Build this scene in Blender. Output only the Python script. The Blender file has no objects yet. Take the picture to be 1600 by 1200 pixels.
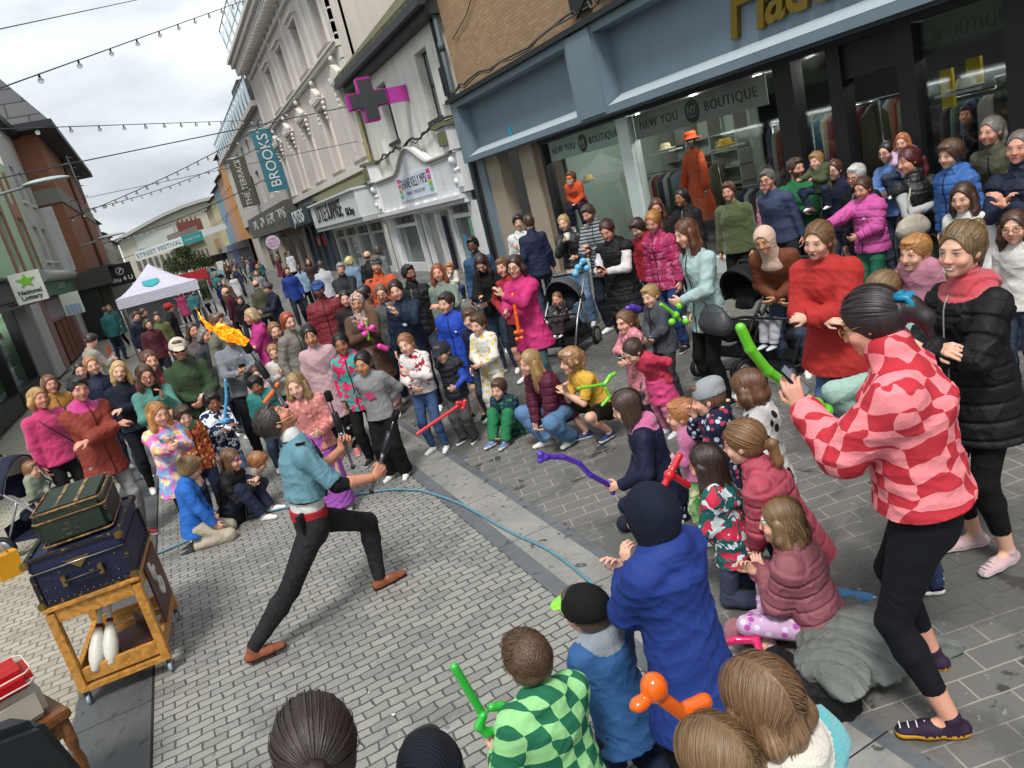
import bpy, bmesh, math, random, zlib
import numpy as np
from mathutils import Vector, Matrix, Euler
random.seed(7); NR = np.random.RandomState(11)
SC = bpy.context.scene; COL = SC.collection
R_ = math.radians; PI = math.pi
# ---------------- camera ----------------
FPX, CAMH = 1160.0, 2.50
YAW, PITCH, ROLL = R_(22.0), R_(14.8), R_(14.0)
_f = Vector((math.sin(YAW)*math.cos(PITCH), math.cos(YAW)*math.cos(PITCH), -math.sin(PITCH)))
_r = Vector((math.cos(YAW), -math.sin(YAW), 0)); _u = _r.cross(_f)
_r2 = _r*math.cos(ROLL) - _u*math.sin(ROLL); _u2 = _r*math.sin(ROLL) + _u*math.cos(ROLL)
CAMR = np.array([list(_r2), list(_u2), list(-_f)]).T
cd = bpy.data.cameras.new('camera'); cam = bpy.data.objects.new('camera', cd); COL.objects.link(cam)
cd.sensor_width = 36; cd.lens = 36*FPX/1600; cd.clip_start = .05; cd.clip_end = 2000
cam.matrix_world = Matrix.Translation((0, 0, CAMH)) @ Matrix(CAMR.tolist()).to_4x4()
SC.camera = cam
def at(px, py, z=0.0):
    """world x, y of the point of height z seen at photo pixel px, py"""
    d = CAMR @ np.array([px-800, 600-py, -FPX]); t = (z-CAMH)/d[2]; return d[0]*t, d[1]*t
def gz(x):
    """the paving falls gently toward the gutter: height of the ground at x"""
    return max(0.0, (x-2.02)*.05)
def atg(px, py, z=0.0):
    x, y = at(px, py, z)
    for _ in range(12): x, y = at(px, py, z+gz(x))
    return x, y
def ondepth(px, py, Y):
    d = CAMR @ np.array([px-800, 600-py, -FPX]); t = Y/d[1]; return Vector((d[0]*t, Y, CAMH+d[2]*t))
def onwall(px, py, X):
    d = CAMR @ np.array([px-800, 600-py, -FPX]); t = X/d[0]; return Vector((X, d[1]*t, CAMH+d[2]*t))
# ---------------- light: overcast sky ----------------
SUN_EL, SUN_AZ = R_(58), R_(215)
W = bpy.data.worlds.new('World'); SC.world = W; W.use_nodes = True
nt = W.node_tree; nt.nodes.clear(); N = nt.nodes.new; L = nt.links.new
sky = N('ShaderNodeTexSky'); sky.sky_type = 'NISHITA'; sky.sun_disc = False
sky.sun_elevation = SUN_EL; sky.sun_rotation = SUN_AZ; sky.air_density = 1.5; sky.dust_density = 3.0
b1 = N('ShaderNodeBackground'); b1.inputs[1].default_value = 0.10; L(sky.outputs[0], b1.inputs[0])
tc = N('ShaderNodeTexCoord'); mp = N('ShaderNodeMapping'); mp.inputs['Scale'].default_value = (1.0, 1.0, 2.6)
L(tc.outputs['Generated'], mp.inputs[0])
n1 = N('ShaderNodeTexNoise'); n1.inputs['Scale'].default_value = 2.6; n1.inputs['Detail'].default_value = 9
n1.inputs['Roughness'].default_value = .55; n1.inputs['Distortion'].default_value = .25; L(mp.outputs[0], n1.inputs[0])
n2 = N('ShaderNodeTexNoise'); n2.inputs['Scale'].default_value = 5.5; n2.inputs['Detail'].default_value = 7; L(mp.outputs[0], n2.inputs[0])
cr = N('ShaderNodeValToRGB'); e = cr.color_ramp.elements
e[0].position = .36; e[0].color = (.40, .43, .47, 1); e[1].position = .64; e[1].color = (.86, .89, .92, 1)
m_ = e = cr.color_ramp.elements.new(.49); m_.color = (.60, .645, .68, 1)
mx = N('ShaderNodeMix'); mx.data_type = 'FLOAT'; mx.inputs[0].default_value = .35
L(n1.outputs[0], mx.inputs[2]); L(n2.outputs[0], mx.inputs[3]); L(mx.outputs[0], cr.inputs[0])
b2 = N('ShaderNodeBackground'); b2.inputs[1].default_value = 0.65; L(cr.outputs[0], b2.inputs[0])
ms = N('ShaderNodeMixShader'); ms.inputs[0].default_value = .93
L(b1.outputs[0], ms.inputs[1]); L(b2.outputs[0], ms.inputs[2])
wo = N('ShaderNodeOutputWorld'); L(ms.outputs[0], wo.inputs[0])
sd = bpy.data.lights.new('sun', 'SUN'); sun = bpy.data.objects.new('sun', sd); COL.objects.link(sun)
sd.energy = 1.5; sd.angle = R_(14); sd.color = (1, .965, .91)
_sv = Vector((math.sin(SUN_AZ)*math.cos(SUN_EL), math.cos(SUN_AZ)*math.cos(SUN_EL), math.sin(SUN_EL)))
sun.rotation_euler = _sv.to_track_quat('Z', 'Y').to_euler()
SC.view_settings.view_transform = 'Standard'; SC.view_settings.look = 'None'
SC.view_settings.exposure = 1.15; SC.view_settings.gamma = 1.0; SC.view_settings.use_curve_mapping = False
SC.render.engine = 'CYCLES'; SC.cycles.max_bounces = 6; SC.cycles.diffuse_bounces = 3
SC.cycles.glossy_bounces = 3; SC.cycles.transmission_bounces = 4; SC.cycles.transparent_max_bounces = 8
SC.cycles.use_denoising = True; SC.cycles.caustics_reflective = False; SC.cycles.caustics_refractive = False

# ---------------- materials ----------------
_M = {}
def srgb(h):
    if isinstance(h, (tuple, list)): return (*h[:3], 1)
    h = h.lstrip('#'); v = [int(h[i:i+2], 16)/255 for i in (0, 2, 4)]
    return tuple([(c/12.92 if c <= .04045 else ((c+.055)/1.055)**2.4) for c in v]+[1])
class NB:
    """small node builder"""
    def __init__(s, name):
        s.m = bpy.data.materials.new(name); s.m.use_nodes = True; s.t = s.m.node_tree
        s.t.nodes.clear(); s.o = s.t.nodes.new('ShaderNodeOutputMaterial')
    def n(s, k, **kw):
        x = s.t.nodes.new('ShaderNode'+k)
        for a, b in kw.items():
            if a.startswith('i_'):
                key = a[2:]; key = int(key) if key.isdigit() else key
                s.set(x, key, b)
            else: setattr(x, a, b)
        return x
    def set(s, x, key, b):
        if isinstance(b, bpy.types.NodeSocket): s.t.links.new(b, x.inputs[key])
        else: x.inputs[key].default_value = b
    def coord(s, out='Object', scale=(1, 1, 1), rot=(0, 0, 0), loc=(0, 0, 0)):
        t = s.n('TexCoord'); m = s.n('Mapping', i_0=t.outputs[out]); m.inputs['Scale'].default_value = scale
        m.inputs['Rotation'].default_value = rot; m.inputs['Location'].default_value = loc; return m.outputs[0]
    def attr(s, name, scale=(1, 1, 1)):
        a = s.n('Attribute', attribute_name=name)
        m = s.n('Mapping', i_0=a.outputs['Vector']); m.inputs['Scale'].default_value = scale; return m.outputs[0]
    def noise(s, v, sc, det=3, ro=.5, dist=0, out=0):
        return s.n('TexNoise', i_Vector=v, i_Scale=sc, i_Detail=det, i_Roughness=ro, i_Distortion=dist).outputs[out]
    def mix(s, f, a, b, mode='MIX'):
        x = s.n('Mix', data_type='RGBA', blend_type=mode); s.set(x, 0, f); s.set(x, 6, a); s.set(x, 7, b); return x.outputs[2]
    def ramp(s, f, *st):
        x = s.n('ValToRGB', i_0=f); e = x.color_ramp.elements
        while len(e) < len(st): e.new(.5)
        for q, (p, c) in zip(e, st): q.position = p; q.color = c if len(c) == 4 else (*c, 1)
        return x.outputs[0]
    def rng(s, f, a, b, c=0., d=1.):
        return s.n('MapRange', i_0=f, i_1=a, i_2=b, i_3=c, i_4=d).outputs[0]
    def math(s, op, a, b=0., c=0.):
        x = s.n('Math', operation=op); s.set(x, 0, a); s.set(x, 1, b); s.set(x, 2, c); return x.outputs[0]
    def bump(s, h, st=.3, d=.01, nrm=None):
        x = s.n('Bump', i_Height=h, i_Strength=st, i_Distance=d)
        if nrm is not None: s.set(x, 'Normal', nrm)
        return x.outputs[0]
    def fin(s, col, rough=.7, nrm=None, metal=0., sheen=0., spec=.4, trans=0., alpha=None, emis=None, es=0., coat=0., sss=0.):
        p = s.n('BsdfPrincipled'); s.set(p, 'Base Color', col); s.set(p, 'Roughness', rough); s.set(p, 'Metallic', metal)
        s.set(p, 'Specular IOR Level', spec)
        if nrm is not None: s.set(p, 'Normal', nrm)
        if sheen: s.set(p, 'Sheen Weight', sheen)
        if trans: s.set(p, 'Transmission Weight', trans)
        if alpha is not None: s.set(p, 'Alpha', alpha)
        if coat: s.set(p, 'Coat Weight', coat)
        if sss: s.set(p, 'Subsurface Weight', sss); s.set(p, 'Subsurface Scale', .004); s.set(p, 'Subsurface Radius', (1, .35, .2))
        if emis is not None: s.set(p, 'Emission Color', emis); s.set(p, 'Emission Strength', es)
        s.t.links.new(p.outputs[0], s.o.inputs[0]); return s.m
def mk(key, fn):
    if key not in _M: _M[key] = fn()
    return _M[key]
def plain(c, rough=.6, metal=0., var=.12, sc=6., bump=.0, spec=.4, name='paint', dirt=0.):
    def f():
        b = NB(name); v = b.coord(); n = b.noise(v, sc, 5, .6); c4 = srgb(c)
        lo = tuple(x*(1-var) for x in c4[:3])+(1,); hi = tuple(min(1, x*(1+var)) for x in c4[:3])+(1,)
        col = b.mix(n, lo, hi)
        if dirt:
            d = b.rng(b.noise(b.coord(scale=(1, 1, .25)), 3.1, 6, .65), .5, .72, 0, dirt)
            col = b.mix(d, col, (.09, .085, .07, 1))
        nr = b.bump(b.noise(v, sc*12, 4), bump, .004) if bump else None
        return b.fin(col, b.rng(n, .2, .8, rough-.06, rough+.08), nr, metal, spec=spec)
    return mk(('plain', c, rough, metal, var, sc, bump, spec, dirt), f)
# ---------------- objects ----------------
def props(o, label=None, cat=None, group=None, kind=None):
    if label: o['label'] = label
    if cat: o['category'] = cat
    if group: o['group'] = group
    if kind: o['kind'] = kind
    return o
def empty(name, loc=(0, 0, 0), label=None, cat=None, group=None, rz=0):
    o = bpy.data.objects.new(name, None); COL.objects.link(o); o.location = loc; o.rotation_euler = (0, 0, rz)
    o.empty_display_size = .1
    return props(o, label, cat, group)
def link(name, me, parent=None, loc=None, smooth=False):
    o = bpy.data.objects.new(name, me); COL.objects.link(o)
    if parent is not None: o.parent = parent
    if loc is not None: o.location = loc
    if smooth:
        me.polygons.foreach_set('use_smooth', [True]*len(me.polygons)); me.update()
    return o
class MB:
    """mesh buffer: several primitives collected into ONE mesh"""
    def __init__(s): s.v = []; s.f = []; s.m = []; s.sm = []
    def add(s, vs, fs, mi=0, sm=False):
        k = len(s.v); s.v += [tuple(x) for x in vs]; s.f += [tuple(i+k for i in q) for q in fs]
        s.m += [mi]*len(fs); s.sm += [sm]*len(fs)
    def box(s, x0, x1, y0, y1, z0, z1, mi=0, M=None):
        x0, x1 = min(x0, x1), max(x0, x1); y0, y1 = min(y0, y1), max(y0, y1); z0, z1 = min(z0, z1), max(z0, z1)
        vs = [Vector(p) for p in ((x0, y0, z0), (x1, y0, z0), (x1, y1, z0), (x0, y1, z0), (x0, y0, z1), (x1, y0, z1), (x1, y1, z1), (x0, y1, z1))]
        if M is not None: vs = [M @ p for p in vs]
        s.add(vs, [(0, 3, 2, 1), (4, 5, 6, 7), (0, 1, 5, 4), (1, 2, 6, 5), (2, 3, 7, 6), (3, 0, 4, 7)], mi)
    def beam(s, a, b, w, h, mi=0, up=(0, 0, 1)):
        a = Vector(a); b = Vector(b); d = b-a; Ln = d.length; d.normalize(); u = Vector(up)
        if abs(d.dot(u)) > .98: u = Vector((0, 1, 0))
        x = d.cross(u).normalized(); z = x.cross(d).normalized()
        M = Matrix((x, d, z)).transposed().to_4x4(); M.translation = a
        s.box(-w/2, w/2, 0, Ln, -h/2, h/2, mi, M)
    def tube(s, pts, r, n=8, mi=0, caps=True, sm=True):
        pts = [Vector(p) for p in pts]; rs = r if isinstance(r, (list, tuple)) else [r]*len(pts); vs = []; px = None
        for i, p in enumerate(pts):
            d = (pts[min(i+1, len(pts)-1)]-pts[max(i-1, 0)]).normalized()
            if px is None:
                u = Vector((0, 0, 1)) if abs(d.z) < .9 else Vector((1, 0, 0)); px = d.cross(u).normalized()
            px = (px-d*px.dot(d)).normalized(); py = d.cross(px)
            for k in range(n):
                a = 2*PI*k/n; vs.append(p+(px*math.cos(a)+py*math.sin(a))*rs[i])
        fs = []
        for i in range(len(pts)-1):
            for k in range(n): fs.append((i*n+k, i*n+(k+1) % n, (i+1)*n+(k+1) % n, (i+1)*n+k))
        s.add(vs, fs, mi, sm)
        if caps:
            k0 = len(s.v)-len(vs)
            s.f += [tuple(range(k0+n-1, k0-1, -1)), tuple(range(k0+(len(pts)-1)*n, k0+len(pts)*n))]; s.m += [mi]*2; s.sm += [False]*2
    def lathe(s, prof, o=(0, 0, 0), n=16, mi=0, axis='z', sm=True):
        o = Vector(o); vs = []
        for r, z in prof:
            for k in range(n):
                a = 2*PI*k/n; c, t = r*math.cos(a), r*math.sin(a)
                vs.append(o+(Vector((c, t, z)) if axis == 'z' else Vector((z, c, t)) if axis == 'x' else Vector((t, z, c))))
        fs = [(i*n+k, i*n+(k+1) % n, (i+1)*n+(k+1) % n, (i+1)*n+k) for i in range(len(prof)-1) for k in range(n)]
        s.add(vs, fs, mi, sm); k0 = len(s.v)-len(vs)
        s.f += [tuple(range(k0+n-1, k0-1, -1)), tuple(range(k0+(len(prof)-1)*n, k0+len(prof)*n))]; s.m += [mi]*2; s.sm += [False]*2
    def prism(s, poly, a, b, mi=0, M=None):
        """poly in local xz extruded from y=a to y=b"""
        n = len(poly); vs = [Vector((x, a, z)) for x, z in poly]+[Vector((x, b, z)) for x, z in poly]
        if M is not None: vs = [M @ p for p in vs]
        fs = [tuple(range(n)), tuple(range(2*n-1, n-1, -1))]+[(i, i+n, (i+1) % n+n, (i+1) % n) for i in range(n)]
        s.add(vs, fs, mi)
    def sphere(s, c, r, n=12, mi=0, sc=(1, 1, 1)):
        c = Vector(c); m = n//2+1; pr = [(math.sin(PI*i/m)*r+1e-5, -math.cos(PI*i/m)*r) for i in range(m+1)]
        vs = [c+Vector((q*math.cos(2*PI*k/n)*sc[0], q*math.sin(2*PI*k/n)*sc[1], z*sc[2])) for q, z in pr for k in range(n)]
        s.add(vs, [(i*n+k, i*n+(k+1) % n, (i+1)*n+(k+1) % n, (i+1)*n+k) for i in range(m) for k in range(n)], mi, True)
    def build(s, name, mats, parent=None, loc=None, bevel=0, fixn=True):
        me = bpy.data.meshes.new(name); me.from_pydata([tuple(x) for x in s.v], [], s.f)
        for m in (mats if isinstance(mats, (list, tuple)) else [mats]): me.materials.append(m)
        me.polygons.foreach_set('material_index', s.m); me.polygons.foreach_set('use_smooth', s.sm)
        if fixn or bevel:
            bm = bmesh.new(); bm.from_mesh(me)
            if bevel: bmesh.ops.bevel(bm, geom=[e for e in bm.edges if e.is_manifold and not e.smooth or (len(e.link_faces) == 2 and e.calc_face_angle(0) > .8)], offset=bevel, segments=2, affect='EDGES', clamp_overlap=True)
            bmesh.ops.recalc_face_normals(bm, faces=bm.faces); bm.to_mesh(me); bm.free()
        me.update(); return link(name, me, parent, loc)
def text_mesh(name, body, size, mat, M, parent=None, depth=.01, sx=1.0, offset=0.0, shear=0.0, spacing=1.0, align='CENTER', bev=0):
    c = bpy.data.curves.new(name, 'FONT'); c.body = body; c.size = size; c.extrude = depth; c.align_x = align; c.align_y = 'CENTER'
    c.offset = offset; c.shear = shear; c.space_character = spacing; c.resolution_u = 3; c.bevel_depth = bev
    o = bpy.data.objects.new('tmp', c); COL.objects.link(o)
    me = bpy.data.meshes.new_from_object(o.evaluated_get(bpy.context.evaluated_depsgraph_get()))
    bpy.data.objects.remove(o); bpy.data.curves.remove(c)
    me.name = name; me.transform(M @ Matrix.Diagonal((sx, 1, 1, 1))); me.materials.clear(); me.materials.append(mat)
    return link(name, me, parent)
def wallM(side, X, y, z):
    """text matrix: on a wall whose outward normal is -x (side=1, right of the street) or +x (side=-1)"""
    if side > 0: B = Matrix(((0, 0, -1), (-1, 0, 0), (0, 1, 0)))   # x axis -> -y
    else: B = Matrix(((0, 0, 1), (1, 0, 0), (0, 1, 0)))
    M = B.to_4x4(); M.translation = (X, y, z); return M
def facadeM(y, zc, X): # sign facing the viewer (normal -y)
    M = Matrix(((1, 0, 0), (0, 0, -1), (0, 1, 0))).to_4x4(); M.translation = (X, y, zc); return M
# ================= ground =================
def setts(name, c_lo, c_hi, mort, bw, bh, rot=0, warp=.012, mort_s=.008, bstr=.6, stain=.35, stc=(.035, .033, .03, 1), pale=0.):
    b = NB(name); v = b.coord(rot=(0, 0, rot))
    wn = b.noise(v, 9, 3, .5, out=1); v2 = b.n('VectorMath', operation='MULTIPLY_ADD', i_0=wn, i_1=(warp, warp, 0), i_2=v).outputs[0]
    br = b.n('TexBrick', i_Vector=v2, i_Scale=1.0)
    br.inputs['Mortar Size'].default_value = mort_s; br.inputs['Brick Width'].default_value = bw; br.inputs['Row Height'].default_value = bh
    br.inputs['Mortar Smooth'].default_value = .35; br.inputs['Bias'].default_value = 0
    br.inputs['Color1'].default_value = (0, 0, 0, 1); br.inputs['Color2'].default_value = (1, 1, 1, 1); br.inputs['Mortar'].default_value = (.5, .5, .5, 1)
    br.offset = .5; br.squash = 1
    base = b.mix(br.outputs['Color'], c_lo, c_hi)
    big = b.noise(v, .9, 6, .6); base = b.mix(b.rng(big, .35, .7), base, b.mix(.75, base, c_hi))
    gr = b.noise(v, 140, 2, .6); base = b.mix(b.math('MULTIPLY', b.rng(gr, .35, .7), .28), base, tuple(x*.45 for x in c_lo[:3])+(1,))
    spk = b.rng(b.noise(v, 45, 2), .68, .74); base = b.mix(b.math('MULTIPLY', spk, .35), base, (.55, .54, .5, 1))
    mo = b.mix(b.noise(v, 7, 4), mort, tuple(x*1.7 for x in mort[:3])+(1,))
    col = b.mix(br.outputs['Fac'], base, mo)
    st = b.rng(b.noise(v, 1.7, 7, .65, .4), .53, .66, 0, stain); col = b.mix(st, col, stc)
    gum = b.n('TexVoronoi', i_Vector=v, i_Scale=5.0); g2 = b.rng(gum.outputs['Distance'], .07, .09, .5, 0); col = b.mix(g2, col, (.05, .05, .047, 1))
    h = b.math('SUBTRACT', 1.0, br.outputs['Fac']); h = b.math('ADD', h, b.math('MULTIPLY', b.noise(v, 60, 4), .25))
    h = b.math('ADD', h, b.math('MULTIPLY', br.outputs['Color'], .25))
    return b.fin(col, b.rng(st, 0, .5, .72, .45), b.bump(h, bstr, .012))
def slab(name, c, stain, rough=.55, sc=1.3, joint=1.2):
    b = NB(name); v = b.coord(); n = b.noise(v, sc, 7, .65, .3); m2 = b.noise(v, 30, 4, .6)
    col = b.mix(b.rng(n, .35, .65), tuple(x*.65 for x in c)+(1,), (*c, 1)); col = b.mix(b.rng(m2, .3, .75, 0, .45), col, tuple(x*1.35 for x in c)+(1,))
    sp = b.rng(b.noise(v, 11, 3, .5, .5), .62, .67, 0, stain); col = b.mix(sp, col, (.02, .02, .02, 1))
    sep = b.n('SeparateXYZ', i_0=v); y = sep.outputs[1]; fr = b.math('FRACT', b.math('DIVIDE', y, joint)); j = b.math('LESS_THAN', b.math('ABSOLUTE', b.math('SUBTRACT', fr, .5)), .5-.004)
    col = b.mix(b.math('SUBTRACT', 1.0, j), col, (.015, .015, .014, 1))
    return b.fin(col, b.rng(n, .3, .7, rough-.1, rough+.1), b.bump(b.math('ADD', m2, n), .25, .006))
m_center = setts('grey_setts', (.185, .183, .168, 1), (.31, .305, .28, 1), (.05, .05, .045, 1),   .138, .070, bstr=.8, stain=.5, warp=.042, mort_s=.0055, stc=(.08, .08, .078, 1))
m_tan = setts('buff_paving', (.29, .26, .205, 1), (.43, .395, .325, 1), (.12, .11, .095, 1), .135, .09, warp=.05, mort_s=.009, stain=.2, bstr=.5, stc=(.12, .11, .1, 1))
m_strip = slab('dark_slab', (.085, .09, .096), .5)
m_kerb = slab('kerb_slab', (.12, .13, .14), .6, joint=.95)
m_gut = slab('gutter_stone', (.26, .255, .235), .75, sc=2.2, joint=.95)
def herring():
    b = NB('dark_block_paving'); v = b.coord(rot=(0, 0, R_(18)))
    wn = b.noise(v, 5, 3, .5, out=1); v2 = b.n('VectorMath', operation='MULTIPLY_ADD', i_0=wn, i_1=(.012, .012, 0), i_2=v).outputs[0]
    br = b.n('TexBrick', i_Vector=v2, i_Scale=1.0); br.inputs['Mortar Size'].default_value = .0045; br.inputs['Brick Width'].default_value = .27; br.inputs['Row Height'].default_value = .135
    br.inputs['Color1'].default_value = (.3, .3, .3, 1); br.inputs['Color2'].default_value = (.75, .75, .75, 1); br.inputs['Mortar Smooth'].default_value = .2
    n = b.noise(v, 1.1, 8, .62, .35); n2 = b.noise(v, 38, 4, .6)
    base = b.mix(br.outputs['Color'], (.068, .067, .064, 1), (.105, .103, .098, 1)); base = b.mix(b.rng(n2, .35, .75, 0, .6), base, (.125, .122, .114, 1))
    clean = b.rng(n, .47, .53)                      # patches where the dark film has worn away
    base = b.mix(b.math('MULTIPLY', clean, .6), base, (.17, .165, .15, 1))
    wet = b.rng(b.noise(v, 2.3, 6, .6, .6), .6, .63, 0, .75); base = b.mix(wet, base, (.03, .03, .029, 1))
    mor = b.mix(b.rng(n, .42, .55), (.07, .07, .066, 1), (.30, .285, .25, 1)); col = b.mix(br.outputs['Fac'], base, mor)
    sp = b.rng(b.noise(v, 23, 2), .70, .73, 0, .6); col = b.mix(sp, col, (.3, .3, .28, 1))
    return b.fin(col, b.rng(wet, 0, .7, .62, .38), b.bump(b.math('ADD', n2, b.math('MULTIPLY', br.outputs['Fac'], -.5)), .3, .006))
m_dark = herring()
m_road = slab('asphalt', (.10, .10, .10), .3, joint=50)
def sheet(name, pts, z, mat):
    me = bpy.data.meshes.new(name); me.from_pydata([(x, y, z) for x, y in pts], [], [tuple(range(len(pts)))]); me.materials.append(mat)
    return props(link(name, me), kind='structure')
def sheet(name, pts, z, mat):
    me = bpy.data.meshes.new(name); me.from_pydata([(q[0], q[1], z+(q[2] if len(q) > 2 else 0)) for q in pts], [], [tuple(range(len(pts)))]); me.materials.append(mat)
    return props(link(name, me), kind='structure')
sheet('ground', [(-400, -60), (400, -60), (400, 900), (-400, 900)], -.012, m_road)
def strip(name, x0, x1, z, mat, z1=None): sheet(name, [(x0, -6), (x1, -6, (z1 or 0)), (x1, 95, (z1 or 0)), (x0, 95)], z, mat)
strip('street_setts', -.90, 1.50, 0, m_center); strip('left_paving', -6, -1.375, 0, m_tan)
strip('left_slab_strip', -1.375, -.915, .0035, m_strip); strip('joint_strip', -.915, -.90, .002, plain('#1d1d1b', .8))
strip('kerb_line', 1.50, 1.62, .0035, m_kerb); strip('gutter', 1.62, 1.94, .0035, m_gut); strip('right_kerb_line', 1.94, 2.02, .0035, m_kerb)
strip('right_paving', 2.02, 12.02, 0, m_dark, .5)
m_lit = plain('#c9c9c2', .8, name='paper'); m_blu = plain('#3a49b0', .4, name='rubber')
rl = random.Random(4)
for i in range(16):
    x, y = rl.uniform(-.7, 1.45), rl.uniform(3, 9); mb = MB(); r = rl.uniform(.006, .014)
    mb.prism([(r*math.cos(a)*rl.uniform(.5, 1), r*math.sin(a)*rl.uniform(.5, 1)) for a in np.linspace(0, 6.28, 7)[:-1]], 0, .003, 0, Matrix.Translation((x, y, .006)) @ Matrix.Rotation(PI/2, 4, 'X'))
    props(mb.build('paper_scrap', m_lit), 'tiny pale scrap of paper lying on the paving', 'litter', 'paper scraps on the paving')
mb = MB(); x, y = atg(724, 717); z = gz(x); mb.tube([(x, y, z+.008), (x+.02, y+.005, z+.008), (x+.045, y-.004, z+.01)], [.006, .009, .004], 6)
props(mb.build('balloon_scrap', m_blu), 'scrap of burst blue balloon on the dark paving', 'litter')
# ================= buildings =================
def brickmat(c1, c2, mort, bw=.225, bh=.075, face='x', name='brick', bs=.4):
    b = NB(name); rot = (R_(90), 0, R_(90)) if face == 'x' else (R_(90), 0, 0)
    t = b.n('TexCoord'); s = b.n('SeparateXYZ', i_0=t.outputs['Object'])
    v = b.n('CombineXYZ', i_0=s.outputs[1 if face == 'x' else 0], i_1=s.outputs[2], i_2=s.outputs[0 if face == 'x' else 1]).outputs[0]
    br = b.n('TexBrick', i_Vector=v, i_Scale=1.0); br.inputs['Mortar Size'].default_value = .006; br.inputs['Brick Width'].default_value = bw; br.inputs['Row Height'].default_value = bh
    br.inputs['Color1'].default_value = srgb(c1); br.inputs['Color2'].default_value = srgb(c2); br.inputs['Mortar'].default_value = srgb(mort)
    n = b.noise(v, 1.2, 6, .6); col = b.mix(b.rng(n, .35, .7, 0, .35), br.outputs[0], (.16, .11, .07, 1)); n2 = b.noise(v, 25, 4)
    col = b.mix(b.rng(n2, .4, .8, 0, .3), col, (.45, .38, .28, 1))
    return b.fin(col, .85, b.bump(b.math('SUBTRACT', n2, br.outputs[1]), bs, .008))
def render_mat(c, dirt=.5, name='render', streak=.35, sc=.5):
    b = NB(name); v = b.coord(); vs = b.coord(scale=(1, 1, .12)); c4 = srgb(c)
    n = b.noise(v, sc, 6, .6); col = b.mix(n, tuple(x*.86 for x in c4[:3])+(1,), c4)
    d = b.rng(b.noise(vs, 2.6, 7, .65), .48, .75, 0, streak); col = b.mix(d, col, (.22, .21, .18, 1))
    g = b.rng(b.noise(v, .9, 7, .7), .56, .75, 0, dirt); col = b.mix(g, col, (.17, .17, .12, 1))
    return b.fin(col, .85, b.bump(b.noise(v, 50, 4), .2, .006))
def slate(c='#4a4c50', moss=.0, bw=.5, bh=.3):
    b = NB('slate'); t = b.n('TexCoord'); s = b.n('SeparateXYZ', i_0=t.outputs['Object'])
    v = b.n('CombineXYZ', i_0=s.outputs[1], i_1=s.outputs[2], i_2=0.0).outputs[0]
    br = b.n('TexBrick', i_Vector=v, i_Scale=1.0); br.inputs['Mortar Size'].default_value = .012; br.inputs['Brick Width'].default_value = bw; br.inputs['Row Height'].default_value = bh
    c4 = srgb(c); br.inputs['Color1'].default_value = tuple(x*.7 for x in c4[:3])+(1,); br.inputs['Color2'].default_value = c4; br.inputs['Mortar'].default_value = (.015, .015, .015, 1)
    col = br.outputs[0]
    if moss: col = b.mix(b.rng(b.noise(t.outputs['Object'], 3.5, 7, .7), .45, .6, 0, moss), col, (.12, .115, .045, 1))
    return b.fin(col, .75, b.bump(b.math('SUBTRACT', b.noise(v, 20), br.outputs[1]), .5, .02))
def glass_dark(tint=(.02, .024, .026, 1), rough=.06):
    def f():
        b = NB('window_glass'); v = b.coord(); n = b.noise(v, .7, 4)
        return b.fin(b.mix(n, tint, tuple(x*2.2 for x in tint[:3])+(1,)), rough, b.bump(b.noise(v, .8, 2), .03, .05), spec=.8)
    return mk(('gd', tint, rough), f)
def glass_clear():
    def f():
        b = NB('shop_glass'); g = b.n('BsdfGlossy', i_Roughness=.03); tr = b.n('BsdfTransparent'); fr = b.n('LayerWeight', i_Blend=.5)
        g.inputs[0].default_value = (1, 1, 1, 1); tr.inputs[0].default_value = (.9, .93, .92, 1)
        m = b.n('MixShader', i_0=b.math('MULTIPLY_ADD', b.math('POWER', fr.outputs['Facing'], 5.0), .55, .03)); b.t.links.new(tr.outputs[0], m.inputs[1]); b.t.links.new(g.outputs[0], m.inputs[2]); b.t.links.new(m.outputs[0], b.o.inputs[0]); return b.m
    return mk('gclear', f)
G_D = glass_dark(); G_C = glass_clear()
M_wh = plain('#d9d9d4', .45, var=.05, dirt=.25, name='white_paint'); M_char = plain('#1d2022', .45); M_blk = plain('#0e0f10', .4, name='black')
M_lead = plain('#55585a', .6, name='lead'); M_iron = plain('#2a2c2d', .5, .4, name='iron')

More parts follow.
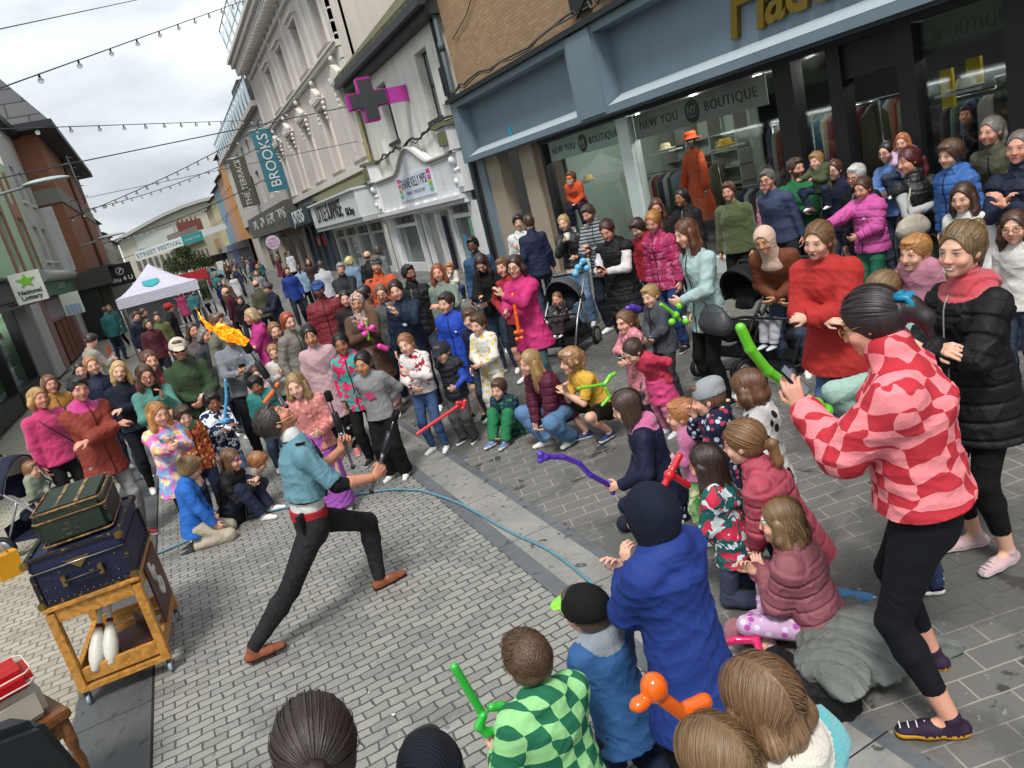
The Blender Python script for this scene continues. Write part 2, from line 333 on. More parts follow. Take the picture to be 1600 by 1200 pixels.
class Wall:
    """helper writing boxes in wall coordinates: u along the street, z up, d outward from the facade line"""
    def __init__(s, side, X): s.s = side; s.X = X
    def bx(s, mb, u0, u1, z0, z1, d0, d1, mi=0): mb.box(s.X-s.s*d0, s.X-s.s*d1, u0, u1, z0, z1, mi)
    def pt(s, u, z, d): return Vector((s.X-s.s*d, u, z))
    def M(s, u, z, d): return wallM(s.s, s.X-s.s*d, u, z)
    def holes(s, mb, u0, u1, z0, z1, ops, th=.3, mi=0):
        us = sorted({u0, u1, *[o[0] for o in ops], *[o[1] for o in ops]}); zs = sorted({z0, z1, *[o[2] for o in ops], *[o[3] for o in ops]})
        for a, b in zip(us, us[1:]):
            run = None
            for c, d in zip(zs, zs[1:]):
                hit = any(o[0] <= (a+b)/2 <= o[1] and o[2] <= (c+d)/2 <= o[3] for o in ops)
                if not hit: run = (run[0], d) if run else (c, d)
                if hit or d == zs[-1]:
                    if run: s.bx(mb, a, b, run[0], run[1], -th, 0, mi)
                    run = None
    def sash(s, parent, u0, u1, z0, z1, frame, glass, dep=.14, mid=True, bars=0, sill=None, name='window'):
        mb = MB(); w = .055; k = -dep
        for a, b, c, d in ((u0, u0+w, z0, z1), (u1-w, u1, z0, z1), (u0+w, u1-w, z1-w, z1), (u0+w, u1-w, z0, z0+w*1.3)): s.bx(mb, a, b, c, d, k-.05, k)
        if mid: s.bx(mb, u0+w, u1-w, (z0+z1)/2-.025, (z0+z1)/2+.025, k-.04, k+.012)
        for i in range(bars):
            u = u0+(u1-u0)*(i+1)/(bars+1); s.bx(mb, u-.015, u+.015, z0+w*1.3, z1-w, k-.035, k-.005)
        win = mb.build(name, frame, parent)
        mb = MB(); s.bx(mb, u0+w*.5, u1-w*.5, z0+w*.5, z1-w*.5, k-.03, k-.02); mb.build('pane', glass, win)
        if sill:
            mb = MB(); s.bx(mb, u0-.08, u1+.08, z0-.1, z0, -.28, .08); mb.build('sill', sill, win)
        return win
def facade_body(w, mb, u0, u1, z0, z1, depth=7, mi=0):
    w.bx(mb, u0, u1, z0, z1, -depth, -.3, mi)
def cable(name, pts, r, mat, sag=0, seg=14, parent=None):
    P = []
    for a, b in zip(pts, pts[1:]):
        a = Vector(a); b = Vector(b)
        for i in range(seg): t = i/seg; p = a.lerp(b, t); p.z -= sag*4*t*(1-t); P.append(p)
    P.append(Vector(pts[-1])); mb = MB(); mb.tube(P, r, 5, caps=False); return mb.build(name, mat, parent, fixn=False)

RW = Wall(1, 8.0)
# ---- R1 brick shop with blue grey fascia ----
m_brk = brickmat('#b08d68', '#9a7a58', '#7d6c58'); m_blue = plain('#70808c', .5, var=.08, sc=1.5, name='blue_grey_paint', dirt=.18)
m_blueL = plain('#a9b4ba', .5, var=.05, name='pale_blue_trim'); m_conc = render_mat('#a89b88', .3, 'precast_concrete', .3); m_brown = render_mat('#76695c', .3, 'brown_render', .3)
m_dk = plain('#16181b', .5, name='dark_frame'); m_trimw = plain('#c4d0cd', .4, name='pale_window_trim')
_origbuild = MB.build
def _b(s, name, mats, parent=None, loc=None, bevel=0, fixn=True):
    o = _origbuild(s, name, mats, parent, loc, bevel, fixn)
    if parent is not None and parent.type == 'EMPTY' and parent.get('_abs'): o.matrix_parent_inverse = parent.matrix_basis.inverted()
    return o
MB.build = _b
def absroot(name, loc, label, cat, group=None):
    o = empty(name, loc, label, cat, group); o['_abs'] = 1; return o
shop = absroot('brick_shop_building', (8, 10, 0), 'tan brick building with long blue grey fascia and boutique windows, right of the street', 'building')
mb = MB(); RW.bx(mb, -2, 18.5, 4.72, 9.5, -6, 0); mb.build('wall', m_brk, shop)
mb = MB(); RW.bx(mb, -2, 18.5, 3.1, 4.70, -.3, .02)           # fascia board
F = .36
def frame_panel(u0, u1):
    RW.bx(mb, u0, u1, 4.46, 4.60, .02, F)      # top rail
    RW.bx(mb, u0, u1, 3.12, 3.24, .02, F)
for u0, u1 in ((12.55, 18.05), (-2, 11.55)): frame_panel(u0, u1)
RW.bx(mb, 18.05, 18.42, 3.12, 4.6, .02, F); RW.bx(mb, 11.55, 12.55, 3.12, 4.6, .02, F); RW.bx(mb, 11.6, 12.4, 3.16, 4.56, F, F+.05)
fas = mb.build('fascia', m_blue, shop)
mb = MB()
for u0, u1 in ((12.6, 18.0), (-2, 11.5)):                 # sloping pale sill under each panel
    for a, b in ((u0, u1),):
        vs = [RW.pt(a, 3.245, .03), RW.pt(b, 3.245, .03), RW.pt(b, 3.245, F), RW.pt(a, 3.245, F), RW.pt(a, 3.40, .03), RW.pt(b, 3.40, .03)]
        mb.add(vs, [(0, 1, 2, 3), (3, 2, 5, 4), (0, 4, 5, 1), (0, 3, 4), (1, 5, 2)])
mb.build('fascia_sill', m_blueL, shop)
mb = MB(); RW.bx(mb, -2, 18.46, 4.605, 4.70, .02, F+.1); mb.build('gutter', M_char, shop)
# cables and junk on top of the fascia
r3 = random.Random(3); P = [RW.pt(18.6, 4.9, .2)]; u = 18.2
while u > 9: P.append(RW.pt(u, 4.78+r3.uniform(0, .16), r3.uniform(.12, .34))); u -= r3.uniform(.3, .7)
mb = MB(); mb.tube(P, .018, 5); mb.tube([p+Vector((.05, .1, .03+r3.uniform(-.02, .06))) for p in P], .026, 5); mb.build('cable_run', plain('#4d4a46', .8, name='cable_sheath'), shop)
mb = MB(); mb.tube([RW.pt(18.0, 6.0, .05), RW.pt(16.9, 6.25, .05), RW.pt(15.6, 6.9, .05), RW.pt(14.2, 7.7, .05)], .012, 5); mb.build('wall_cable', plain('#5a3a36', .7), shop)
mb = MB(); RW.bx(mb, 11.9, 12.4, 4.95, 5.4, .0, .16); RW.bx(mb, 11.2, 11.5, 5.0, 5.25, 0, .12); mb.tube([RW.pt(12.2, 5.0, .2), RW.pt(12.0, 4.8, .3), RW.pt(11.7, 5.1, .2), RW.pt(11.3, 4.85, .3), RW.pt(11.1, 5.2, .2)], .02, 5); mb.build('junction_box', M_iron, shop)
# gold script lettering
m_gold = plain('#8d7430', .35, .7, name='gold')
M = RW.M(8.72, 4.06, .08)
text_mesh('shop_name', "H", 1.3, m_gold, RW.M(8.3, 3.93, .06), shop, .04, sx=.8, offset=.012, shear=.25).matrix_parent_inverse = shop.matrix_basis.inverted()
text_mesh('shop_name', "adden's", .92, m_gold, RW.M(6.8, 3.84, .06), shop, .04, sx=.92, offset=.014, shear=.3, spacing=.93).matrix_parent_inverse = shop.matrix_basis.inverted()
# columns left of the windows and entrance recess
mb = MB(); RW.bx(mb, 17.15, 17.95, 0, 3.12, -.3, 0); RW.bx(mb, 15.32, 16.0, 0, 3.1, -.5, .0); mb.build('column', m_conc, shop)
mb = MB(); RW.bx(mb, 16.0, 17.15, 0, 3.1, -.75, -.55); RW.bx(mb, 14.98, 15.32, 0, 3.1, -.5, -.06); mb.build('recess_wall', m_brown, shop)
mb = MB(); RW.bx(mb, 17.95, 18.36, 0, 3.12, -.3, .06); mb.build('end_pilaster', m_blue, shop)
mb = MB()
for u, w_ in ((14.86, .12), (7.75, .32), (6.98, .2), (6.0, .22), (4.72, .3)): RW.bx(mb, u, u+w_, 0, 3.12, -.22, -.02)
RW.bx(mb, 4.72, 14.98, 3.02, 3.12, -.4, -.0); RW.bx(mb, 6.2, 6.98, 2.62, 3.02, -.4, -.08); mb.build('window_frame', m_dk, shop)
mb = MB(); RW.bx(mb, 11.62, 11.98, 0, 3.02, -.25, -.04); RW.bx(mb, 11.98, 14.86, .1, .45, -.2, .0); RW.bx(mb, 8.07, 11.62, .1, .45, -.2, 0); mb.build('window_trim', m_trimw, shop)
mb = MB(); RW.bx(mb, 7.1, 15.3, 0, .1, -.25, .32); mb.build('doorstep', render_mat('#b5ab97', .3, 'limestone'), shop)
for u0, u1 in ((11.98, 14.86), (8.07, 11.62), (7.18, 7.75), (5.02, 6.0)):
    mb = MB(); RW.bx(mb, u0, u1, .45, 3.02, -.12, -.105); mb.build('shop_window_glass', G_C, shop)
# sign bands inside the glass
m_sgA = plain('#b7c4bb', .5, name='sign_band'); m_sgB = plain('#8e8a86', .5, name='sign_band_grey'); m_txt = plain('#2b3033', .5, name='lettering')
def nysign(u0, u1, z0, z1, m, sc, dep, txm=None):
    mb = MB(); RW.bx(mb, u0, u1, z0, z1, -.19, -.17); b_ = mb.build('sign_band', m, shop)
    c = (u0+u1)/2; zc = (z0+z1)/2; txm = txm or m_txt; r = (z1-z0)*.43
    for t, u in (('NEW YOU', c+(u1-u0)*.28), ('BOUTIQUE', c-(u1-u0)*.27)):
        text_mesh('lettering', t, (z1-z0)*.5, txm, RW.M(u, zc, -.16), b_, .004, sx=sc, spacing=1.15)
    mb = MB(); mb.prism([(r*math.cos(a), r*math.sin(a)) for a in np.linspace(0, 2*PI, 25)[:-1]], 0, .006, 0, Matrix(((0, 1, 0, 8.158), (1, 0, 0, c), (0, 0, 1, zc), (0, 0, 0, 1)))); rd = mb.build('roundel', txm, b_)
    text_mesh('monogram', 'NY', r*.95, m, RW.M(c, zc+.01, -.152), rd, .003, sx=1.0)
    mb = MB(); RW.bx(mb, c-r*.45, c+r*.45, zc-r*.5, zc-r*.43, -.153, -.15); mb.build('underline', m, rd)
nysign(12.0, 14.84, 2.60, 3.0, m_sgA, .95, 0); nysign(8.37, 11.6, 2.58, 3.0, m_sgB, 1.0, 0)
nysign(4.9, 6.97, 2.62, 3.0, plain('#34322f', .6, name='sign_band_dark'), .8, 0, plain('#141414', .6))
# interior
m_int = plain('#4a5052', .8, name='interior_wall'); m_flo = plain('#3c3934', .6, name='interior_floor')
mb = MB(); RW.bx(mb, 4.4, 15.0, 0, 3.3, -6.1, -6.0); RW.bx(mb, 14.99, 15.1, 0, 3.3, -6, -.5); RW.bx(mb, 4.3, 4.4, 0, 3.3, -6, -.3); mb.build('interior_wall', m_int, shop)
mb = MB(); RW.bx(mb, 4.4, 15, 3.13, 3.2, -6, -.45); mb.build('ceiling', plain('#6a6d6b', .8), shop)
mb = MB(); RW.bx(mb, 12.0, 14.95, .1, 3.1, -3.42, -3.36); RW.bx(mb, 14.9, 14.98, .1, 3.1, -3.4, -.55); mb.build('brightening_panel', plain('#9fb0a6', .7), shop)  # pale backing panels added to make the left window look brighter
mb = MB(); RW.bx(mb, 4.4, 15, .1, .14, -6, -.3); mb.build('interior_floor', m_flo, shop)
mb = MB(); RW.bx(mb, -2, 4.72, 0, 3.1, -.3, -.05); mb.build('dark_side_wall', plain('#2b1512', .8, name='dark_red_tile'), shop)
m_lamp = NB('spot_lamp').fin((1, 1, 1, 1), .5, emis=(1, .96, .9, 1), es=25)
for u, d in ((10.6, -.75), (8.5, -1.2), (7.4, -1.0), (10.2, -1.8), (13.2, -1.4), (5.5, -1.6)):
    mb = MB(); mb.lathe([(.06, 3.09), (.075, 3.13)], (8-d, u, 0), 14); mb.build('ceiling_spot', m_lamp, shop)
    ld = bpy.data.lights.new('spot_light', 'POINT'); ld.energy = 22 if u > 12 else 16 if u > 10.5 else 7; ld.shadow_soft_size = .06; ld.color = (1, .95, .88); lo = bpy.data.objects.new('spot_light', ld); COL.objects.link(lo); lo.location = (8-d, u, 2.95)
# clothes rails with garments
def garment(mb, x, y, z, ln, w, mi, rx=0):
    n = 7; ring = []
    for t in (0, .12, .5, 1):
        ww = w*(.35 if t == 0 else 1.0+.15*t); th = .05+.03*t
        ring.append([(x+th*math.cos(a)*(1+.2*math.sin(5*a+rx)), y+ww/2*math.sin(a), z-ln*t) for a in np.linspace(0, 2*PI, 9)[:-1]])
    vs = sum(ring, []); fs = [(i*8+k, i*8+(k+1) % 8, (i+1)*8+(k+1) % 8, (i+1)*8+k) for i in range(3) for k in range(8)]
    mb.add(vs, fs+[tuple(range(24, 32))], mi, True)
GC = [plain(c, .85, name='garment_cloth') for c in ('#2f5364', '#465c59', '#5a1f26', '#86847e', '#232b40', '#4e5540', '#202326', '#8c8878', '#41566b', '#4a4d3a', '#6b3c33', '#73777a')]
rail_specs = [(12.2, 14.6, 1.75, -2.4, 7), (8.2, 8.95, 2.2, -.75, 0), (7.2, 7.7, 2.2, -.9, 3), (8.4, 11.3, 1.25, -1.7, 6), (4.95, 5.95, 2.15, -1.3, 5), (6.2, 6.9, 2.0, -1.7, 1), (5, 6.9, 1.2, -1.6, 2), (8.3, 11.5, 2.2, -3.2, 4)]
for i, (u0, u1, z, d, s0) in enumerate(rail_specs):
    rt = absroot('clothes_rail', (8-d, (u0+u1)/2, z), ['clothes rail of green and grey tops inside the left boutique window', 'clothes rail with teal top hanging beside the dark window post', 'clothes rail with blue top behind the narrow window', 'low clothes rail at the foot of the wide boutique window', 'high clothes rail of mixed dresses in the rightmost shop window', 'clothes rail of pale and blue shirts inside the doorway', 'low clothes rail with red skirts inside the doorway', 'rail of dim clothes deep inside behind the mannequin'][i], 'clothes rail')
    mb = MB(); mb.tube([(8-d, u0, z+.08), (8-d, u1, z+.08)], .014, 6); mb.tube([(8-d, u0, 0.14), (8-d, u0, z+.08)], .012, 6); mb.tube([(8-d, u1, .14), (8-d, u1, z+.08)], .012, 6); mb.build('rail_frame', plain('#8c8f90', .3, .8, name='chrome'), rt)
    k = 0; u = u0+.1
    while u < u1-.05:
        mb = MB(); garment(mb, 8-d, 0, 0, random.uniform(.65, 1.05), .36, 0, k); ang = random.uniform(.9, 1.5); mb.v = [(8-d+(x-(8-d))*math.cos(ang)-y*math.sin(ang), u+(x-(8-d))*math.sin(ang)+y*math.cos(ang), z+zz+.03) for x, y, zz in mb.v]
        mb.tube([(8-d, u, z+.0), (8-d, u+.01, z+.09)], .004, 4)
        mb.build('garment', GC[(k*5+s0*3) % len(GC)], rt); k += 1; u += random.uniform(.11, .2)
# hats on stands, mannequin
def hat_mesh(mb, c, r, h, tilt=0, brim=1.75):
    mb.lathe([(r*brim, 0), (r*brim, .012), (r*1.05, .02), (r, h*.6), (r*.8, h), (r*.3, h*1.02), (.001, h)], c, 20)
m_or = NB('orange_print_cloth'); v = m_or.coord(); m_or = m_or.fin(m_or.mix(m_or.rng(m_or.noise(v, 30, 4, .6, 1), .48, .55), (.75, .10, .02, 1), (.42, .06, .02, 1)), .7)
mq = absroot('mannequin', (8.7, 10.8, .45), 'mannequin in an orange patterned dress and wide orange hat in the wide boutique window', 'mannequin')
mx_, my_ = 8.7, 10.8
mb = MB()
def rings(mb, prof, cx, cy, n=14, mi=0):  # (z, rx, ry)
    vs = [(cx+ry*math.cos(a)*(1+.04*math.sin(7*a)), cy+rx*math.sin(a), z) for z, rx, ry in prof for a in np.linspace(0, 2*PI, n+1)[:-1]]
    fs = [(i*n+k, i*n+(k+1) % n, (i+1)*n+(k+1) % n, (i+1)*n+k) for i in range(len(prof)-1) for k in range(n)]
    mb.add(vs, fs+[tuple(range(n-1, -1, -1)), tuple(range(len(vs)-n, len(vs)))], mi, True)
rings(mb, [(.55, .30, .26), (.9, .25, .21), (1.2, .18, .14), (1.32, .14, .11), (1.45, .17, .13), (1.65, .19, .13), (1.74, .17, .1), (1.79, .07, .06)], mx_, my_)
for s in (-1, 1):
    mb.tube([(mx_, my_+s*.17, 1.70), (mx_-.03, my_+s*.25, 1.45), (mx_-.08, my_+s*.29, 1.2), (mx_-.1, my_+s*.30, 1.08)], [.06, .07, .085, .06], 10)
mb.build('dress', m_or, mq)
mb = MB(); mb.sphere((mx_, my_, 1.90), .1, 12, 0, (.9, .8, 1.15)); mb.tube([(mx_, my_, 1.76), (mx_, my_, 1.86)], .045, 8)
for s in (-1, 1): mb.tube([(mx_-.1, my_+s*.30, 1.1), (mx_-.12, my_+s*.3, .95)], [.025, .02], 6)
mb.build('body_form', plain('#a7a59f', .15, .9, name='silver'), mq)
mb = MB(); hat_mesh(mb, (mx_, my_, 1.95), .11, .13, brim=2.0); mb.build('hat', plain('#c8481a', .7), mq)
mb = MB(); mb.tube([(mx_, my_, .14), (mx_, my_, .6)], .02, 8); mb.lathe([(.16, .14), (.15, .17)], (mx_, my_, 0), 16); mb.build('stand', M_iron, mq)
mq.location.z += .42
for (u, z, d, c, lb) in ((11.4, 2.3, -.6, '#cfc4a0', 'cream sun hat on a shelf in the wide boutique window'), (9.85, 2.15, -.6, '#c9a018', 'yellow wide brim hat on a stand in the wide boutique window'), (14.2, 2.05, -.6, '#c9b36a', 'straw boater hat on a glass shelf in the left boutique window'), (10.9, 1.35, -.7, '#8a8f5a', 'olive fascinator hat on the lower shelf near the mannequin'), (5.9, 2.2, -.7, '#bdb79a', 'pale trilby hat hanging by the doorway edge')):
    h_ = absroot('display_hat', (8-d, u, z), lb, 'hat')
    mb = MB(); hat_mesh(mb, (8-d, u, z), .1, .11, brim=1.8); mb.build('crown', plain(c, .8, name='straw'), h_)
    mb = MB(); RW.bx(mb, u-.28, u+.28, z-.05, z-.02, d-.15, d+.15); mb.build('shelf', plain('#aeb5b3', .2, name='glass_shelf'), h_)
    mb = MB(); mb.lathe([(.101, z+.012), (.101, z+.04)], (8-d, u, 0), 20); mb.build('band', M_blk, h_)
mq2 = absroot('mannequin', (8.7, 12.9, .45), 'mannequin in a pale sage gathered dress inside the left boutique window', 'mannequin')
mb = MB(); rings(mb, [(.6, .24, .2), (1.0, .2, .17), (1.28, .13, .1), (1.5, .17, .12), (1.72, .18, .11), (1.8, .06, .05)], 8.7, 12.9); mb.build('dress', plain('#b9bda3', .8, name='sage_cloth'), mq2)
mb = MB(); mb.tube([(8.7, 12.9, .14), (8.7, 12.9, .7)], .02, 8); mb.lathe([(.16, .14), (.15, .17)], (8.7, 12.9, 0), 16); mb.tube([(8.7, 12.9, 1.78), (8.7, 12.9, 1.93)], [.04, .035], 8); mb.build('stand', M_iron, mq2)
mq2.location.z += .3
# shelving wall seen in left window
mb = MB()
for k in range(6): RW.bx(mb, 12.2, 14.6, .6+k*.34, .62+k*.34, -3.3, -2.95)
for u in (12.2, 13.0, 13.8, 14.6): RW.bx(mb, u, u+.03, .2, 2.7, -3.3, -2.95)
props(mb.build('shelf_unit', plain('#8d8f88', .5)), 'grey shelving unit at the back of the left boutique window', 'shelf')
mb = MB()
for k, (u, z, w_, h_) in enumerate(((13.4, 1.6, .5, .2), (12.5, 1.95, .4, .24), (13.9, 1.3, .4, .2), (12.6, 1.0, .5, .22))): RW.bx(mb, u, u+w_, z+.02, z+h_, -3.25, -3.0)
props(mb.build('folded_garments', plain('#7c7a4a', .8)), 'folded olive garments lying on the shelving in the left boutique window', 'clothes')
mb = MB(); RW.bx(mb, 5.85, 6.02, 2.2, 2.5, -.95, -.9); RW.bx(mb, 6.3, 6.45, 2.0, 2.45, -1.1, -1.05); props(mb.build('yellow_sale_sign', plain('#c8b11c', .6)), 'yellow sale card hanging inside the boutique doorway', 'sign')
# blue round sticker on fascia
mb = MB(); mb.prism([(.09*math.cos(a), .11*math.sin(a)) for a in np.linspace(0, 2*PI, 17)[:-1]], 0, .01, 0, Matrix(((0, 1, 0, 7.965), (1, 0, 0, 16.1), (0, 0, 1, 3.5), (0, 0, 0, 1)))); mb.build('alarm_sticker', plain('#2f9fc8', .4), shop)

# ---- drainpipes between R1 and R2 ----
mb = MB(); mb.tube([RW.pt(18.62, 0.1, .12), RW.pt(18.62, 8.5, .12)], .065, 8); mb.tube([RW.pt(18.62, 5.9, .12), RW.pt(18.62, 6.1, .12)], .09, 8); props(mb.build('drainpipe', plain('#4e5a60', .5, name='pipe_paint')), 'blue grey drainpipe between the brick shop and the white building', 'pipe')
mb = MB(); mb.tube([RW.pt(18.95, 0.1, .1), RW.pt(18.95, 6.9, .1), RW.pt(19.2, 7.2, .3)], .05, 8); props(mb.build('drainpipe', plain('#26282a', .5, name='pipe_paint_black')), 'thin black drainpipe down the edge of the white building', 'pipe')

# ---- R2 white rendered pharmacy building ----
m_wr = render_mat('#e4e3da', .3, 'white_render', .4); m_shf = plain('#dcdde0', .45, var=.04, sc=2, name='shopfront_white', dirt=.2); m_rf = slate('#55533f', .8, .45, .22)
ph = absroot('white_pharmacy_building', (8, 23, 0), 'white rendered two storey building with mossy slate roof and ornate white pharmacy shopfront', 'building')
ops = [(20.0, 20.95, 4.55, 6.35), (24.1, 25.05, 4.55, 6.35)]
mb = MB(); RW.holes(mb, 18.75, 27.5, 3.4, 7.2, ops, .35); facade_body(RW, mb, 18.75, 27.5, 0, 7.2, 7); mb.build('wall', m_wr, ph)
for o in ops:
    RW.sash(ph, o[0], o[1], o[2], o[3], plain('#1f2122', .5), glass_dark((.12, .125, .12, 1)), .25, True, 1, plain('#3a3b3a', .7))
mb = MB(); v = [RW.pt(18.3, 7.15, .55), RW.pt(27.9, 7.15, .55), RW.pt(27.9, 10.3, -3.6), RW.pt(18.3, 10.3, -3.6), RW.pt(18.3, 7.3, .55), RW.pt(27.9, 7.3, .55), RW.pt(27.9, 10.45, -3.6), RW.pt(18.3, 10.45, -3.6)]
mb.add(v, [(0, 1, 2, 3), (7, 6, 5, 4), (0, 4, 5, 1), (1, 5, 6, 2), (3, 2, 6, 7), (0, 3, 7, 4)]); mb.build('roof', m_rf, ph)
mb = MB(); RW.bx(mb, 18.3, 27.9, 6.95, 7.14, .38, .6); RW.bx(mb, 18.5, 27.7, 6.75, 7.1, .0, .36); mb.build('eaves_gutter', plain('#33363b', .6), ph)
# curved pediment fascia
poly = []
def arch_z(u):
    c = 22.9; w_ = 1.9; t = (u-c)/w_
    return 3.52+(.62*(.5+.5*math.cos(PI*max(-1, min(1, t)))) if abs(t) < 1 else 0)
us = np.linspace(19.2, 27.1, 60)
mb = MB(); vs = []
for d in (.02, .30):
    for u in us: vs.append(RW.pt(u, 2.42, d))
    for u in us[::-1]: vs.append(RW.pt(u, arch_z(u), d))
n = len(us)*2; mb.add(vs, [tuple(range(n)), tuple(range(2*n-1, n-1, -1))]+[(i, i+n, (i+1) % n+n, (i+1) % n) for i in range(n)]); fo = mb.build('shop_fascia', m_shf, ph)
mb = MB()
for rad, off, dd in ((.05, 0, .34), (.035, -.1, .31)): mb.tube([RW.pt(u, arch_z(u)+off, dd) for u in us], rad, 6)
mb.build('pediment_moulding', plain('#b9b5ad', .6, name='moulding'), fo)
mb = MB(); RW.bx(mb, 19.0, 27.3, 2.30, 2.42, .02, .5); RW.bx(mb, 19.0, 27.3, 2.18, 2.29, .02, .36)
for k in range(9): RW.bx(mb, 19.6+k*.85, 19.7+k*.85, 2.42, 2.5, .3, .42)
mb.build('cornice', m_shf, ph)
for u in (18.8, 27.0):
    mb = MB(); RW.bx(mb, u, u+.5, 3.55, 4.15, .02, .5); RW.bx(mb, u+.04, u+.46, 2.45, 3.5, .02, .34); RW.bx(mb, u+.1, u+.4, 2.6, 2.95, .34, .44); RW.bx(mb, u, u+.5, 0, 2.18, .0, .2)
    mb.sphere(RW.pt(u+.25, 3.3, .4), .13, 10); mb.sphere(RW.pt(u+.25, 2.75, .42), .1, 10)
    for q in range(3): mb.sphere(RW.pt(u+.1+.15*q, 3.05, .38), .06, 8)
    mb.build('console_bracket', m_shf, ph)
    mb = MB(); RW.bx(mb, u-.03, u+.53, 3.7, 4.05, .52, .56); RW.bx(mb, u-.06, u+.56, 4.16, 4.26, .0, .6); mb.build('mossy_cap', plain('#6c6f50', .9, name='moss', dirt=.6), ph)
mb = MB(); RW.bx(mb, 21.1, 24.6, 2.62, 3.4, .305, .34); sg = mb.build('sign_board', plain('#d5dde8', .4, name='sign_face'), ph)
text_mesh('lettering', 'SHANE KELLY MPSI', .42, plain('#3b3a48', .5), RW.M(22.85, 3.12, .345), sg, .003, sx=.72)
text_mesh('lettering', 'PHARMACY  SPECIALIST CARE', .15, plain('#7b8aa0', .5), RW.M(22.85, 2.82, .345), sg, .003, sx=.9)
for u in (24.35, 21.35):
    for q, c in enumerate(('#c9427e', '#cf5f8b', '#93b63c', '#68b7a8')):
        mb = MB(); RW.bx(mb, u-.18, u+.12, 3.22-q*.17, 3.34-q*.17, .342, .35); mb.build('colour_square', plain(c, .5), sg)
# shopfront
mb = MB()
for u in (19.35, 21.0, 22.3, 23.6, 24.3, 26.9): RW.bx(mb, u, u+.17, 0, 2.18, -.05, .1)
for u0, u1 in ((19.5, 21.0), (24.45, 26.9)): RW.bx(mb, u0, u1, 1.78, 1.9, -.05, .06); RW.bx(mb, u0, u1, 0, .5, -.05, .06)
RW.bx(mb, 21.1, 24.4, 2.08, 2.18, -.05, .05); mb.build('shopfront_frame', m_shf, ph)
mb = MB(); RW.bx(mb, 19.5, 21.0, .5, 1.78, -.04, -.03); RW.bx(mb, 24.5, 26.9, .5, 1.78, -.04, -.03); RW.bx(mb, 21.17, 24.3, .1, 2.08, -.5, -.49); mb.build('shop_window', glass_dark((.10, .12, .11, 1)), ph)
mb = MB()
for u in (19.6, 20.3, 24.6, 25.3, 26.1): RW.bx(mb, u, u+.6, 1.93, 2.12, -.03, .02)
mb.build('leaded_light', glass_dark((.07, .065, .06, 1), .3), ph)
mb = MB(); RW.bx(mb, 22.4, 22.9, .2, 1.9, -.2, -.17); mb.build('door_banner', plain('#33234f', .5, name='purple_banner'), ph)
mb = MB(); RW.bx(mb, 19.6, 20.1, .6, 1.75, -.025, -.02); mb.build('window_poster', plain('#8fc7a2', .5, name='green_poster'), ph)
mb = MB(); RW.bx(mb, 20.5, 20.75, .7, 1.3, -.025, -.02); mb.build('window_poster', plain('#5aa3d8', .5, name='blue_poster'), ph)
mb = MB(); RW.bx(mb, 22.95, 23.6, .15, 2.0, -.3, -.27); mb.build('door_leaf', m_shf, ph)
P = [RW.pt(18.8, 4.35, .1)]
r4 = random.Random(5)
for i in range(26): P.append(RW.pt(19.1+i*.34, 4.38+r4.uniform(-.1, .08)-.02*i*.3, .1+r4.uniform(0, .08)))
mb = MB(); mb.tube(P, .035, 6); mb.tube([p+Vector((0, .05, -.07+r4.uniform(-.05, .05))) for p in P[::2]], .02, 5); mb.build('cable_run', plain('#3d3a34', .8), ph)
mb = MB()
for u in (20.9, 22.4, 24.3, 26): mb.tube([RW.pt(u, 4.2, .05), RW.pt(u-.3, 3.9, .1), RW.pt(u-.5, 3.95, .1), RW.pt(u-.5, 4.05, .1)], .012, 5)
mb.build('wire_hooks', plain('#8b8b86', .5, .5), ph)
for u, z, w_ in ((18.95, 4.75, .34), (25.35, 4.3, .3)):
    mb = MB(); RW.bx(mb, u+.3, u+.3+w_, z, z+.42, 0, .14); mb.build('alarm_box', M_wh, ph)
mb = MB(); RW.bx(mb, 18.95, 19.15, 4.9, 5.6, 0, .14); mb.build('speaker_box', M_blk, ph)
# pharmacy cross
pc = absroot('pharmacy_cross_sign', (7.2, 23, 5.6), 'purple and dark grey cross shaped pharmacy sign projecting from the white building', 'sign')
mb = MB(); X0 = 7.98; Yc = 22.3; Zc = 5.62; c0 = X0-1.22; a = .23; Ln = .62
cross = [(-a, -Ln), (a, -Ln), (a, -a), (Ln, -a), (Ln, a), (a, a), (a, Ln), (-a, Ln), (-a, a), (-Ln, a), (-Ln, -a), (-a, -a)]
Mx = Matrix.Translation((c0, Yc, Zc))
mb.prism(cross, -.13, .13, 0, Mx); mb.build('cross_case', plain('#a5298a', .35, name='magenta_plastic'), pc, bevel=.03)
mb = MB(); mb.prism([(x*.88 if abs(x) > a else x*.84, z*.88 if abs(z) > a else z*.84) for x, z in cross], -.145, -.131, 0, Mx); mb.build('led_face', plain('#3a3f41', .5, name='led_panel'), pc)
mb = MB(); mb.box(c0+Ln-.02, X0, Yc-.1, Yc+.1, Zc-.21, Zc+.21); mb.build('bracket_arm', plain('#b13c98', .35), pc)
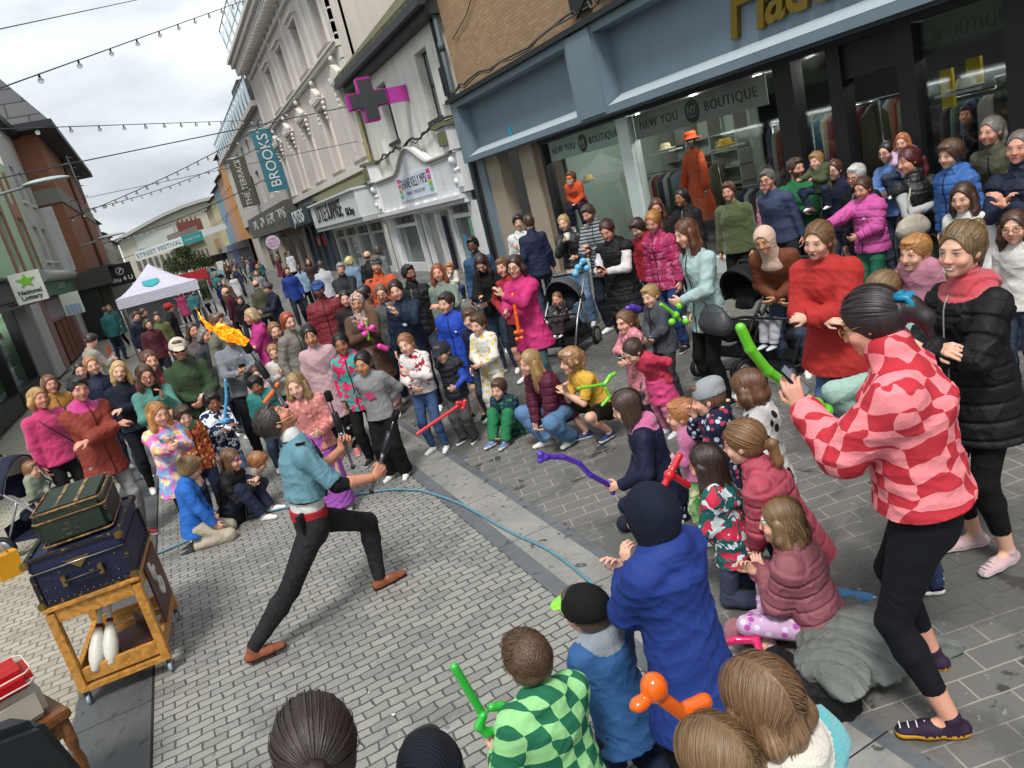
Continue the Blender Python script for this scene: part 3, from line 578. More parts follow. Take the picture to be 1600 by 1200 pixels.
# ---- R3 ornate pale grey building ----
m_sto = render_mat('#d0c8c1', .18, 'pale_pink_stucco', .28, .4); m_stoL = render_mat('#dcd6cf', .2, 'stucco_trim', .3); m_sill = plain('#8d877f', .8, name='stone_sill', dirt=.4)
orn = absroot('ornate_stucco_building', (8, 37, 0), 'tall ornate grey stucco building with rows of pedimented windows and bracketed cornice', 'building')
up = [(28.9+4.05*k, 30.5+4.05*k, 8.75, 10.75) for k in range(4)]; lo = [(28.0+4.05*k, 29.6+4.05*k, 4.55, 7.15) for k in range(5)]
up = [(o[0]+.1, o[1]-.1, o[2], o[3]) for o in up]; lo = [(o[0]+.25, o[1]-.15, o[2], o[3]) for o in lo]
mb = MB(); RW.holes(mb, 27.7, 48, 3.6, 12.3, up+lo, .4); facade_body(RW, mb, 27.7, 48, 0, 12.9, 8); mb.build('wall', m_sto, orn)
for o in up+lo:
    wn = RW.sash(orn, *o, m_stoL, glass_dark((.07, .075, .078, 1)), .25, True, 0, None)
    mb = MB(); w_ = .16
    RW.bx(mb, o[0]-w_, o[0], o[2], o[3]+.02, -.0, .09); RW.bx(mb, o[1], o[1]+w_, o[2], o[3]+.02, 0, .09); RW.bx(mb, o[0]-w_, o[1]+w_, o[3]+.02, o[3]+.2, 0, .13); RW.bx(mb, o[0]-w_-.06, o[1]+w_+.06, o[3]+.2, o[3]+.28, 0, .26)
    if o in lo:
        c = (o[0]+o[1])/2; hw = (o[1]-o[0])/2+w_+.12; z = o[3]+.28
        vs = [RW.pt(c-hw, z, .02), RW.pt(c+hw, z, .02), RW.pt(c, z+.55, .02), RW.pt(c-hw, z, .28), RW.pt(c+hw, z, .28), RW.pt(c, z+.55, .28)]
        mb.add(vs, [(0, 1, 2), (5, 4, 3), (0, 3, 4, 1), (1, 4, 5, 2), (2, 5, 3, 0)]); mb.sphere(RW.pt(c, z+.75, .16), .12, 8); mb.sphere(RW.pt(c, z+.95, .16), .07, 8)
        for s in (-1, 1):
            for q in range(4): mb.sphere(RW.pt(c+s*(hw-.1), o[3]+.1-q*.2, .12), .1-.012*q, 8)
            mb.sphere(RW.pt(c+s*(hw-.1), z+.15, .2), .11, 8)
    mb.build('surround', m_stoL, wn)
    mb = MB(); RW.bx(mb, o[0]-.25, o[1]+.25, o[2]-.14, o[2], 0, .2); mb.build('sill', m_sill, wn)
mb = MB(); RW.bx(mb, 27.7, 48, 8.35, 8.5, 0, .18); RW.bx(mb, 27.7, 48, 8.5, 8.56, 0, .26); RW.bx(mb, 27.7, 48, 4.15, 4.4, 0, .22)
for u in (27.72, 31.6, 35.7, 39.7, 43.7, 47.6): RW.bx(mb, u, u+.22, 8.56, 11.6, 0, .1)
RW.bx(mb, 27.7, 48, 11.55, 11.7, 0, .16); mb.build('string_course', m_stoL, orn)
mb = MB()
for k in range(18):
    z = 4.6+k*.42; RW.bx(mb, 27.72, 28.05+(.12 if k % 2 else 0), z, z+.36, 0, .1)
mb.build('quoins', m_stoL, orn)
mb = MB(); RW.bx(mb, 27.5, 48.2, 12.35, 12.62, -.2, .85); RW.bx(mb, 27.5, 48.2, 12.62, 12.8, -.2, 1.0); RW.bx(mb, 27.6, 48, 12.0, 12.35, 0, .3)
for k in range(34): u = 27.75+k*.6; RW.bx(mb, u, u+.2, 11.85, 12.34, .0, .72)
for k in range(17): u = 27.85+k*1.2; RW.bx(mb, u+.25, u+.9, 11.72, 11.98, .0, .12)
mb.build('cornice', m_stoL, orn)
mb = MB()
for k in range(12): mb.tube([RW.pt(28+k*1.8, 12.8, .7), RW.pt(28+k*1.8, 14.4, .9)], .04, 6)
for z, d in ((13.5, .78), (14.4, .9)): mb.tube([RW.pt(27.8, z, d), RW.pt(48, z, d)], .035, 6)
mb.build('roof_railing', plain('#8d979c', .4, .5, name='galvanised'), orn)
mb = MB()
for k in range(11): RW.bx(mb, 28.1+k*1.8, 29.7+k*1.8, 12.9, 14.2, .8, .82)
mb.build('railing_glass', G_C, orn)
mb = MB(); RW.bx(mb, 27.7, 38.0, 3.62, 3.95, 0, .5); mb.build('lead_flashing', plain('#7c7b5e', .8, name='mossy_lead', dirt=.6), orn)
# mossy rusty pipe
mb = MB(); mb.tube([RW.pt(27.62, 0.1, .12), RW.pt(27.62, 7.3, .12)], .075, 8); RW.bx(mb, 27.45, 27.8, 6.6, 6.95, 0, .3); props(mb.build('drainpipe', plain('#8a845a', .8, name='mossy_pipe', dirt=.5)), 'mossy ochre drainpipe between the white building and the stucco building', 'pipe')
# ---- ground floor shops ----
def shopfront(root, u0, u1, zt, frame, glass, post=.25, n=3, dado=.45, transom=None):
    mb = MB(); w_ = (u1-u0)/n
    for i in range(n+1): u = u0+i*w_; RW.bx(mb, u-post/2, u+post/2, 0, zt, .0, .18)
    RW.bx(mb, u0, u1, 0, dado, 0, .12); RW.bx(mb, u0, u1, zt-.14, zt, 0, .15)
    if transom: RW.bx(mb, u0, u1, transom, transom+.09, .01, .13)
    mb.build('shopfront_frame', frame, root)
    for i in range(n): mb = MB(); RW.bx(mb, u0+i*w_+post/2, u0+(i+1)*w_-post/2, dado, zt-.14, .03, .05); mb.build('shop_window', glass, root)
sf = absroot('toy_shopfront', (8, 32, 0), 'white shopfront with a deep white sign reading Little Surprise Gift Shop', 'shopfront')
mb = MB(); RW.bx(mb, 28.0, 37.1, 2.48, 3.5, .05, .95); RW.bx(mb, 27.95, 37.2, 3.5, 3.58, .05, 1.05); mb.build('sign_box', plain('#d3d8d7', .5, name='sign_white', dirt=.2), sf)
mb = MB(); RW.bx(mb, 27.9, 37.2, 2.3, 2.47, .05, .9); mb.build('sign_base', plain('#aeb4b5', .5), sf)
text_mesh('lettering', 'LITTLE SURPRISE', 1.0, plain('#2e2f31', .6), RW.M(33.3, 3.02, .96), sf, .02, sx=.82, spacing=.9).matrix_parent_inverse = sf.matrix_basis.inverted()
text_mesh('lettering', 'Gift Shop', .42, plain('#2e2f31', .6), RW.M(29.4, 2.8, .96), sf, .02, sx=.85).matrix_parent_inverse = sf.matrix_basis.inverted()
shopfront(sf, 28.2, 37, 2.3, plain('#cfd0cb', .5, dirt=.2), glass_dark((.09, .11, .12, 1)), .3, 4, .4, 1.75)
mb = MB()
for i in range(12): RW.bx(mb, 28.4+i*.7, 28.9+i*.7, 1.9, 2.12, .06, .09)
mb.build('leaded_light', glass_dark((.07, .065, .075, 1), .3), sf)
mb = MB(); RW.bx(mb, 33.0, 34.0, .1, 1.75, .06, .12); dl = mb.build('door', plain('#c7c8c4', .5), sf)
mb = MB(); [RW.bx(mb, 33.2+.4*i, 33.45+.4*i, .8+.3*j, 1.02+.3*j, .121, .125) for i in range(2) for j in range(3)]; mb.build('door_panes', G_D, dl)
jk = absroot('blue_shopfront', (8, 41, 0), 'dark blue shopfront with sign reading Jokers and a red awning poster behind glass', 'shopfront')
m_nv = plain('#22343f', .45, name='navy_paint', dirt=.15)
mb = MB(); RW.bx(mb, 38.6, 44.8, 2.85, 3.72, .05, .8); RW.bx(mb, 37.3, 38.6, 2.9, 3.75, .05, .5); mb.build('sign_box', m_nv, jk)
text_mesh('lettering', 'JOKERS', .95, plain('#a9b4b3', .6), RW.M(41.7, 3.28, .82), jk, .02, sx=1.0, spacing=1.1, offset=.01).matrix_parent_inverse = jk.matrix_basis.inverted()
shopfront(jk, 37.5, 44.7, 2.85, m_nv, glass_dark((.05, .055, .06, 1)), .5, 4, .5)
mb = MB(); RW.bx(mb, 39.9, 43.6, 1.55, 2.1, .055, .075); po = mb.build('window_poster', plain('#c3222c', .5, name='red_poster'), jk)
mb = MB(); RW.bx(mb, 41.3, 42.1, 1.65, 1.95, .076, .08); mb.build('poster_label', M_wh, po)
tr_ = absroot('terrace_shopfront', (8, 54, 0), 'stone fronted bar with a long grey sign and an arched doorway', 'shopfront')
mb = MB(); RW.bx(mb, 45.3, 66, 2.95, 4.5, .05, .7); sb = mb.build('sign_box', plain('#54534f', .6, name='grey_sign', dirt=.2), tr_)
for t, u in (('TAPAS', 47.8), ('STEAK', 52.4), ('GIN', 57.0), ('BAR', 61.4)): text_mesh('lettering', t, .95, plain('#a8a8a2', .6), RW.M(u, 3.8, .72), tr_, .02, sx=1.3).matrix_parent_inverse = tr_.matrix_basis.inverted()
mb = MB(); RW.bx(mb, 45.3, 66, 0, 2.95, .0, .12); mb.build('stone_wall', brickmat('#6b625b', '#8a7d70', '#5b544c', .5, .25, name='rubble_stone'), tr_)
mb = MB(); RW.bx(mb, 54.0, 66, 0, 2.9, .12, .3); mb.build('cream_frontage', plain('#b3ab98', .6, dirt=.25), tr_)
def archdoor(u0, u1, zt, dd=.14):
    mb = MB(); c = (u0+u1)/2; r = (u1-u0)/2; pts = [(c-r, 0.05)]+[(c-r*math.cos(t), zt-r+r*math.sin(t)*1.0) for t in np.linspace(0, PI, 12)]+[(c+r, .05)]
    vs = [RW.pt(u, z, dd) for u, z in pts]+[RW.pt(u, z, dd+.02) for u, z in pts]; n = len(pts)
    mb.add(vs, [tuple(range(n)), tuple(range(2*n-1, n-1, -1))]+[(i, i+n, (i+1) % n+n, (i+1) % n) for i in range(n)]); return mb
archdoor(50.2, 52.6, 2.4).build('arched_door', M_blk, tr_); archdoor(46.6, 48.4, 2.2).build('arched_door', M_char, tr_)
mb = MB(); RW.bx(mb, 56.5, 58, .8, 2.0, .3, .32); RW.bx(mb, 60, 62, .4, 2.2, .3, .32); mb.build('shop_window', G_D, tr_)
bsg = absroot('round_shop_sign', (7.0, 56, 2.6), 'round pink and lilac hanging sign beside the stone bar front', 'sign')
mb = MB(); mb.prism([(.45*math.cos(a), .45*math.sin(a)) for a in np.linspace(0, 2*PI, 25)[:-1]], -.05, .05, 0, Matrix.Translation((6.9, 52, 2.35))); ro = mb.build('sign_disc', plain('#d8cfe8', .5, name='lilac_sign'), bsg)
for k, t in enumerate(('SWEET', 'BOOTH', 'TREATS')): text_mesh('lettering', t, .2, plain('#b8375f', .5), facadeM(51.94, 2.55-k*.22, 6.9), ro, .004)
mb = MB(); mb.tube([(7.3, 52, 2.6), (7.9, 52, 2.6)], .03, 6); mb.build('bracket', M_iron, bsg)
# hanging banners
def banner(Y, p_tl, p_br, X0, X1, z0, z1, col, txt, tcol, label, ts, sx=.9):
    r = absroot('banner_sign', ((X0+X1)/2, Y, (z0+z1)/2), label, 'banner')
    mb = MB(); mb.box(X0, X1, Y-.02, Y+.02, z0, z1); cl = mb.build('banner_cloth', plain(col, .7, name='banner_cloth'), r)
    M = facadeM(Y-.03, (z0+z1)/2, (X0+X1)/2) @ Matrix.Rotation(PI/2, 4, 'Z')
    text_mesh('lettering', txt, ts, plain(tcol, .6), M, cl, .005, sx=sx)
    mb = MB(); mb.tube([(X0-.05, Y, z1+.04), (8.1, Y, z1+.04)], .03, 6); mb.tube([(X0-.05, Y, z0-.04), (8.1, Y, z0-.04)], .03, 6); mb.build('banner_pole', plain('#c8c8c4', .4, .5), r)
    return r
banner(46, 0, 0, 6.75, 7.95, 5.1, 8.55, '#3d7585', 'BROOKS', '#d7dfdc', 'blue vertical banner reading Brooks on the stucco building', .85)
banner(61, 0, 0, 6.75, 8.0, 5.3, 8.9, '#55554a', 'THE TERRACE', '#c9c9bf', 'olive grey vertical banner reading The Terrace beyond the blue one', .6)
# ---- R4 roof terrace building ----
rt4 = absroot('roof_terrace_building', (8, 62, 0), 'stucco building with a glass balustrade along its roof terrace', 'building')
op4 = [(49.5+3.6*k, 51+3.6*k, 5.2, 7.4) for k in range(7)]; op4b = [(49.8+3.6*k, 50.8+3.6*k, 8.3, 9.6) for k in range(7)]
mb = MB(); RW.holes(mb, 48, 76, 4.2, 10.2, op4+op4b, .35); facade_body(RW, mb, 48, 76, 0, 10.2, 8); RW.bx(mb, 48, 76, 10.2, 10.5, -8, .4); mb.build('wall', render_mat('#c2bdb8', .15, 'grey_stucco', .3), rt4)
for o in op4+op4b: RW.sash(rt4, *o, m_stoL, G_D, .2, True, 0, None)
mb = MB()
for k in range(17): mb.tube([RW.pt(48.3+k*1.7, 10.5, .3), RW.pt(48.3+k*1.7, 12.0, .3)], .045, 6)
mb.tube([RW.pt(48.2, 12.0, .3), RW.pt(76, 12.0, .3)], .05, 6); mb.build('roof_railing', plain('#9aa7ad', .4, .5), rt4)
mb = MB(); RW.bx(mb, 48.3, 75.8, 10.55, 11.9, .28, .3); mb.build('railing_glass', plain('#6f8593', .15, name='tinted_glass'), rt4)
for a_, b_, c_ in ((49, 52, 13.6), (56, 60, 13.3)): mb = MB(); RW.bx(mb, a_, b_, 10.5, c_, -4, -.4); mb.build('roof_dormer', slate('#4c4744'), rt4)
# ---- far coloured houses ----
fx = 8.0; u = 76.0
for i, (c, ln, zt, lb) in enumerate((('#c08a4c', 5, 11.2, 'ochre painted narrow house beyond the roof terrace'), ('#b98e76', 7, 9.8, 'salmon painted house with tall white framed windows'), ('#7d9aa8', 9, 9.4, 'pale blue painted house far down the right side'), ('#c0b98c', 9, 9.0, 'pale yellow painted house far down the right side'), ('#b3a389', 12, 8.6, 'beige house near the end of the right side'))):
    r = absroot('terraced_house', (fx, u+ln/2, 0), lb, 'house', 'painted houses far down the right side')
    n = max(2, int(ln/2.2)); o5 = [(u+.5+k*ln/n, u+.5+k*ln/n+.95, 4.6, 6.4) for k in range(n)]+[(u+.5+k*ln/n, u+.5+k*ln/n+.95, 7.2, 8.3) for k in range(n)]
    mb = MB(); RW.holes(mb, u, u+ln, 3.2, zt, o5, .3); facade_body(RW, mb, u, u+ln, 0, zt, 7); mb.build('wall', render_mat(c, .15, 'painted_render', .25), r)
    for o in o5: RW.sash(r, *o, M_wh, G_D, .1, True)
    mb = MB(); RW.bx(mb, u+.1, u+ln-.1, 2.5, 3.2, 0, .5); RW.bx(mb, u+.1, u+ln-.1, 0, 2.5, 0, .1); mb.build('shopfront', plain(['#2c2f33', '#3a3a3a', '#3b4d7c', '#8a8f93', '#4a4038'][i], .5), r)
    mb = MB(); v = [RW.pt(u, zt, .4), RW.pt(u+ln, zt, .4), RW.pt(u+ln, zt+2, -3), RW.pt(u, zt+2, -3), RW.pt(u, zt, -3), RW.pt(u+ln, zt, -3)]; mb.add(v, [(0, 1, 2, 3), (0, 3, 4), (1, 5, 2), (0, 4, 5, 1), (2, 5, 4, 3)])
    mb.box(fx+1.5, fx+2.2, u+.5, u+1.6, zt, zt+3); mb.build('roof', slate('#55504a'), r); u += ln
# ================= left side =================
LW = Wall(-1, -4.0)
m_mint = render_mat('#b2cfae', .15, 'mint_render', .2); m_brp = render_mat('#a8776c', .15, 'brown_pink_band', .2); m_gryr = render_mat('#bfc0ba', .3, 'grey_render', .45)
g1 = absroot('mint_green_building', (-4, 22, 0), 'mint green building with brown pink window surrounds over dark shopfronts, left edge', 'building')
o6 = [(16.5, 18.0, 3.6, 5.4), (21.8, 23.2, 3.5, 5.3), (27.6, 28.8, 3.5, 5.3), (31.4, 32.6, 3.5, 5.3)]
mb = MB(); LW.holes(mb, 10, 34, 3.05, 7.4, o6, .35); facade_body(LW, mb, 10, 34, 3.05, 7.4, 7); LW.bx(mb, 24.4, 34, 0, 3.05, -7, -.3); mb.build('wall', m_mint, g1)
for o in o6:
    wn = LW.sash(g1, *o, M_wh, G_D, .2, True)
    mb = MB(); LW.bx(mb, o[0]-.3, o[0], o[2]-.2, 7.0, 0, .06); LW.bx(mb, o[1], o[1]+.3, o[2]-.2, 7.0, 0, .06); LW.bx(mb, o[0], o[1], o[3], o[3]+.5, 0, .06); mb.build('surround', m_brp, wn)
mb = MB(); LW.bx(mb, 10, 26.2, 2.32, 3.0, .0, .35); LW.bx(mb, 10, 26.3, 3.0, 3.1, 0, .5); dsg = mb.build('dark_fascia', plain('#3c3d3c', .5, name='charcoal_fascia', dirt=.2), g1)
for u in (25.0, 24.2, 23.5): mb = MB(); LW.bx(mb, u-.3, u, 2.5, 2.9, .352, .37); mb.build('yellow_letter_block', plain('#d39a2c', .5), dsg)
# shop window bright, stone pier
mb = MB(); LW.bx(mb, 10, 24.2, .4, 2.2, -.25, -.24); mb.build('shop_window', G_C, g1)
mb = MB()
for u in (10, 14.0, 17.6, 21, 24.1): LW.bx(mb, u, u+.16, 0, 2.32, -.25, 0)
LW.bx(mb, 10, 24.2, 0, .4, -.25, 0); mb.build('shopfront_frame', m_dk, g1)
mb = MB(); LW.bx(mb, 24.3, 27.3, 0, 2.32, -.2, .02); mb.build('grey_stone_pier', render_mat('#7c7f7c', .2, 'polished_stone', .3), g1)
mb = MB(); LW.bx(mb, 26.6, 28.4, 0, 2.32, .02, .1); mb.build('pale_stone_pier', render_mat('#b7b8b3', .2, 'pale_stone', .3), g1)
pk = [plain(c, .6, name='packet') for c in ('#c9a52a', '#a8362d', '#2f6e9e', '#d6d3c5', '#4d8a4b', '#b8a3c0', '#1f2a55', '#c7d9d4')]
sh = absroot('shop_shelves', (-4.6, 17, 0), 'lit shop shelves stocked with colourful packets and bottles behind the left window', 'shelves')
mb = MB()
for z in (.45, .85, 1.25, 1.65): LW.bx(mb, 10.2, 24, z-.03, z, -.9, -.35)
LW.bx(mb, 10, 24.2, .1, 2.3, -1.1, -1.0); mb.build('shelf_boards', plain('#b9bdb9', .5), sh)
pks = [MB() for _ in pk]; r6 = random.Random(8)
for z in (.45, .85, 1.25, 1.65):
    u = 10.3
    while u < 24: w_ = r6.uniform(.08, .22); h_ = r6.uniform(.14, .32); LW.bx(pks[r6.randrange(8)], u, u+w_, z, z+h_, -.75, -.45+r6.uniform(0, .06)); u += w_+r6.uniform(.01, .06)
for m, p in zip(pk, pks): props(p.build('packets', m, sh), kind='stuff')
mb = MB(); LW.bx(mb, 11, 24, 2.2, 2.25, -.9, -.6); mb.build('light_strip', NB('lamp').fin((1, 1, 1, 1), emis=(.95, 1, 1, 1), es=6), sh)
# mauve doorway shop with lottery sign
dw = absroot('mauve_shopfront', (-4, 31, 0), 'mauve shopfront with wood panelled door under a green sign, left side', 'shopfront')
m_mau = plain('#8a6a68', .5, name='mauve_paint'); m_wd = plain('#6e3a1c', .45, sc=2, var=.2, name='varnished_wood')
mb = MB(); LW.bx(mb, 28.4, 29.4, 0, 2.35, .0, .14); LW.bx(mb, 35.2, 36.0, 0, 2.35, 0, .14); LW.bx(mb, 29.4, 35.2, 1.55, 2.35, 0, .08); mb.build('mauve_frame', m_mau, dw)
mb = MB(); LW.bx(mb, 29.8, 34.9, 1.65, 2.28, .08, .1); mb.build('fanlight', plain('#8d8694', .3, name='milky_glass'), dw)
mb = MB(); LW.bx(mb, 30.9, 35.2, 0, 1.55, -.1, .02)
for u in (32.2, 33.6): LW.bx(mb, u, u+.08, .05, 1.5, .02, .05)
mb.build('door', m_wd, dw)
mb = MB(); LW.bx(mb, 29.4, 30.9, .1, 1.5, -.15, -.1); mb.build('side_window', G_D, dw)
mb = MB(); LW.bx(mb, 28.6, 37.5, 2.42, 3.0, .05, .4); gs = mb.build('green_sign', plain('#3f6f5c', .5, name='green_sign'), dw)
mb = MB(); mb.tube([LW.pt(28.4, 3.1, .45), LW.pt(37.5, 3.1, .45)], .2, 10); mb.build('rolled_awning', plain('#a5aaa5', .6), dw)
text_mesh('lettering', 'POST OFFICE', .34, plain('#9db5a7', .6), LW.M(33, 2.72, .41), gs, .01)
lot = absroot('lottery_sign', (-3.4, 27, 2.6), 'square white projecting sign with a green star reading National Lottery', 'sign')
def board(root, p, w_, h_, Y, col, t=.06, nm='sign_board'):
    c = ondepth(p[0], p[1], Y); mb = MB(); mb.box(c.x-w_/2, c.x+w_/2, Y-t/2, Y+t/2, c.z-h_/2, c.z+h_/2); return mb.build(nm, plain(col, .5, name='sign_face', var=.04), root), c
Yl = 16.0; ls, c = board(lot, (48, 457), .50, .55, Yl, '#c9ccc6')
st = [((.13 if k % 2 == 0 else .055)*math.sin(k*PI/5)*1.25, (.13 if k % 2 == 0 else .055)*math.cos(k*PI/5)) for k in range(10)]
mb = MB(); mb.prism(st, -.045, -.032, 0, Matrix.Translation((c.x, Yl, c.z+.12))); mb.build('green_star', plain('#6fb52c', .5), ls)
text_mesh('lettering', 'National', .112, m_txt, facadeM(Yl-.036, c.z-.08, c.x), ls, .003, offset=.003); text_mesh('lettering', 'Lottery', .112, m_txt, facadeM(Yl-.036, c.z-.18, c.x), ls, .003, offset=.003)
mb = MB(); mb.tube([(c.x-.28, Yl, c.z+.2), (-4.0, Yl, c.z+.2)], .02, 6); mb.tube([(c.x-.28, Yl, c.z-.2), (-4.0, Yl, c.z-.2)], .02, 6); mb.build('bracket', M_iron, lot)
shu = absroot('shoe_shop_sign', (-2.6, 40, 3.3), 'black projecting sign reading Shu 4 U with a round white emblem', 'sign')
Ys = 40.0; ss, c = board(shu, (190, 432), 1.12, .98, Ys, '#111214'); text_mesh('lettering', 'shu 4 U', .3, M_wh, facadeM(Ys-.04, c.z-.22, c.x), ss, .005, offset=.006)
mb = MB()
for k in range(24):
    a0, a1 = 2*PI*k/24, 2*PI*(k+1)/24; mb.add([(c.x+.17*math.cos(a0), Ys-.037, c.z+.16+.17*math.sin(a0)), (c.x+.17*math.cos(a1), Ys-.037, c.z+.16+.17*math.sin(a1)), (c.x+.14*math.cos(a1), Ys-.037, c.z+.16+.14*math.sin(a1)), (c.x+.14*math.cos(a0), Ys-.037, c.z+.16+.14*math.sin(a0))], [(0, 1, 2, 3)])
mb.add([(c.x-.08, Ys-.037, c.z+.09), (c.x-.04, Ys-.037, c.z+.07), (c.x+.1, Ys-.037, c.z+.26), (c.x+.03, Ys-.037, c.z+.27)], [(0, 1, 2, 3)]); mb.build('emblem', M_wh, ss)
mb = MB(); mb.tube([(c.x-.5, Ys, c.z+.1), (-3.9, Ys, c.z+.1)], .03, 6); mb.build('bracket', M_iron, shu)
ns, c = board(absroot('notice_board', (-3.3, 28, 1.5), 'pale projecting notice board below the green sign', 'sign'), (115, 480), .44, .56, 22.0, '#a8b0a4')
mb = MB(); [mb.box(c.x-.17+.09*k, c.x-.11+.09*k, 21.955, 21.965, c.z-.25, c.z-.02) for k in range(4)]; mb.build('drawing', plain('#7388a8', .6), ns)
mb = MB(); mb.tube([(c.x-.3, 22, c.z+.3), (-4.0, 22, c.z+.3)], .02, 5); mb.build('bracket', M_iron, ns.parent)
# grey rendered building
g2 = absroot('grey_rendered_building', (-4, 37, 0), 'narrow grey white rendered building between the mint building and the brick one', 'building')
o7 = [(35.0, 36.2, 3.8, 5.2), (37.4, 38.4, 3.8, 5.2), (35.2, 36.2, 6.2, 7.6), (37.4, 38.4, 6.2, 7.6)]
mb = MB(); LW.holes(mb, 34, 39.4, 3, 9.3, o7, .3); facade_body(LW, mb, 34, 39.4, 0, 9.3, 7); LW.bx(mb, 36.1, 39.4, 0, 3, -.3, .0); mb.build('wall', m_gryr, g2)
for o in o7: LW.sash(g2, *o, M_wh, G_D, .12, True, 0, M_wh)
mb = MB(); LW.bx(mb, 33.9, 39.5, 9.2, 9.5, 0, .35); mb.build('eaves', M_iron, g2)
# brick building with mansard
BW = Wall(-1, -3.05); m_ob = brickmat('#a0593c', '#8e4a30', '#8b7a6a', .225, .075); m_ob2 = brickmat('#a0593c', '#8e4a30', '#8b7a6a', .225, .075, 'y')
bb = absroot('orange_brick_building', (-3.4, 50, 0), 'orange brick building with dark slate mansard roof and concrete band, left side', 'building')
mb = MB(); mb.box(-12, -3.05, 39.6, 58, 3.1, 9.6); mb.build('wall', [m_ob2, m_ob], bb)
me = bb.children[0].data
for p in me.polygons: p.material_index = 1 if abs(p.normal.x) > .5 else 0
mb = MB(); mb.box(-12.02, -3.0, 39.5, 58.05, 6.3, 6.95); mb.build('concrete_band', render_mat('#8e8b80', .3, 'concrete'), bb)
mb = MB(); mb.box(-4.1, -3.5, 39.52, 39.58, 3.3, 6.2); mb.build('window_strip', M_wh, bb)
mb = MB(); v = [(-12, 38.7, 9.6), (-2.3, 38.7, 9.6), (-2.3, 58.5, 9.6), (-12, 58.5, 9.6), (-12, 41, 16), (-6.2, 41, 16), (-6.2, 58.5, 16), (-12, 58.5, 16)]
mb.add(v, [(0, 1, 5, 4), (1, 2, 6, 5), (4, 5, 6, 7), (3, 2, 1, 0), (2, 3, 7, 6), (0, 4, 7, 3)])
def slx():
    b = NB('slate_front'); t = b.n('TexCoord'); s = b.n('SeparateXYZ', i_0=t.outputs['Object']); v = b.n('CombineXYZ', i_0=s.outputs[0], i_1=s.outputs[2], i_2=0.).outputs[0]
    br = b.n('TexBrick', i_Vector=v, i_Scale=1.0); br.inputs['Mortar Size'].default_value = .03; br.inputs['Brick Width'].default_value = 1.5; br.inputs['Row Height'].default_value = .62
    br.inputs['Color1'].default_value = (.075, .078, .085, 1); br.inputs['Color2'].default_value = (.095, .098, .105, 1); br.inputs['Mortar'].default_value = (.02, .02, .022, 1)
    return b.fin(br.outputs[0], .7, b.bump(b.math('SUBTRACT', b.noise(v, 8), br.outputs[1]), .4, .02))
mb.build('roof', slx(), bb); mb = MB(); mb.box(-12, -2.2, 38.5, 58.6, 9.3, 9.6); mb.build('soffit', plain('#26272b', .6), bb)
mb = MB(); BW.bx(mb, 39.3, 58, 2.35, 3.1, 0, .8); BW.bx(mb, 39.3, 58, 3.1, 3.2, 0, 1.0); mb.box(-4, -3.05, 39.3, 39.9, 2.35, 3.1); mb.build('dark_fascia', plain('#4b4846', .55, name='dark_fascia', dirt=.2), bb)
mb = MB(); BW.bx(mb, 41.5, 46.5, 0, 2.35, 0, .5); mb.build('olive_column', plain('#6b6656', .6, name='olive_render'), bb)
mb = MB(); mb.box(-4, -3.05, 39.7, 58, 0, 2.35); mb.build('dark_shopfront', plain('#26282a', .4), bb)
mb = MB(); mb.tube([BW.pt(48, .1, .1), BW.pt(48, 9.3, .1)], .09, 6); mb.build('drainpipe', plain('#6a4a3a', .6), bb)
# antenna
an = props((lambda m: (m.tube([ondepth(104, 247, 44), ondepth(135, 320, 44)], .06, 6), [m.tube([ondepth(104+dx, 247+dx*2.3, 44), ondepth(112+dx, 250+dx*2.3-3, 44)], .02, 4) for dx in (1, 8, 14, 20, 27)], m.tube([ondepth(76, 268, 44), ondepth(108, 258, 44)], .06, 5), m.build('roof_aerial', plain('#8d9398', .5, .4)))[-1])(MB()), 'metal aerial mast braced off the orange brick building', 'aerial')
# beyond
u = 58.0
for i, (c, ln, zt, lb) in enumerate((('#c2c1b8', 10, 8.6, 'white rendered house just beyond the orange brick building'), ('#a9a6a2', 12, 7.6, 'grey rendered house far down the left side'), ('#b5ae9c', 12, 6.8, 'cream house far down the left side'), ('#a29c90', 12, 6.4, 'stone coloured house at the far end of the left side'))):
    r = absroot('terraced_house', (-4, u+ln/2, 0), lb, 'house', 'houses far down the left side'); n = 4
    o8 = [(u+.6+k*ln/n, u+.6+k*ln/n+1.1, 3.9, 5.3) for k in range(n)]+([(u+.6+k*ln/n, u+.6+k*ln/n+1.1, 6.2, 7.4) for k in range(n)] if zt > 8 else [])
    mb = MB(); LW.holes(mb, u, u+ln, 3, zt, o8, .3); facade_body(LW, mb, u, u+ln, 0, zt, 7); mb.build('wall', render_mat(c, .25, 'render', .35), r)
    for o in o8: LW.sash(r, *o, M_wh, G_D, .1, True)
    mb = MB(); LW.bx(mb, u, u+ln, 2.4, 3.0, 0, .4); LW.bx(mb, u, u+ln, 0, 2.4, -.3, .02); mb.build('shopfront', plain(['#2b2c2e', '#51433c', '#35413f', '#3e3e45'][i], .5), r)
    mb = MB(); v = [LW.pt(u, zt, .35), LW.pt(u+ln, zt, .35), LW.pt(u+ln, zt+2, -3), LW.pt(u, zt+2, -3), LW.pt(u, zt, -3), LW.pt(u+ln, zt, -3)]; mb.add(v, [(0, 1, 2, 3), (0, 3, 4), (1, 5, 2), (0, 4, 5, 1), (2, 5, 4, 3)]); mb.build('roof', slate('#4b4844'), r); u += ln
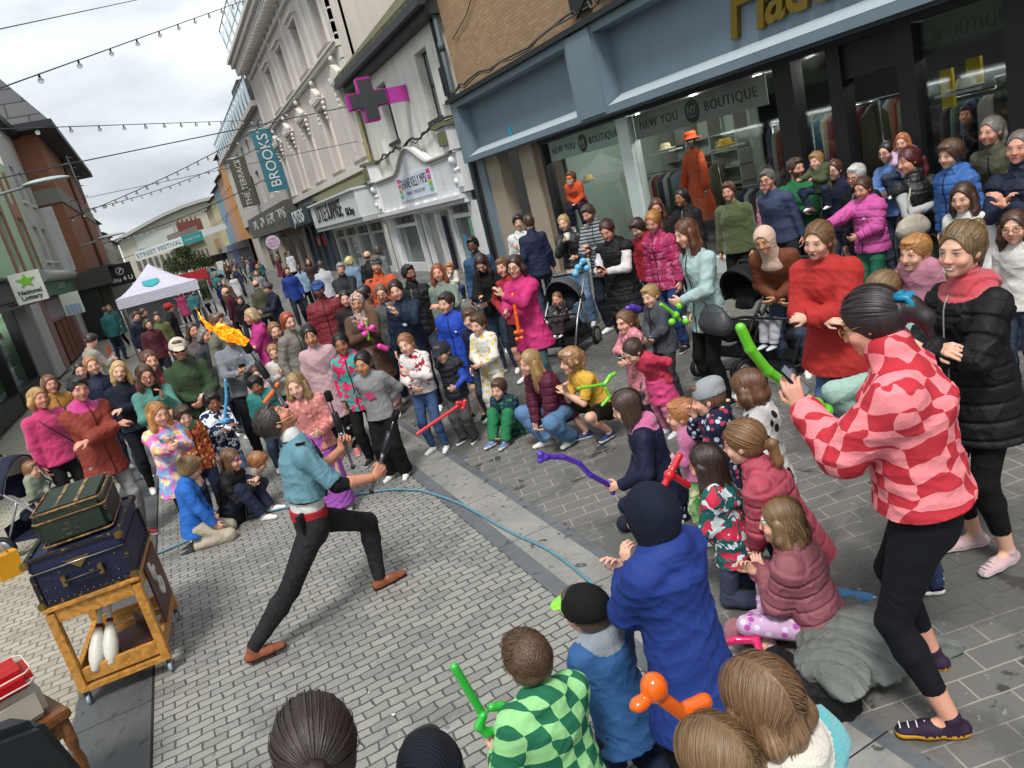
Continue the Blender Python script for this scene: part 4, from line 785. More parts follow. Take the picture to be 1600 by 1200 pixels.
# end of the street
ce = absroot('large_pale_building', (2, 135, 0), 'large pale modern building with low curved roof closing the street', 'building')
def blk(mb, Y, th, x0, x1, z0, zl, zr, mi=0, cur=0, n=8):
    top = [(x0+(x1-x0)*k/n, zl+(zr-zl)*k/n+cur*math.sin(PI*k/n)) for k in range(n+1)]; pts = [(x0, z0)]+top+[(x1, z0)]; m = len(pts)
    vs = [(x, Y, z) for x, z in pts]+[(x, Y+th, z) for x, z in pts]; mb.add(vs, [tuple(range(m)), tuple(range(2*m-1, m-1, -1))]+[(i, i+m, (i+1) % m+m, (i+1) % m) for i in range(m)], mi)
mb = MB(); blk(mb, 135, 20, -5, 22, 0, 8.0, 9.8, cur=2.2); mb.build('wall', render_mat('#bdb8a6', .1, 'pale_panels', .2), ce)
mb = MB()
n_ = 10
for k in range(n_):
    x0, x1 = -5.4+27.8*k/n_, -5.4+27.8*(k+1)/n_; f_ = lambda x: 8.0+(x+5)/27*1.8+2.2*math.sin(PI*max(0, min(1, (x+5)/27)))
    mb.add([(x0, 134, f_(x0)+.05), (x1, 134, f_(x1)+.05), (x1, 156, f_(x1)+.05), (x0, 156, f_(x0)+.05), (x0, 134, f_(x0)+.55), (x1, 134, f_(x1)+.55), (x1, 156, f_(x1)+.55), (x0, 156, f_(x0)+.55)], [(0, 1, 2, 3), (7, 6, 5, 4), (0, 4, 5, 1), (2, 6, 7, 3), (1, 5, 6, 2), (3, 7, 4, 0)])
mb.build('roof', plain('#a2a5a2', .6), ce)
mb = MB(); mb.box(-2.5, 3.5, 134.85, 134.97, 6.2, 8.4); mb.build('glass_panel', plain('#b4b9b0', .3, name='pale_glass'), ce)
mb = MB(); [mb.box(-3.5+k*.9, -3.0+k*.9, 134.85, 134.97, 3.0, 4.6) for k in range(8)]; mb.build('windows_strip', plain('#5a5a55', .4), ce)
gh = absroot('pale_gabled_building', (8, 112, 0), 'pale rendered gabled building with a bricked up window at the end of the street', 'building')
mb = MB(); Yg = 112; v = [(2.2, Yg, 0), (13, Yg, 0), (13, Yg, 6.2), (2.2, Yg, 4.6)]; v += [(x, y+9, z) for x, y, z in v]; mb.add(v, [(0, 1, 2, 3), (7, 6, 5, 4), (0, 4, 5, 1), (1, 5, 6, 2), (2, 6, 7, 3), (3, 7, 4, 0)]); mb.build('wall', render_mat('#b0ac98', .3, 'weathered_render', .4), gh)
mb = MB(); mb.box(7.3, 8.4, Yg-.06, Yg, 2.0, 4.6); mb.build('bricked_window', render_mat('#a08a63', .2, 'tan_board'), gh)
mb = MB(); v = [(1.8, Yg-.4, 4.3), (6.0, Yg-.4, 5.0), (6.0, Yg+4, 7.3), (1.8, Yg+4, 6.6)]; v += [(x, y, z-.25) for x, y, z in v]; mb.add(v, [(0, 1, 2, 3), (7, 6, 5, 4), (0, 4, 5, 1), (1, 5, 6, 2), (2, 6, 7, 3), (3, 7, 4, 0)]); mb.build('roof', slate('#5d5650'), gh)
mb = MB(); [mb.box(2.6+k*.55, 2.85+k*.55, Yg-.05, Yg, 2.6, 3.7) for k in range(7)]; mb.build('slot_windows', plain('#5c5550', .5), gh)
mb = MB(); mb.box(3.5, 6.8, Yg+3.6, Yg+4.6, 6.4, 7.9); [mb.lathe([(.12, 7.9), (.1, 8.4)], (3.8+k*.6, Yg+4.1, 0), 8) for k in range(5)]; mb.build('chimney', plain('#6a3f36', .8), gh)
lw_ = absroot('low_dark_shop', (9, 105, 0), 'low dark shopfront with white framed windows at the end of the street', 'shopfront')
mb = MB(); mb.box(2, 16, 108, 111.8, 0, 2.6); mb.build('wall', plain('#6e6c66', .6, dirt=.3), lw_); mb = MB(); mb.box(2, 16, 107.8, 108, 1.8, 2.5); mb.build('sign', M_blk, lw_)
mb = MB(); [mb.box(2.5+k*1.3, 3.4+k*1.3, 107.9, 107.99, .4, 1.6) for k in range(10)]; mb.build('windows', M_wh, lw_)
# tree
m_leaf = NB('leaves'); v = m_leaf.coord(); m_leaf = m_leaf.fin(m_leaf.mix(m_leaf.noise(v, 1.2, 4), (.035, .06, .02, 1), (.10, .13, .045, 1)), .7)
tr = empty('street_tree', (2.3, 96, 0), 'bushy green tree above the white gazebo at the end of the street', 'tree')
mb = MB(); r9 = random.Random(9)
for i in range(5200):
    k = r9.random(); cx, cz, R0 = [(0, 3.0, 1.6), (-1.3, 2.5, 1.1), (1.5, 2.4, 1.3), (.3, 3.9, .9), (2.4, 1.9, .8)][r9.randrange(5)]
    d = Vector((r9.gauss(0, 1), r9.gauss(0, 1), r9.gauss(0, 1))).normalized()*R0*(r9.random()**.4); p = Vector((cx, 0, cz))+d
    a = Vector((r9.gauss(0, 1), r9.gauss(0, 1), r9.gauss(0, 1))).normalized()*.1; b_ = a.cross(Vector((r9.random(), r9.random(), r9.random()))).normalized()*.07
    mb.add([p-a, p+b_, p+a, p-b_], [(0, 1, 2, 3)])
mb.build('crown', m_leaf, tr, fixn=False); mb = MB(); mb.tube([(0, 0, 0), (0, 0, 1.8), (.3, 0, 3)], [.16, .12, .05], 8); mb.tube([(0, 0, 1.5), (-.9, .1, 2.6)], [.08, .03], 6); mb.tube([(0, 0, 1.6), (1.2, -.2, 2.5)], [.08, .03], 6); mb.build('trunk', plain('#4b4034', .9), tr)
# banner across the street
m_bn = NB('event_banner'); v = m_bn.coord(); s_ = m_bn.n('SeparateXYZ', i_0=v)
bn = absroot('street_banner', (3, 88, 6), 'white and turquoise event banner strung across the far end of the street', 'banner')
Yb = 88
def bq(x0, x1, zl, zr, h, mat, nm, par): mb = MB(); v = [(x0, Yb, zl-h), (x1, Yb, zr-h), (x1, Yb, zr), (x0, Yb, zl)]; v += [(x, y+.03, z) for x, y, z in v]; mb.add(v, [(0, 1, 2, 3), (7, 6, 5, 4), (0, 4, 5, 1), (1, 5, 6, 2), (2, 6, 7, 3), (3, 7, 4, 0)]); return mb.build(nm, mat, par)
c0 = ondepth(210, 396, Yb); c1 = ondepth(283, 371, Yb); c2 = ondepth(315, 362, Yb); c3 = ondepth(352, 350, Yb)
w1 = bq(c0.x, c1.x, c0.z, c1.z, .95, plain('#d7dcdc', .6), 'banner_cloth', bn)
w2 = bq(c1.x+.01, c2.x, c1.z, c2.z, .95, plain('#2c8f93', .6), 'teal_panel', bn); w3 = bq(c2.x+.01, c3.x, c2.z, c3.z, .6, plain('#c9d0d3', .6), 'white_panel', bn)
an_ = math.atan2(c1.z-c0.z, c1.x-c0.x)
text_mesh('lettering', 'STREET FESTIVAL', .62, plain('#3f8291', .6), facadeM(Yb-.02, (c0.z+c1.z)/2-.5, (c0.x+c1.x)/2) @ Matrix.Rotation(an_, 4, 'Z'), w1, .005, sx=1.0)
text_mesh('lettering', 'FAMILY DAY', .3, M_wh, facadeM(Yb-.02, (c1.z+c2.z)/2-.5, (c1.x+c2.x)/2) @ Matrix.Rotation(an_, 4, 'Z'), w2, .005)
cable('banner_rope', [(-4, Yb, c0.z-.4), (c0.x, Yb, c0.z-.2)], .03, M_iron, 0, 2, bn); cable('banner_rope', [(c3.x, Yb, c3.z-.2), (8, Yb, c3.z+1.0)], .03, M_iron, 0, 2, bn)
# ================= string lights and wires =================
m_wire = plain('#3a3a42', .6, name='wire'); m_bulb = NB('bulb_glass').fin((.8, .82, .82, 1), .1, trans=.85)
def festoon(pL, YL, pR, XR, nb, sag, label, r=.012, bulbs=True, ph=.5, zoff=0):
    a = onwall(*pL, -4.0) if YL is None else ondepth(*pL, YL); b = onwall(*pR, XR)
    root = empty('string_lights' if bulbs else 'overhead_wire', (0, 0, 0), label, 'string lights' if bulbs else 'wire', 'festoon lights strung across the street' if bulbs else None)
    P = [a.lerp(b, t)-Vector((0, 0, sag*4*t*(1-t))) for t in np.linspace(0, 1, 30)]
    mb = MB(); mb.tube(P, r, 5, caps=False); mb.build('cable', m_wire, root, fixn=False)
    if bulbs:
        for i in range(nb):
            t = (i+ph)/nb; p = a.lerp(b, t)-Vector((0, 0, sag*4*t*(1-t)))
            mb = MB(); mb.tube([p, p-Vector((0, 0, .07))], .028, 6); so = mb.build('socket', M_blk, root)
            mb = MB(); mb.sphere(p-Vector((0, 0, .125)), .062, 10); mb.build('bulb', m_bulb, so)
festoon((-60, 170), 16, (400, -2), 8, 13, -.0, 'festoon string of clear bulbs, nearest and highest of the strings', .014)
festoon((-40, 210), 22, (412, 190), 8, 15, -.0, 'festoon string of clear bulbs, second from the front, almost level in the photo', .014)
festoon((90, 352), 40, (470, 165), 8, 24, .3, 'festoon string of bulbs rising right over the distant street, third from the front', .02)
festoon((110, 335), 52, (440, 215), 8, 22, .5, 'festoon string of bulbs above the white gazebo, fourth from the front', .02)
festoon((150, 385), 70, (420, 280), 8, 26, .4, 'festoon string of small bulbs far down the street, farthest of the strings', .03)
festoon((-50, 70), 12, (395, -35), 8, 0, 0, 'bare overhead wire crossing the top left of the sky', .008, False)
festoon((-60, 298), 22, (560, 168), 8, 0, .0, 'thick dark overhead wire crossing the sky to the cross sign', .016, False)
festoon((110, 318), 40, (560, 225), 8, 0, 0, 'thin overhead wire over the distant street', .012, False)
# street lamps on the left
for k, (px, py, Y, lb) in enumerate(((75, 290, 20, 'grey curved street lamp head reaching out from the left wall'), (175, 372, 40, 'smaller street lamp head farther along the left side'))):
    c = ondepth(px, py, Y); r = absroot('street_lamp', (-4, Y, 3), lb, 'street lamp'); s = 1.0 if k == 0 else 1.25
    mb = MB(); mb.tube([(-4.0, Y, c.z-.2*s), (c.x-.25*s, Y, c.z-.02)], .035*s, 6); mb.build('arm', plain('#8f9594', .5, .4), r)
    mb = MB(); pr = [(.02, -.45), (.09, -.3), (.13, 0), (.1, .3), (.02, .45)]
    mb.sphere((0, 0, 0), .5, 14, 0, (1, .34, .16)); mb.v = [(c.x+x*s, Y+y*s, c.z+max(z, -.02)*s) for x, y, z in mb.v]; mb.build('lamp_head', plain('#a7b0b2', .35, name='lamp_shell'), r)
# lamp post far
# the camera datum sits .1 above the wall survey: lift everything that is not ground
bpy.context.view_layer.update()
for o in list(COL.objects):
    if o.parent is None and o.type in ('MESH', 'EMPTY', 'LIGHT') and o.get('kind') != 'structure' and o.name != 'sun' and o.get('category') not in ('litter', 'tree'): o.location.z += .1
# ================= implicit surface modelling for people and soft things =================
def smin(a, b, k):
    h = np.clip(k-np.abs(a-b), 0, None)/k; return np.minimum(a, b)-h*h*k*.25
class Field:
    """list of rounded cones and ellipsoids blended into one continuous surface"""
    def __init__(s): s.p = []
    def cone(s, a, b, ra, rb=None, k=.02, flat=1.0, side=None, neg=False, cut=None, tag=0):
        s.p.append(dict(t='c', a=np.array(a, float), b=np.array(b, float), ra=ra, rb=ra if rb is None else rb, k=k, flat=flat, side=None if side is None else np.array(side, float), neg=neg, cut=cut, tag=tag)); return s
    def chain(s, pts, rs, **kw):
        for i in range(len(pts)-1): s.cone(pts[i], pts[i+1], rs[i], rs[i+1], **kw)
    def ell(s, c, r, R=None, k=.02, neg=False, cut=None, tag=0):
        s.p.append(dict(t='e', c=np.array(c, float), r=np.array(r, float), R=np.eye(3) if R is None else R, k=k, neg=neg, cut=cut, tag=tag)); return s
    def bounds(s):
        lo = np.full(3, 9e9); hi = -lo
        for q in s.p:
            if q['neg']: continue
            a, b = s.pb(q); lo = np.minimum(lo, a); hi = np.maximum(hi, b)
        return lo, hi
    def pb(s, q):
        if q['t'] == 'c':
            m = max(q['ra'], q['rb'])*max(1, q['flat']); return np.minimum(q['a'], q['b'])-m, np.maximum(q['a'], q['b'])+m
        e = np.sqrt(((q['R']*q['r'])**2).sum(1)); return q['c']-e, q['c']+e
    def ev(s, q, P):
        """distance of points P (...,3)"""
        if q['t'] == 'c':
            ax = q['b']-q['a']; L = np.linalg.norm(ax)+1e-9; d = ax/L; v = P-q['a']
            t = v@d
            if q['flat'] != 1.0:
                sd = q['side']-d*(q['side']@d); sd = sd/np.linalg.norm(sd); dp = np.cross(sd, d)
                x = v@sd; y = (v@dp)/q['flat']; r = np.sqrt(x*x+y*y)
                tc = np.clip(t, 0, L); rr = q['ra']+(q['rb']-q['ra'])*tc/L; e = t-tc
                dd = (np.sqrt(r*r+e*e)-rr)*min(1, q['flat'])
            else:
                r2 = np.maximum((v*v).sum(-1)-t*t, 0); tc = np.clip(t, 0, L); rr = q['ra']+(q['rb']-q['ra'])*tc/L; e = t-tc; dd = np.sqrt(r2+e*e)-rr
        else:
            v = (P-q['c'])@q['R']; k0 = np.sqrt(((v/q['r'])**2).sum(-1)); k1 = np.sqrt(((v/(q['r']**2))**2).sum(-1))+1e-9; dd = k0*(k0-1)/k1
        if q['cut'] is not None:
            for (cp, cn) in q['cut']: dd = np.maximum(dd, (P-np.array(cp))@np.array(cn))
        return dd
    def mesh(s, vox, post=None, smooth=1):
        lo, hi = s.bounds(); lo = lo-2.5*vox; hi = hi+2.5*vox; n = np.ceil((hi-lo)/vox).astype(int)+1
        F = np.full(n, .2, np.float32); ax = [lo[i]+np.arange(n[i])*vox for i in range(3)]
        for q in s.p:
            a, b = s.pb(q); pad = q['k']+2.2*vox
            i0 = np.clip(((a-pad-lo)/vox).astype(int), 0, n-1); i1 = np.clip(np.ceil((b+pad-lo)/vox).astype(int)+1, 1, n)
            if (i1 <= i0).any(): continue
            P = np.stack(np.meshgrid(*[ax[i][i0[i]:i1[i]] for i in range(3)], indexing='ij'), -1)
            d = s.ev(q, P); sl = tuple(slice(i0[i], i1[i]) for i in range(3))
            F[sl] = -smin(-F[sl], d, q['k']) if q['neg'] else smin(F[sl], d, q['k'])
        if post is not None:
            P = np.stack(np.meshgrid(*ax, indexing='ij'), -1); F = post(F, P)
        V, Q = surfnet(F, lo, vox)
        return V, Q
def surfnet(F, lo, vox):
    S = F < 0; n = F.shape
    acc = np.zeros((n[0]-1, n[1]-1, n[2]-1, 3), np.float32); cnt = np.zeros((n[0]-1, n[1]-1, n[2]-1), np.float32); quads = []
    lst = []
    for a in range(3):
        A = [slice(None)]*3; B = [slice(None)]*3; A[a] = slice(0, -1); B[a] = slice(1, None)
        cr = S[tuple(A)] != S[tuple(B)]; idx = np.argwhere(cr)
        if len(idx) == 0: continue
        f0 = F[tuple(A)][cr]; f1 = F[tuple(B)][cr]; t = f0/(f0-f1)
        pos = idx.astype(np.float32); pos[:, a] += t; lst.append((a, idx, S[tuple(A)][cr]))
        o1, o2 = [(1, 2), (2, 0), (0, 1)][a]
        for d1 in (0, -1):
            for d2 in (0, -1):
                c = idx.copy(); c[:, o1] += d1; c[:, o2] += d2
                ok = ((c >= 0) & (c < np.array(n)-1)).all(1); c = c[ok]
                np.add.at(acc, (c[:, 0], c[:, 1], c[:, 2]), pos[ok]); np.add.at(cnt, (c[:, 0], c[:, 1], c[:, 2]), 1)
    act = cnt > 0; vid = np.full(act.shape, -1, np.int32); vid[act] = np.arange(act.sum())
    V = acc[act]/cnt[act][:, None]*vox+lo
    for a, idx, s0 in lst:
        o1, o2 = [(1, 2), (2, 0), (0, 1)][a]; m = (idx[:, o1] > 0) & (idx[:, o2] > 0) & (idx[:, o1] < n[o1]-1) & (idx[:, o2] < n[o2]-1); idx = idx[m]; s0 = s0[m]; c = []
        for d1, d2 in ((0, 0), (-1, 0), (-1, -1), (0, -1)):
            e = idx.copy(); e[:, o1] += d1; e[:, o2] += d2; c.append(vid[e[:, 0], e[:, 1], e[:, 2]])
        q = np.stack(c, 1); q[~s0] = q[~s0][:, ::-1]; quads.append(q)
    return V, np.concatenate(quads) if quads else np.zeros((0, 4), int)
def vnormals(V, Q):
    n = np.cross(V[Q[:, 2]]-V[Q[:, 0]], V[Q[:, 3]]-V[Q[:, 1]]); N_ = np.zeros_like(V)
    for i in range(4): np.add.at(N_, Q[:, i], n)
    return N_/(np.linalg.norm(N_, axis=1)[:, None]+1e-12)
def relax(V, Q, it=1, w=.5):
    for _ in range(it):
        S_ = np.zeros_like(V); c = np.zeros(len(V))
        for i in range(4):
            np.add.at(S_, Q[:, i], V[Q[:, (i+1) % 4]]+V[Q[:, i-1]]); np.add.at(c, Q[:, i], 2)
        V = V*(1-w)+w*S_/np.maximum(c, 1)[:, None]
    return V
def to_obj(name, V, Q, mats, parent=None, attrs=None, fmat=None, loc=None):
    me = bpy.data.meshes.new(name); me.vertices.add(len(V)); me.vertices.foreach_set('co', np.asarray(V, np.float32).ravel())
    me.loops.add(len(Q)*4); me.loops.foreach_set('vertex_index', np.asarray(Q, np.int32).ravel())
    me.polygons.add(len(Q)); me.polygons.foreach_set('loop_start', np.arange(len(Q), dtype=np.int32)*4)
    me.polygons.foreach_set('use_smooth', np.ones(len(Q), bool))
    for m in (mats if isinstance(mats, (list, tuple)) else [mats]): me.materials.append(m)
    if fmat is not None: me.polygons.foreach_set('material_index', np.asarray(fmat, np.int32))
    for k, a in (attrs or {}).items():
        at_ = me.attributes.new(k, 'FLOAT_VECTOR', 'POINT'); at_.data.foreach_set('vector', np.asarray(a, np.float32).ravel())
    me.update(calc_edges=True); return link(name, me, parent, loc)
def foldnoise(P, seed, sc=1.0):
    r = np.random.RandomState(seed); o = np.zeros(len(P))
    for i in range(6):
        k = r.normal(size=3)*np.array([.7, .7, 1.4]); k /= np.linalg.norm(k); f = sc*(16+i*11); w = np.sin(P@(r.normal(size=3)*7*sc)+r.uniform(0, 6))*2.0
        q = np.sin(P@k*f+w+r.uniform(0, 6)); o += (1-2*np.abs(q)**.7)*np.clip(.5+np.sin(P@(r.normal(size=3)*9)+r.uniform(0, 6)), 0, 1)/(1+i*.45)
    return o/2.0
# ---- skin, hair and cloth materials ----
def skin_mat(tone, brow=(.06, .035, .02, 1), paint=None, beard=0., lips=(.40, .13, .11, 1), mouth=0.):
    def f():
        b = NB('skin'); hp = b.attr('hp'); s = b.n('SeparateXYZ', i_0=hp); x, y, z = s.outputs[0], s.outputs[1], s.outputs[2]; ax = b.math('ABSOLUTE', x)
        t4 = srgb(tone); v = b.coord(); nn = b.noise(v, 22, 4, .6); rd_ = b.n('ObjectInfo').outputs['Random']; col = b.mix(nn, tuple(c*.86 for c in t4[:3])+(1,), t4); col = b.mix(b.math('MULTIPLY', rd_, .45), col, (t4[0]*.86, t4[1]*.70, t4[2]*.64, 1)); lid = b.rng(b.math('FRACT', b.math('MULTIPLY', rd_, 7.3)), 0, 1, .35, 1.15)
        front = b.math('GREATER_THAN', y, .045)
        def ell(cx, cz, rx, rz, soft=.25, tilt=0., k=None):
            dx = b.math('DIVIDE', b.math('SUBTRACT', ax, cx), rx)
            zz = b.math('SUBTRACT', b.math('SUBTRACT', z, cz), b.math('MULTIPLY', b.math('SUBTRACT', ax, cx), tilt)) if tilt else b.math('SUBTRACT', z, cz)
            dz = b.math('DIVIDE', zz, b.math('MULTIPLY', k, rz) if k else rz); r = b.math('SQRT', b.math('ADD', b.math('MULTIPLY', dx, dx), b.math('MULTIPLY', dz, dz)))
            return b.math('MULTIPLY', b.rng(r, 1-soft, 1+soft, 1, 0), front)
        red = tuple(min(1, a*c) for a, c in zip(t4[:3], (1.05, .72, .68)))+(1,)
        col = b.mix(b.math('MULTIPLY', ell(.042, -.045, .026, .022, .9), .55), col, red)       # cheeks
        nz = ell(0, -.036, .016, .012, .6); col = b.mix(b.math('MULTIPLY', nz, .45), col, red)
        if beard: bd = b.rng(b.math('ADD', z, b.math('MULTIPLY', ax, -.35)), -.062, -.045, 1, 0); fb = b.math('GREATER_THAN', y, .0); col = b.mix(b.math('MULTIPLY', b.math('MULTIPLY', bd, fb), beard), col, brow)
        if paint:
            for pc, args in paint: col = b.mix(ell(*args), col, srgb(pc))
        col = b.mix(b.math('MULTIPLY', ell(.032, -.004, .0215, .0125, .3), .4), col, tuple(c*.55 for c in t4[:3])+(1,))
        col = b.mix(ell(.032, -.003, .0145, .0050, .2, 0., lid), col, (.5, .47, .44, 1))
        col = b.mix(ell(.031, -.003, .0058, .0056, .2, 0., lid), col, (.035, .022, .016, 1))
        col = b.mix(ell(.032, .0028, .0165, .0028, .3, -.1), col, (.05, .03, .025, 1))      # upper lash
        col = b.mix(b.math('MULTIPLY', ell(.034, .019, .021, .0042, .4, .02), .8), col, brow)
        col = b.mix(b.math('MULTIPLY', ell(.009, -.0455, .0042, .0028, .4), .7), col, (.12, .03, .025, 1))   # nostril
        col = b.mix(b.math('MULTIPLY', ell(0, -.0685, .0245, .0085, .3), .8), col, lips)
        if mouth: col = b.mix(ell(0, -.070, .017, .0045, .25), col, (.75, .72, .68, 1) if mouth > 1 else (.09, .015, .012, 1))
        else: col = b.mix(ell(0, -.0685, .023, .0016, .4), col, (.12, .03, .03, 1))
        return b.fin(col, .48, b.bump(b.noise(v, 180, 2), .05, .002), spec=.35, sss=.0)
    return mk(('skin', tone, brow, str(paint), beard, mouth), f)
def hair_mat(c, c2=None, curly=False):
    def f():
        b = NB('hair'); hp = b.attr('hp'); s = b.n('SeparateXYZ', i_0=hp)
        ang = b.math('ARCTAN2', s.outputs[0], b.math('ADD', s.outputs[1], .0))
        v = b.n('CombineXYZ', i_0=b.math('MULTIPLY', ang, 13.0), i_1=b.math('MULTIPLY', s.outputs[2], 5.0), i_2=b.math('MULTIPLY', s.outputs[1], 6.0)).outputs[0]
        if curly: v = b.coord(scale=(1, 1, 1)); n = b.noise(v, 55, 4, .6, 1.5); n2 = b.noise(v, 12, 3)
        else: n = b.noise(v, 9, 7, .75, .1); n2 = b.noise(v, 1.6, 3)
        c4 = srgb(c); d = srgb(c2) if c2 else tuple(min(1, x*2.4+.012) for x in c4[:3])+(1,)
        col = b.mix(b.rng(n, .36, .62), tuple(x*.45 for x in c4[:3])+(1,), b.mix(b.rng(n2, .35, .65), c4, d))
        return b.fin(col, b.rng(n, .3, .7, .52, .3), b.bump(n, .35, .004), spec=.6)
    return mk(('hair', c, c2, curly), f)
def cloth(c, kind='plain', c2=None, c3=None, sc=1.0):
    def f():
        b = NB(kind+'_cloth'); v = b.coord(); c4 = srgb(c); lm = .3*c4[0]+.6*c4[1]+.1*c4[2]; c4 = tuple(x*.88+lm*.12 for x in c4[:3])+(1,); n = b.noise(v, 5, 4, .6); s = b.n('SeparateXYZ', i_0=v); X, Y, Z = s.outputs
        col = b.mix(n, tuple(x*.82 for x in c4[:3])+(1,), tuple(min(1, x*1.08) for x in c4[:3])+(1,)); rough = .85; bs = .35; sheen = .0
        fine = b.noise(v, 240, 2); wr = b.noise(v, 17*sc, 3, .6, 1.4); rg = b.math('SUBTRACT', 1.0, b.math('POWER', b.math('ABSOLUTE', b.math('MULTIPLY_ADD', b.noise(v, 5.5*sc, 1.5, .5, 1.3), 3.2, -1.6)), .75)); rg2 = b.math('SUBTRACT', 1.0, b.math('ABSOLUTE', b.math('MULTIPLY_ADD', b.noise(b.coord(scale=(1, 1, .55)), 24, 2, .5, 1.2), 5.0, -2.5)))
        h = b.math('ADD', b.math('MULTIPLY', fine, .25), b.math('ADD', b.math('MULTIPLY', rg, 1.5), b.math('MULTIPLY', rg2, .12)))
        if kind == 'denim':
            wv = b.noise(b.coord(scale=(1, 1, .4)), 90, 3); col = b.mix(b.rng(wv, .4, .7, 0, .3), col, tuple(min(1, x*1.7+.03) for x in c4[:3])+(1,)); fade = b.rng(b.noise(v, 4, 3), .45, .7, 0, .35); col = b.mix(fade, col, tuple(min(1, x*1.9+.02) for x in c4[:3])+(1,))
        elif kind == 'puffer': rough = .6; bs = .55
        elif kind == 'shell': rough = .68
        elif kind == 'leather': rough = .5; bs = .4
        elif kind == 'fleece': h = b.math('ADD', h, b.math('MULTIPLY', b.noise(v, 120, 4, .7), .8)); bs = .6; sheen = .3
        elif kind == 'knit': h = b.math('ADD', h, b.math('MULTIPLY', b.noise(b.coord(scale=(1, 1, 3)), 130, 3), .4))
        elif kind == 'rib': rb = b.math('SINE', b.math('MULTIPLY', b.math('ADD', X, Y), 420)); h = b.math('ADD', h, b.math('MULTIPLY', rb, .3)); bs = .5
        elif kind == 'stripe': st = b.math('GREATER_THAN', b.math('SINE', b.math('MULTIPLY', b.math('ADD', X, b.math('MULTIPLY', Y, .6)), 330*sc)), .1); col = b.mix(st, col, srgb(c2))
        elif kind == 'hstripe': st = b.math('GREATER_THAN', b.math('SINE', b.math('MULTIPLY', Z, 140*sc)), .3); col = b.mix(st, col, srgb(c2))
        elif kind == 'checker':
            ck = b.n('TexChecker', i_Scale=17*sc); wv = b.n('VectorMath', operation='MULTIPLY_ADD', i_0=b.noise(v, 7, 2, .5, 0, 1), i_1=(.05, .05, .05), i_2=v).outputs[0]
            sp = b.n('SeparateXYZ', i_0=wv); b.set(ck, 'Vector', b.n('CombineXYZ', i_0=b.math('ADD', sp.outputs[0], b.math('MULTIPLY', sp.outputs[1], .75)), i_1=.01, i_2=sp.outputs[2]).outputs[0]); col = b.mix(ck.outputs['Fac'], col, srgb(c2))
        elif kind == 'warp':   # distorted two tone checks of the pink and red fleece
            nz = b.noise(v, 4.2, 2, .5, .6, 1); wv = b.n('VectorMath', operation='MULTIPLY_ADD', i_0=nz, i_1=(.15, .15, .15), i_2=v).outputs[0]
            sp = b.n('SeparateXYZ', i_0=wv); ck = b.n('TexChecker', i_Scale=14*sc); b.set(ck, 'Vector', b.n('CombineXYZ', i_0=b.math('ADD', sp.outputs[0], b.math('MULTIPLY', sp.outputs[1], .6)), i_1=.01, i_2=sp.outputs[2]).outputs[0]); col = b.mix(ck.outputs['Fac'], col, srgb(c2))
            h = b.math('ADD', h, b.math('MULTIPLY', b.noise(v, 130, 4, .7), .7))
        elif kind == 'plaid':
            a = b.math('GREATER_THAN', b.math('SINE', b.math('MULTIPLY', b.math('ADD', X, Y), 75*sc)), .0); d = b.math('GREATER_THAN', b.math('SINE', b.math('MULTIPLY', Z, 75*sc)), .0)
            col = b.mix(b.math('MULTIPLY', a, .5), col, srgb(c2)); col = b.mix(b.math('MULTIPLY', d, .5), col, srgb(c2))
        elif kind in ('spots', 'hearts', 'floral'):
            vo = b.n('TexVoronoi', i_Vector=v, i_Scale={'spots': 15, 'hearts': 13, 'floral': 26}[kind]*sc); vo.inputs['Randomness'].default_value = .75
            m1 = b.rng(vo.outputs['Distance'], .30 if kind != 'floral' else .36, .34 if kind != 'floral' else .42, 1, 0)
            cc = srgb(c2)
            if kind == 'floral': cc = b.mix(b.math('GREATER_THAN', b.n('SeparateXYZ', i_0=vo.outputs['Color']).outputs[0], .5), srgb(c2), srgb(c3 or '#e8e0e0'))
            col = b.mix(m1, col, cc)
        elif kind == 'tiedye':
            h1 = b.noise(v, 9*sc, 2, .5, .6, 1); sp = b.n('SeparateXYZ', i_0=h1); col = b.mix(b.rng(sp.outputs[0], .42, .56), srgb(c), srgb(c2)); col = b.mix(b.rng(sp.outputs[1], .50, .6), col, srgb(c3)); col = b.mix(b.rng(sp.outputs[2], .56, .66), col, srgb('#f0a67c'))
        elif kind == 'camo':
            q = b.noise(v, 13*sc, 2, .5, .8); col = b.mix(b.math('GREATER_THAN', q, .53), col, srgb(c2)); q2 = b.noise(v, 17*sc, 2, .5, .5); col = b.mix(b.math('GREATER_THAN', q2, .58), col, srgb(c3 or c2))
        return b.fin(col, rough, b.bump(h, bs, .013), sheen=sheen, spec=.5 if rough < .6 else .25)
    return mk(('cloth', c, kind, c2, c3, sc), f)
# ================= people =================
def nrm(v): v = np.asarray(v, float); return v/(np.linalg.norm(v)+1e-9)
def rotx(a): c, s = math.cos(a), math.sin(a); return np.array([[1, 0, 0], [0, c, -s], [0, s, c]])
def roty(a): c, s = math.cos(a), math.sin(a); return np.array([[c, 0, s], [0, 1, 0], [-s, 0, c]])
def rotz(a): c, s = math.cos(a), math.sin(a); return np.array([[c, -s, 0], [s, c, 0], [0, 0, 1]])
def ik(a, t, l1, l2, hint):
    a = np.array(a, float); t = np.array(t, float); d = t-a; D = np.linalg.norm(d); D2 = min(max(D, abs(l1-l2)+.01), (l1+l2)*.995); dn = d/(D+1e-9)
    t = a+dn*D2; x = (l1*l1-l2*l2+D2*D2)/(2*D2); h = math.sqrt(max(l1*l1-x*x, 1e-6)); hv = np.array(hint, float); hv = hv-dn*(hv@dn); hv = nrm(hv)
    return a+dn*x+hv*h, t
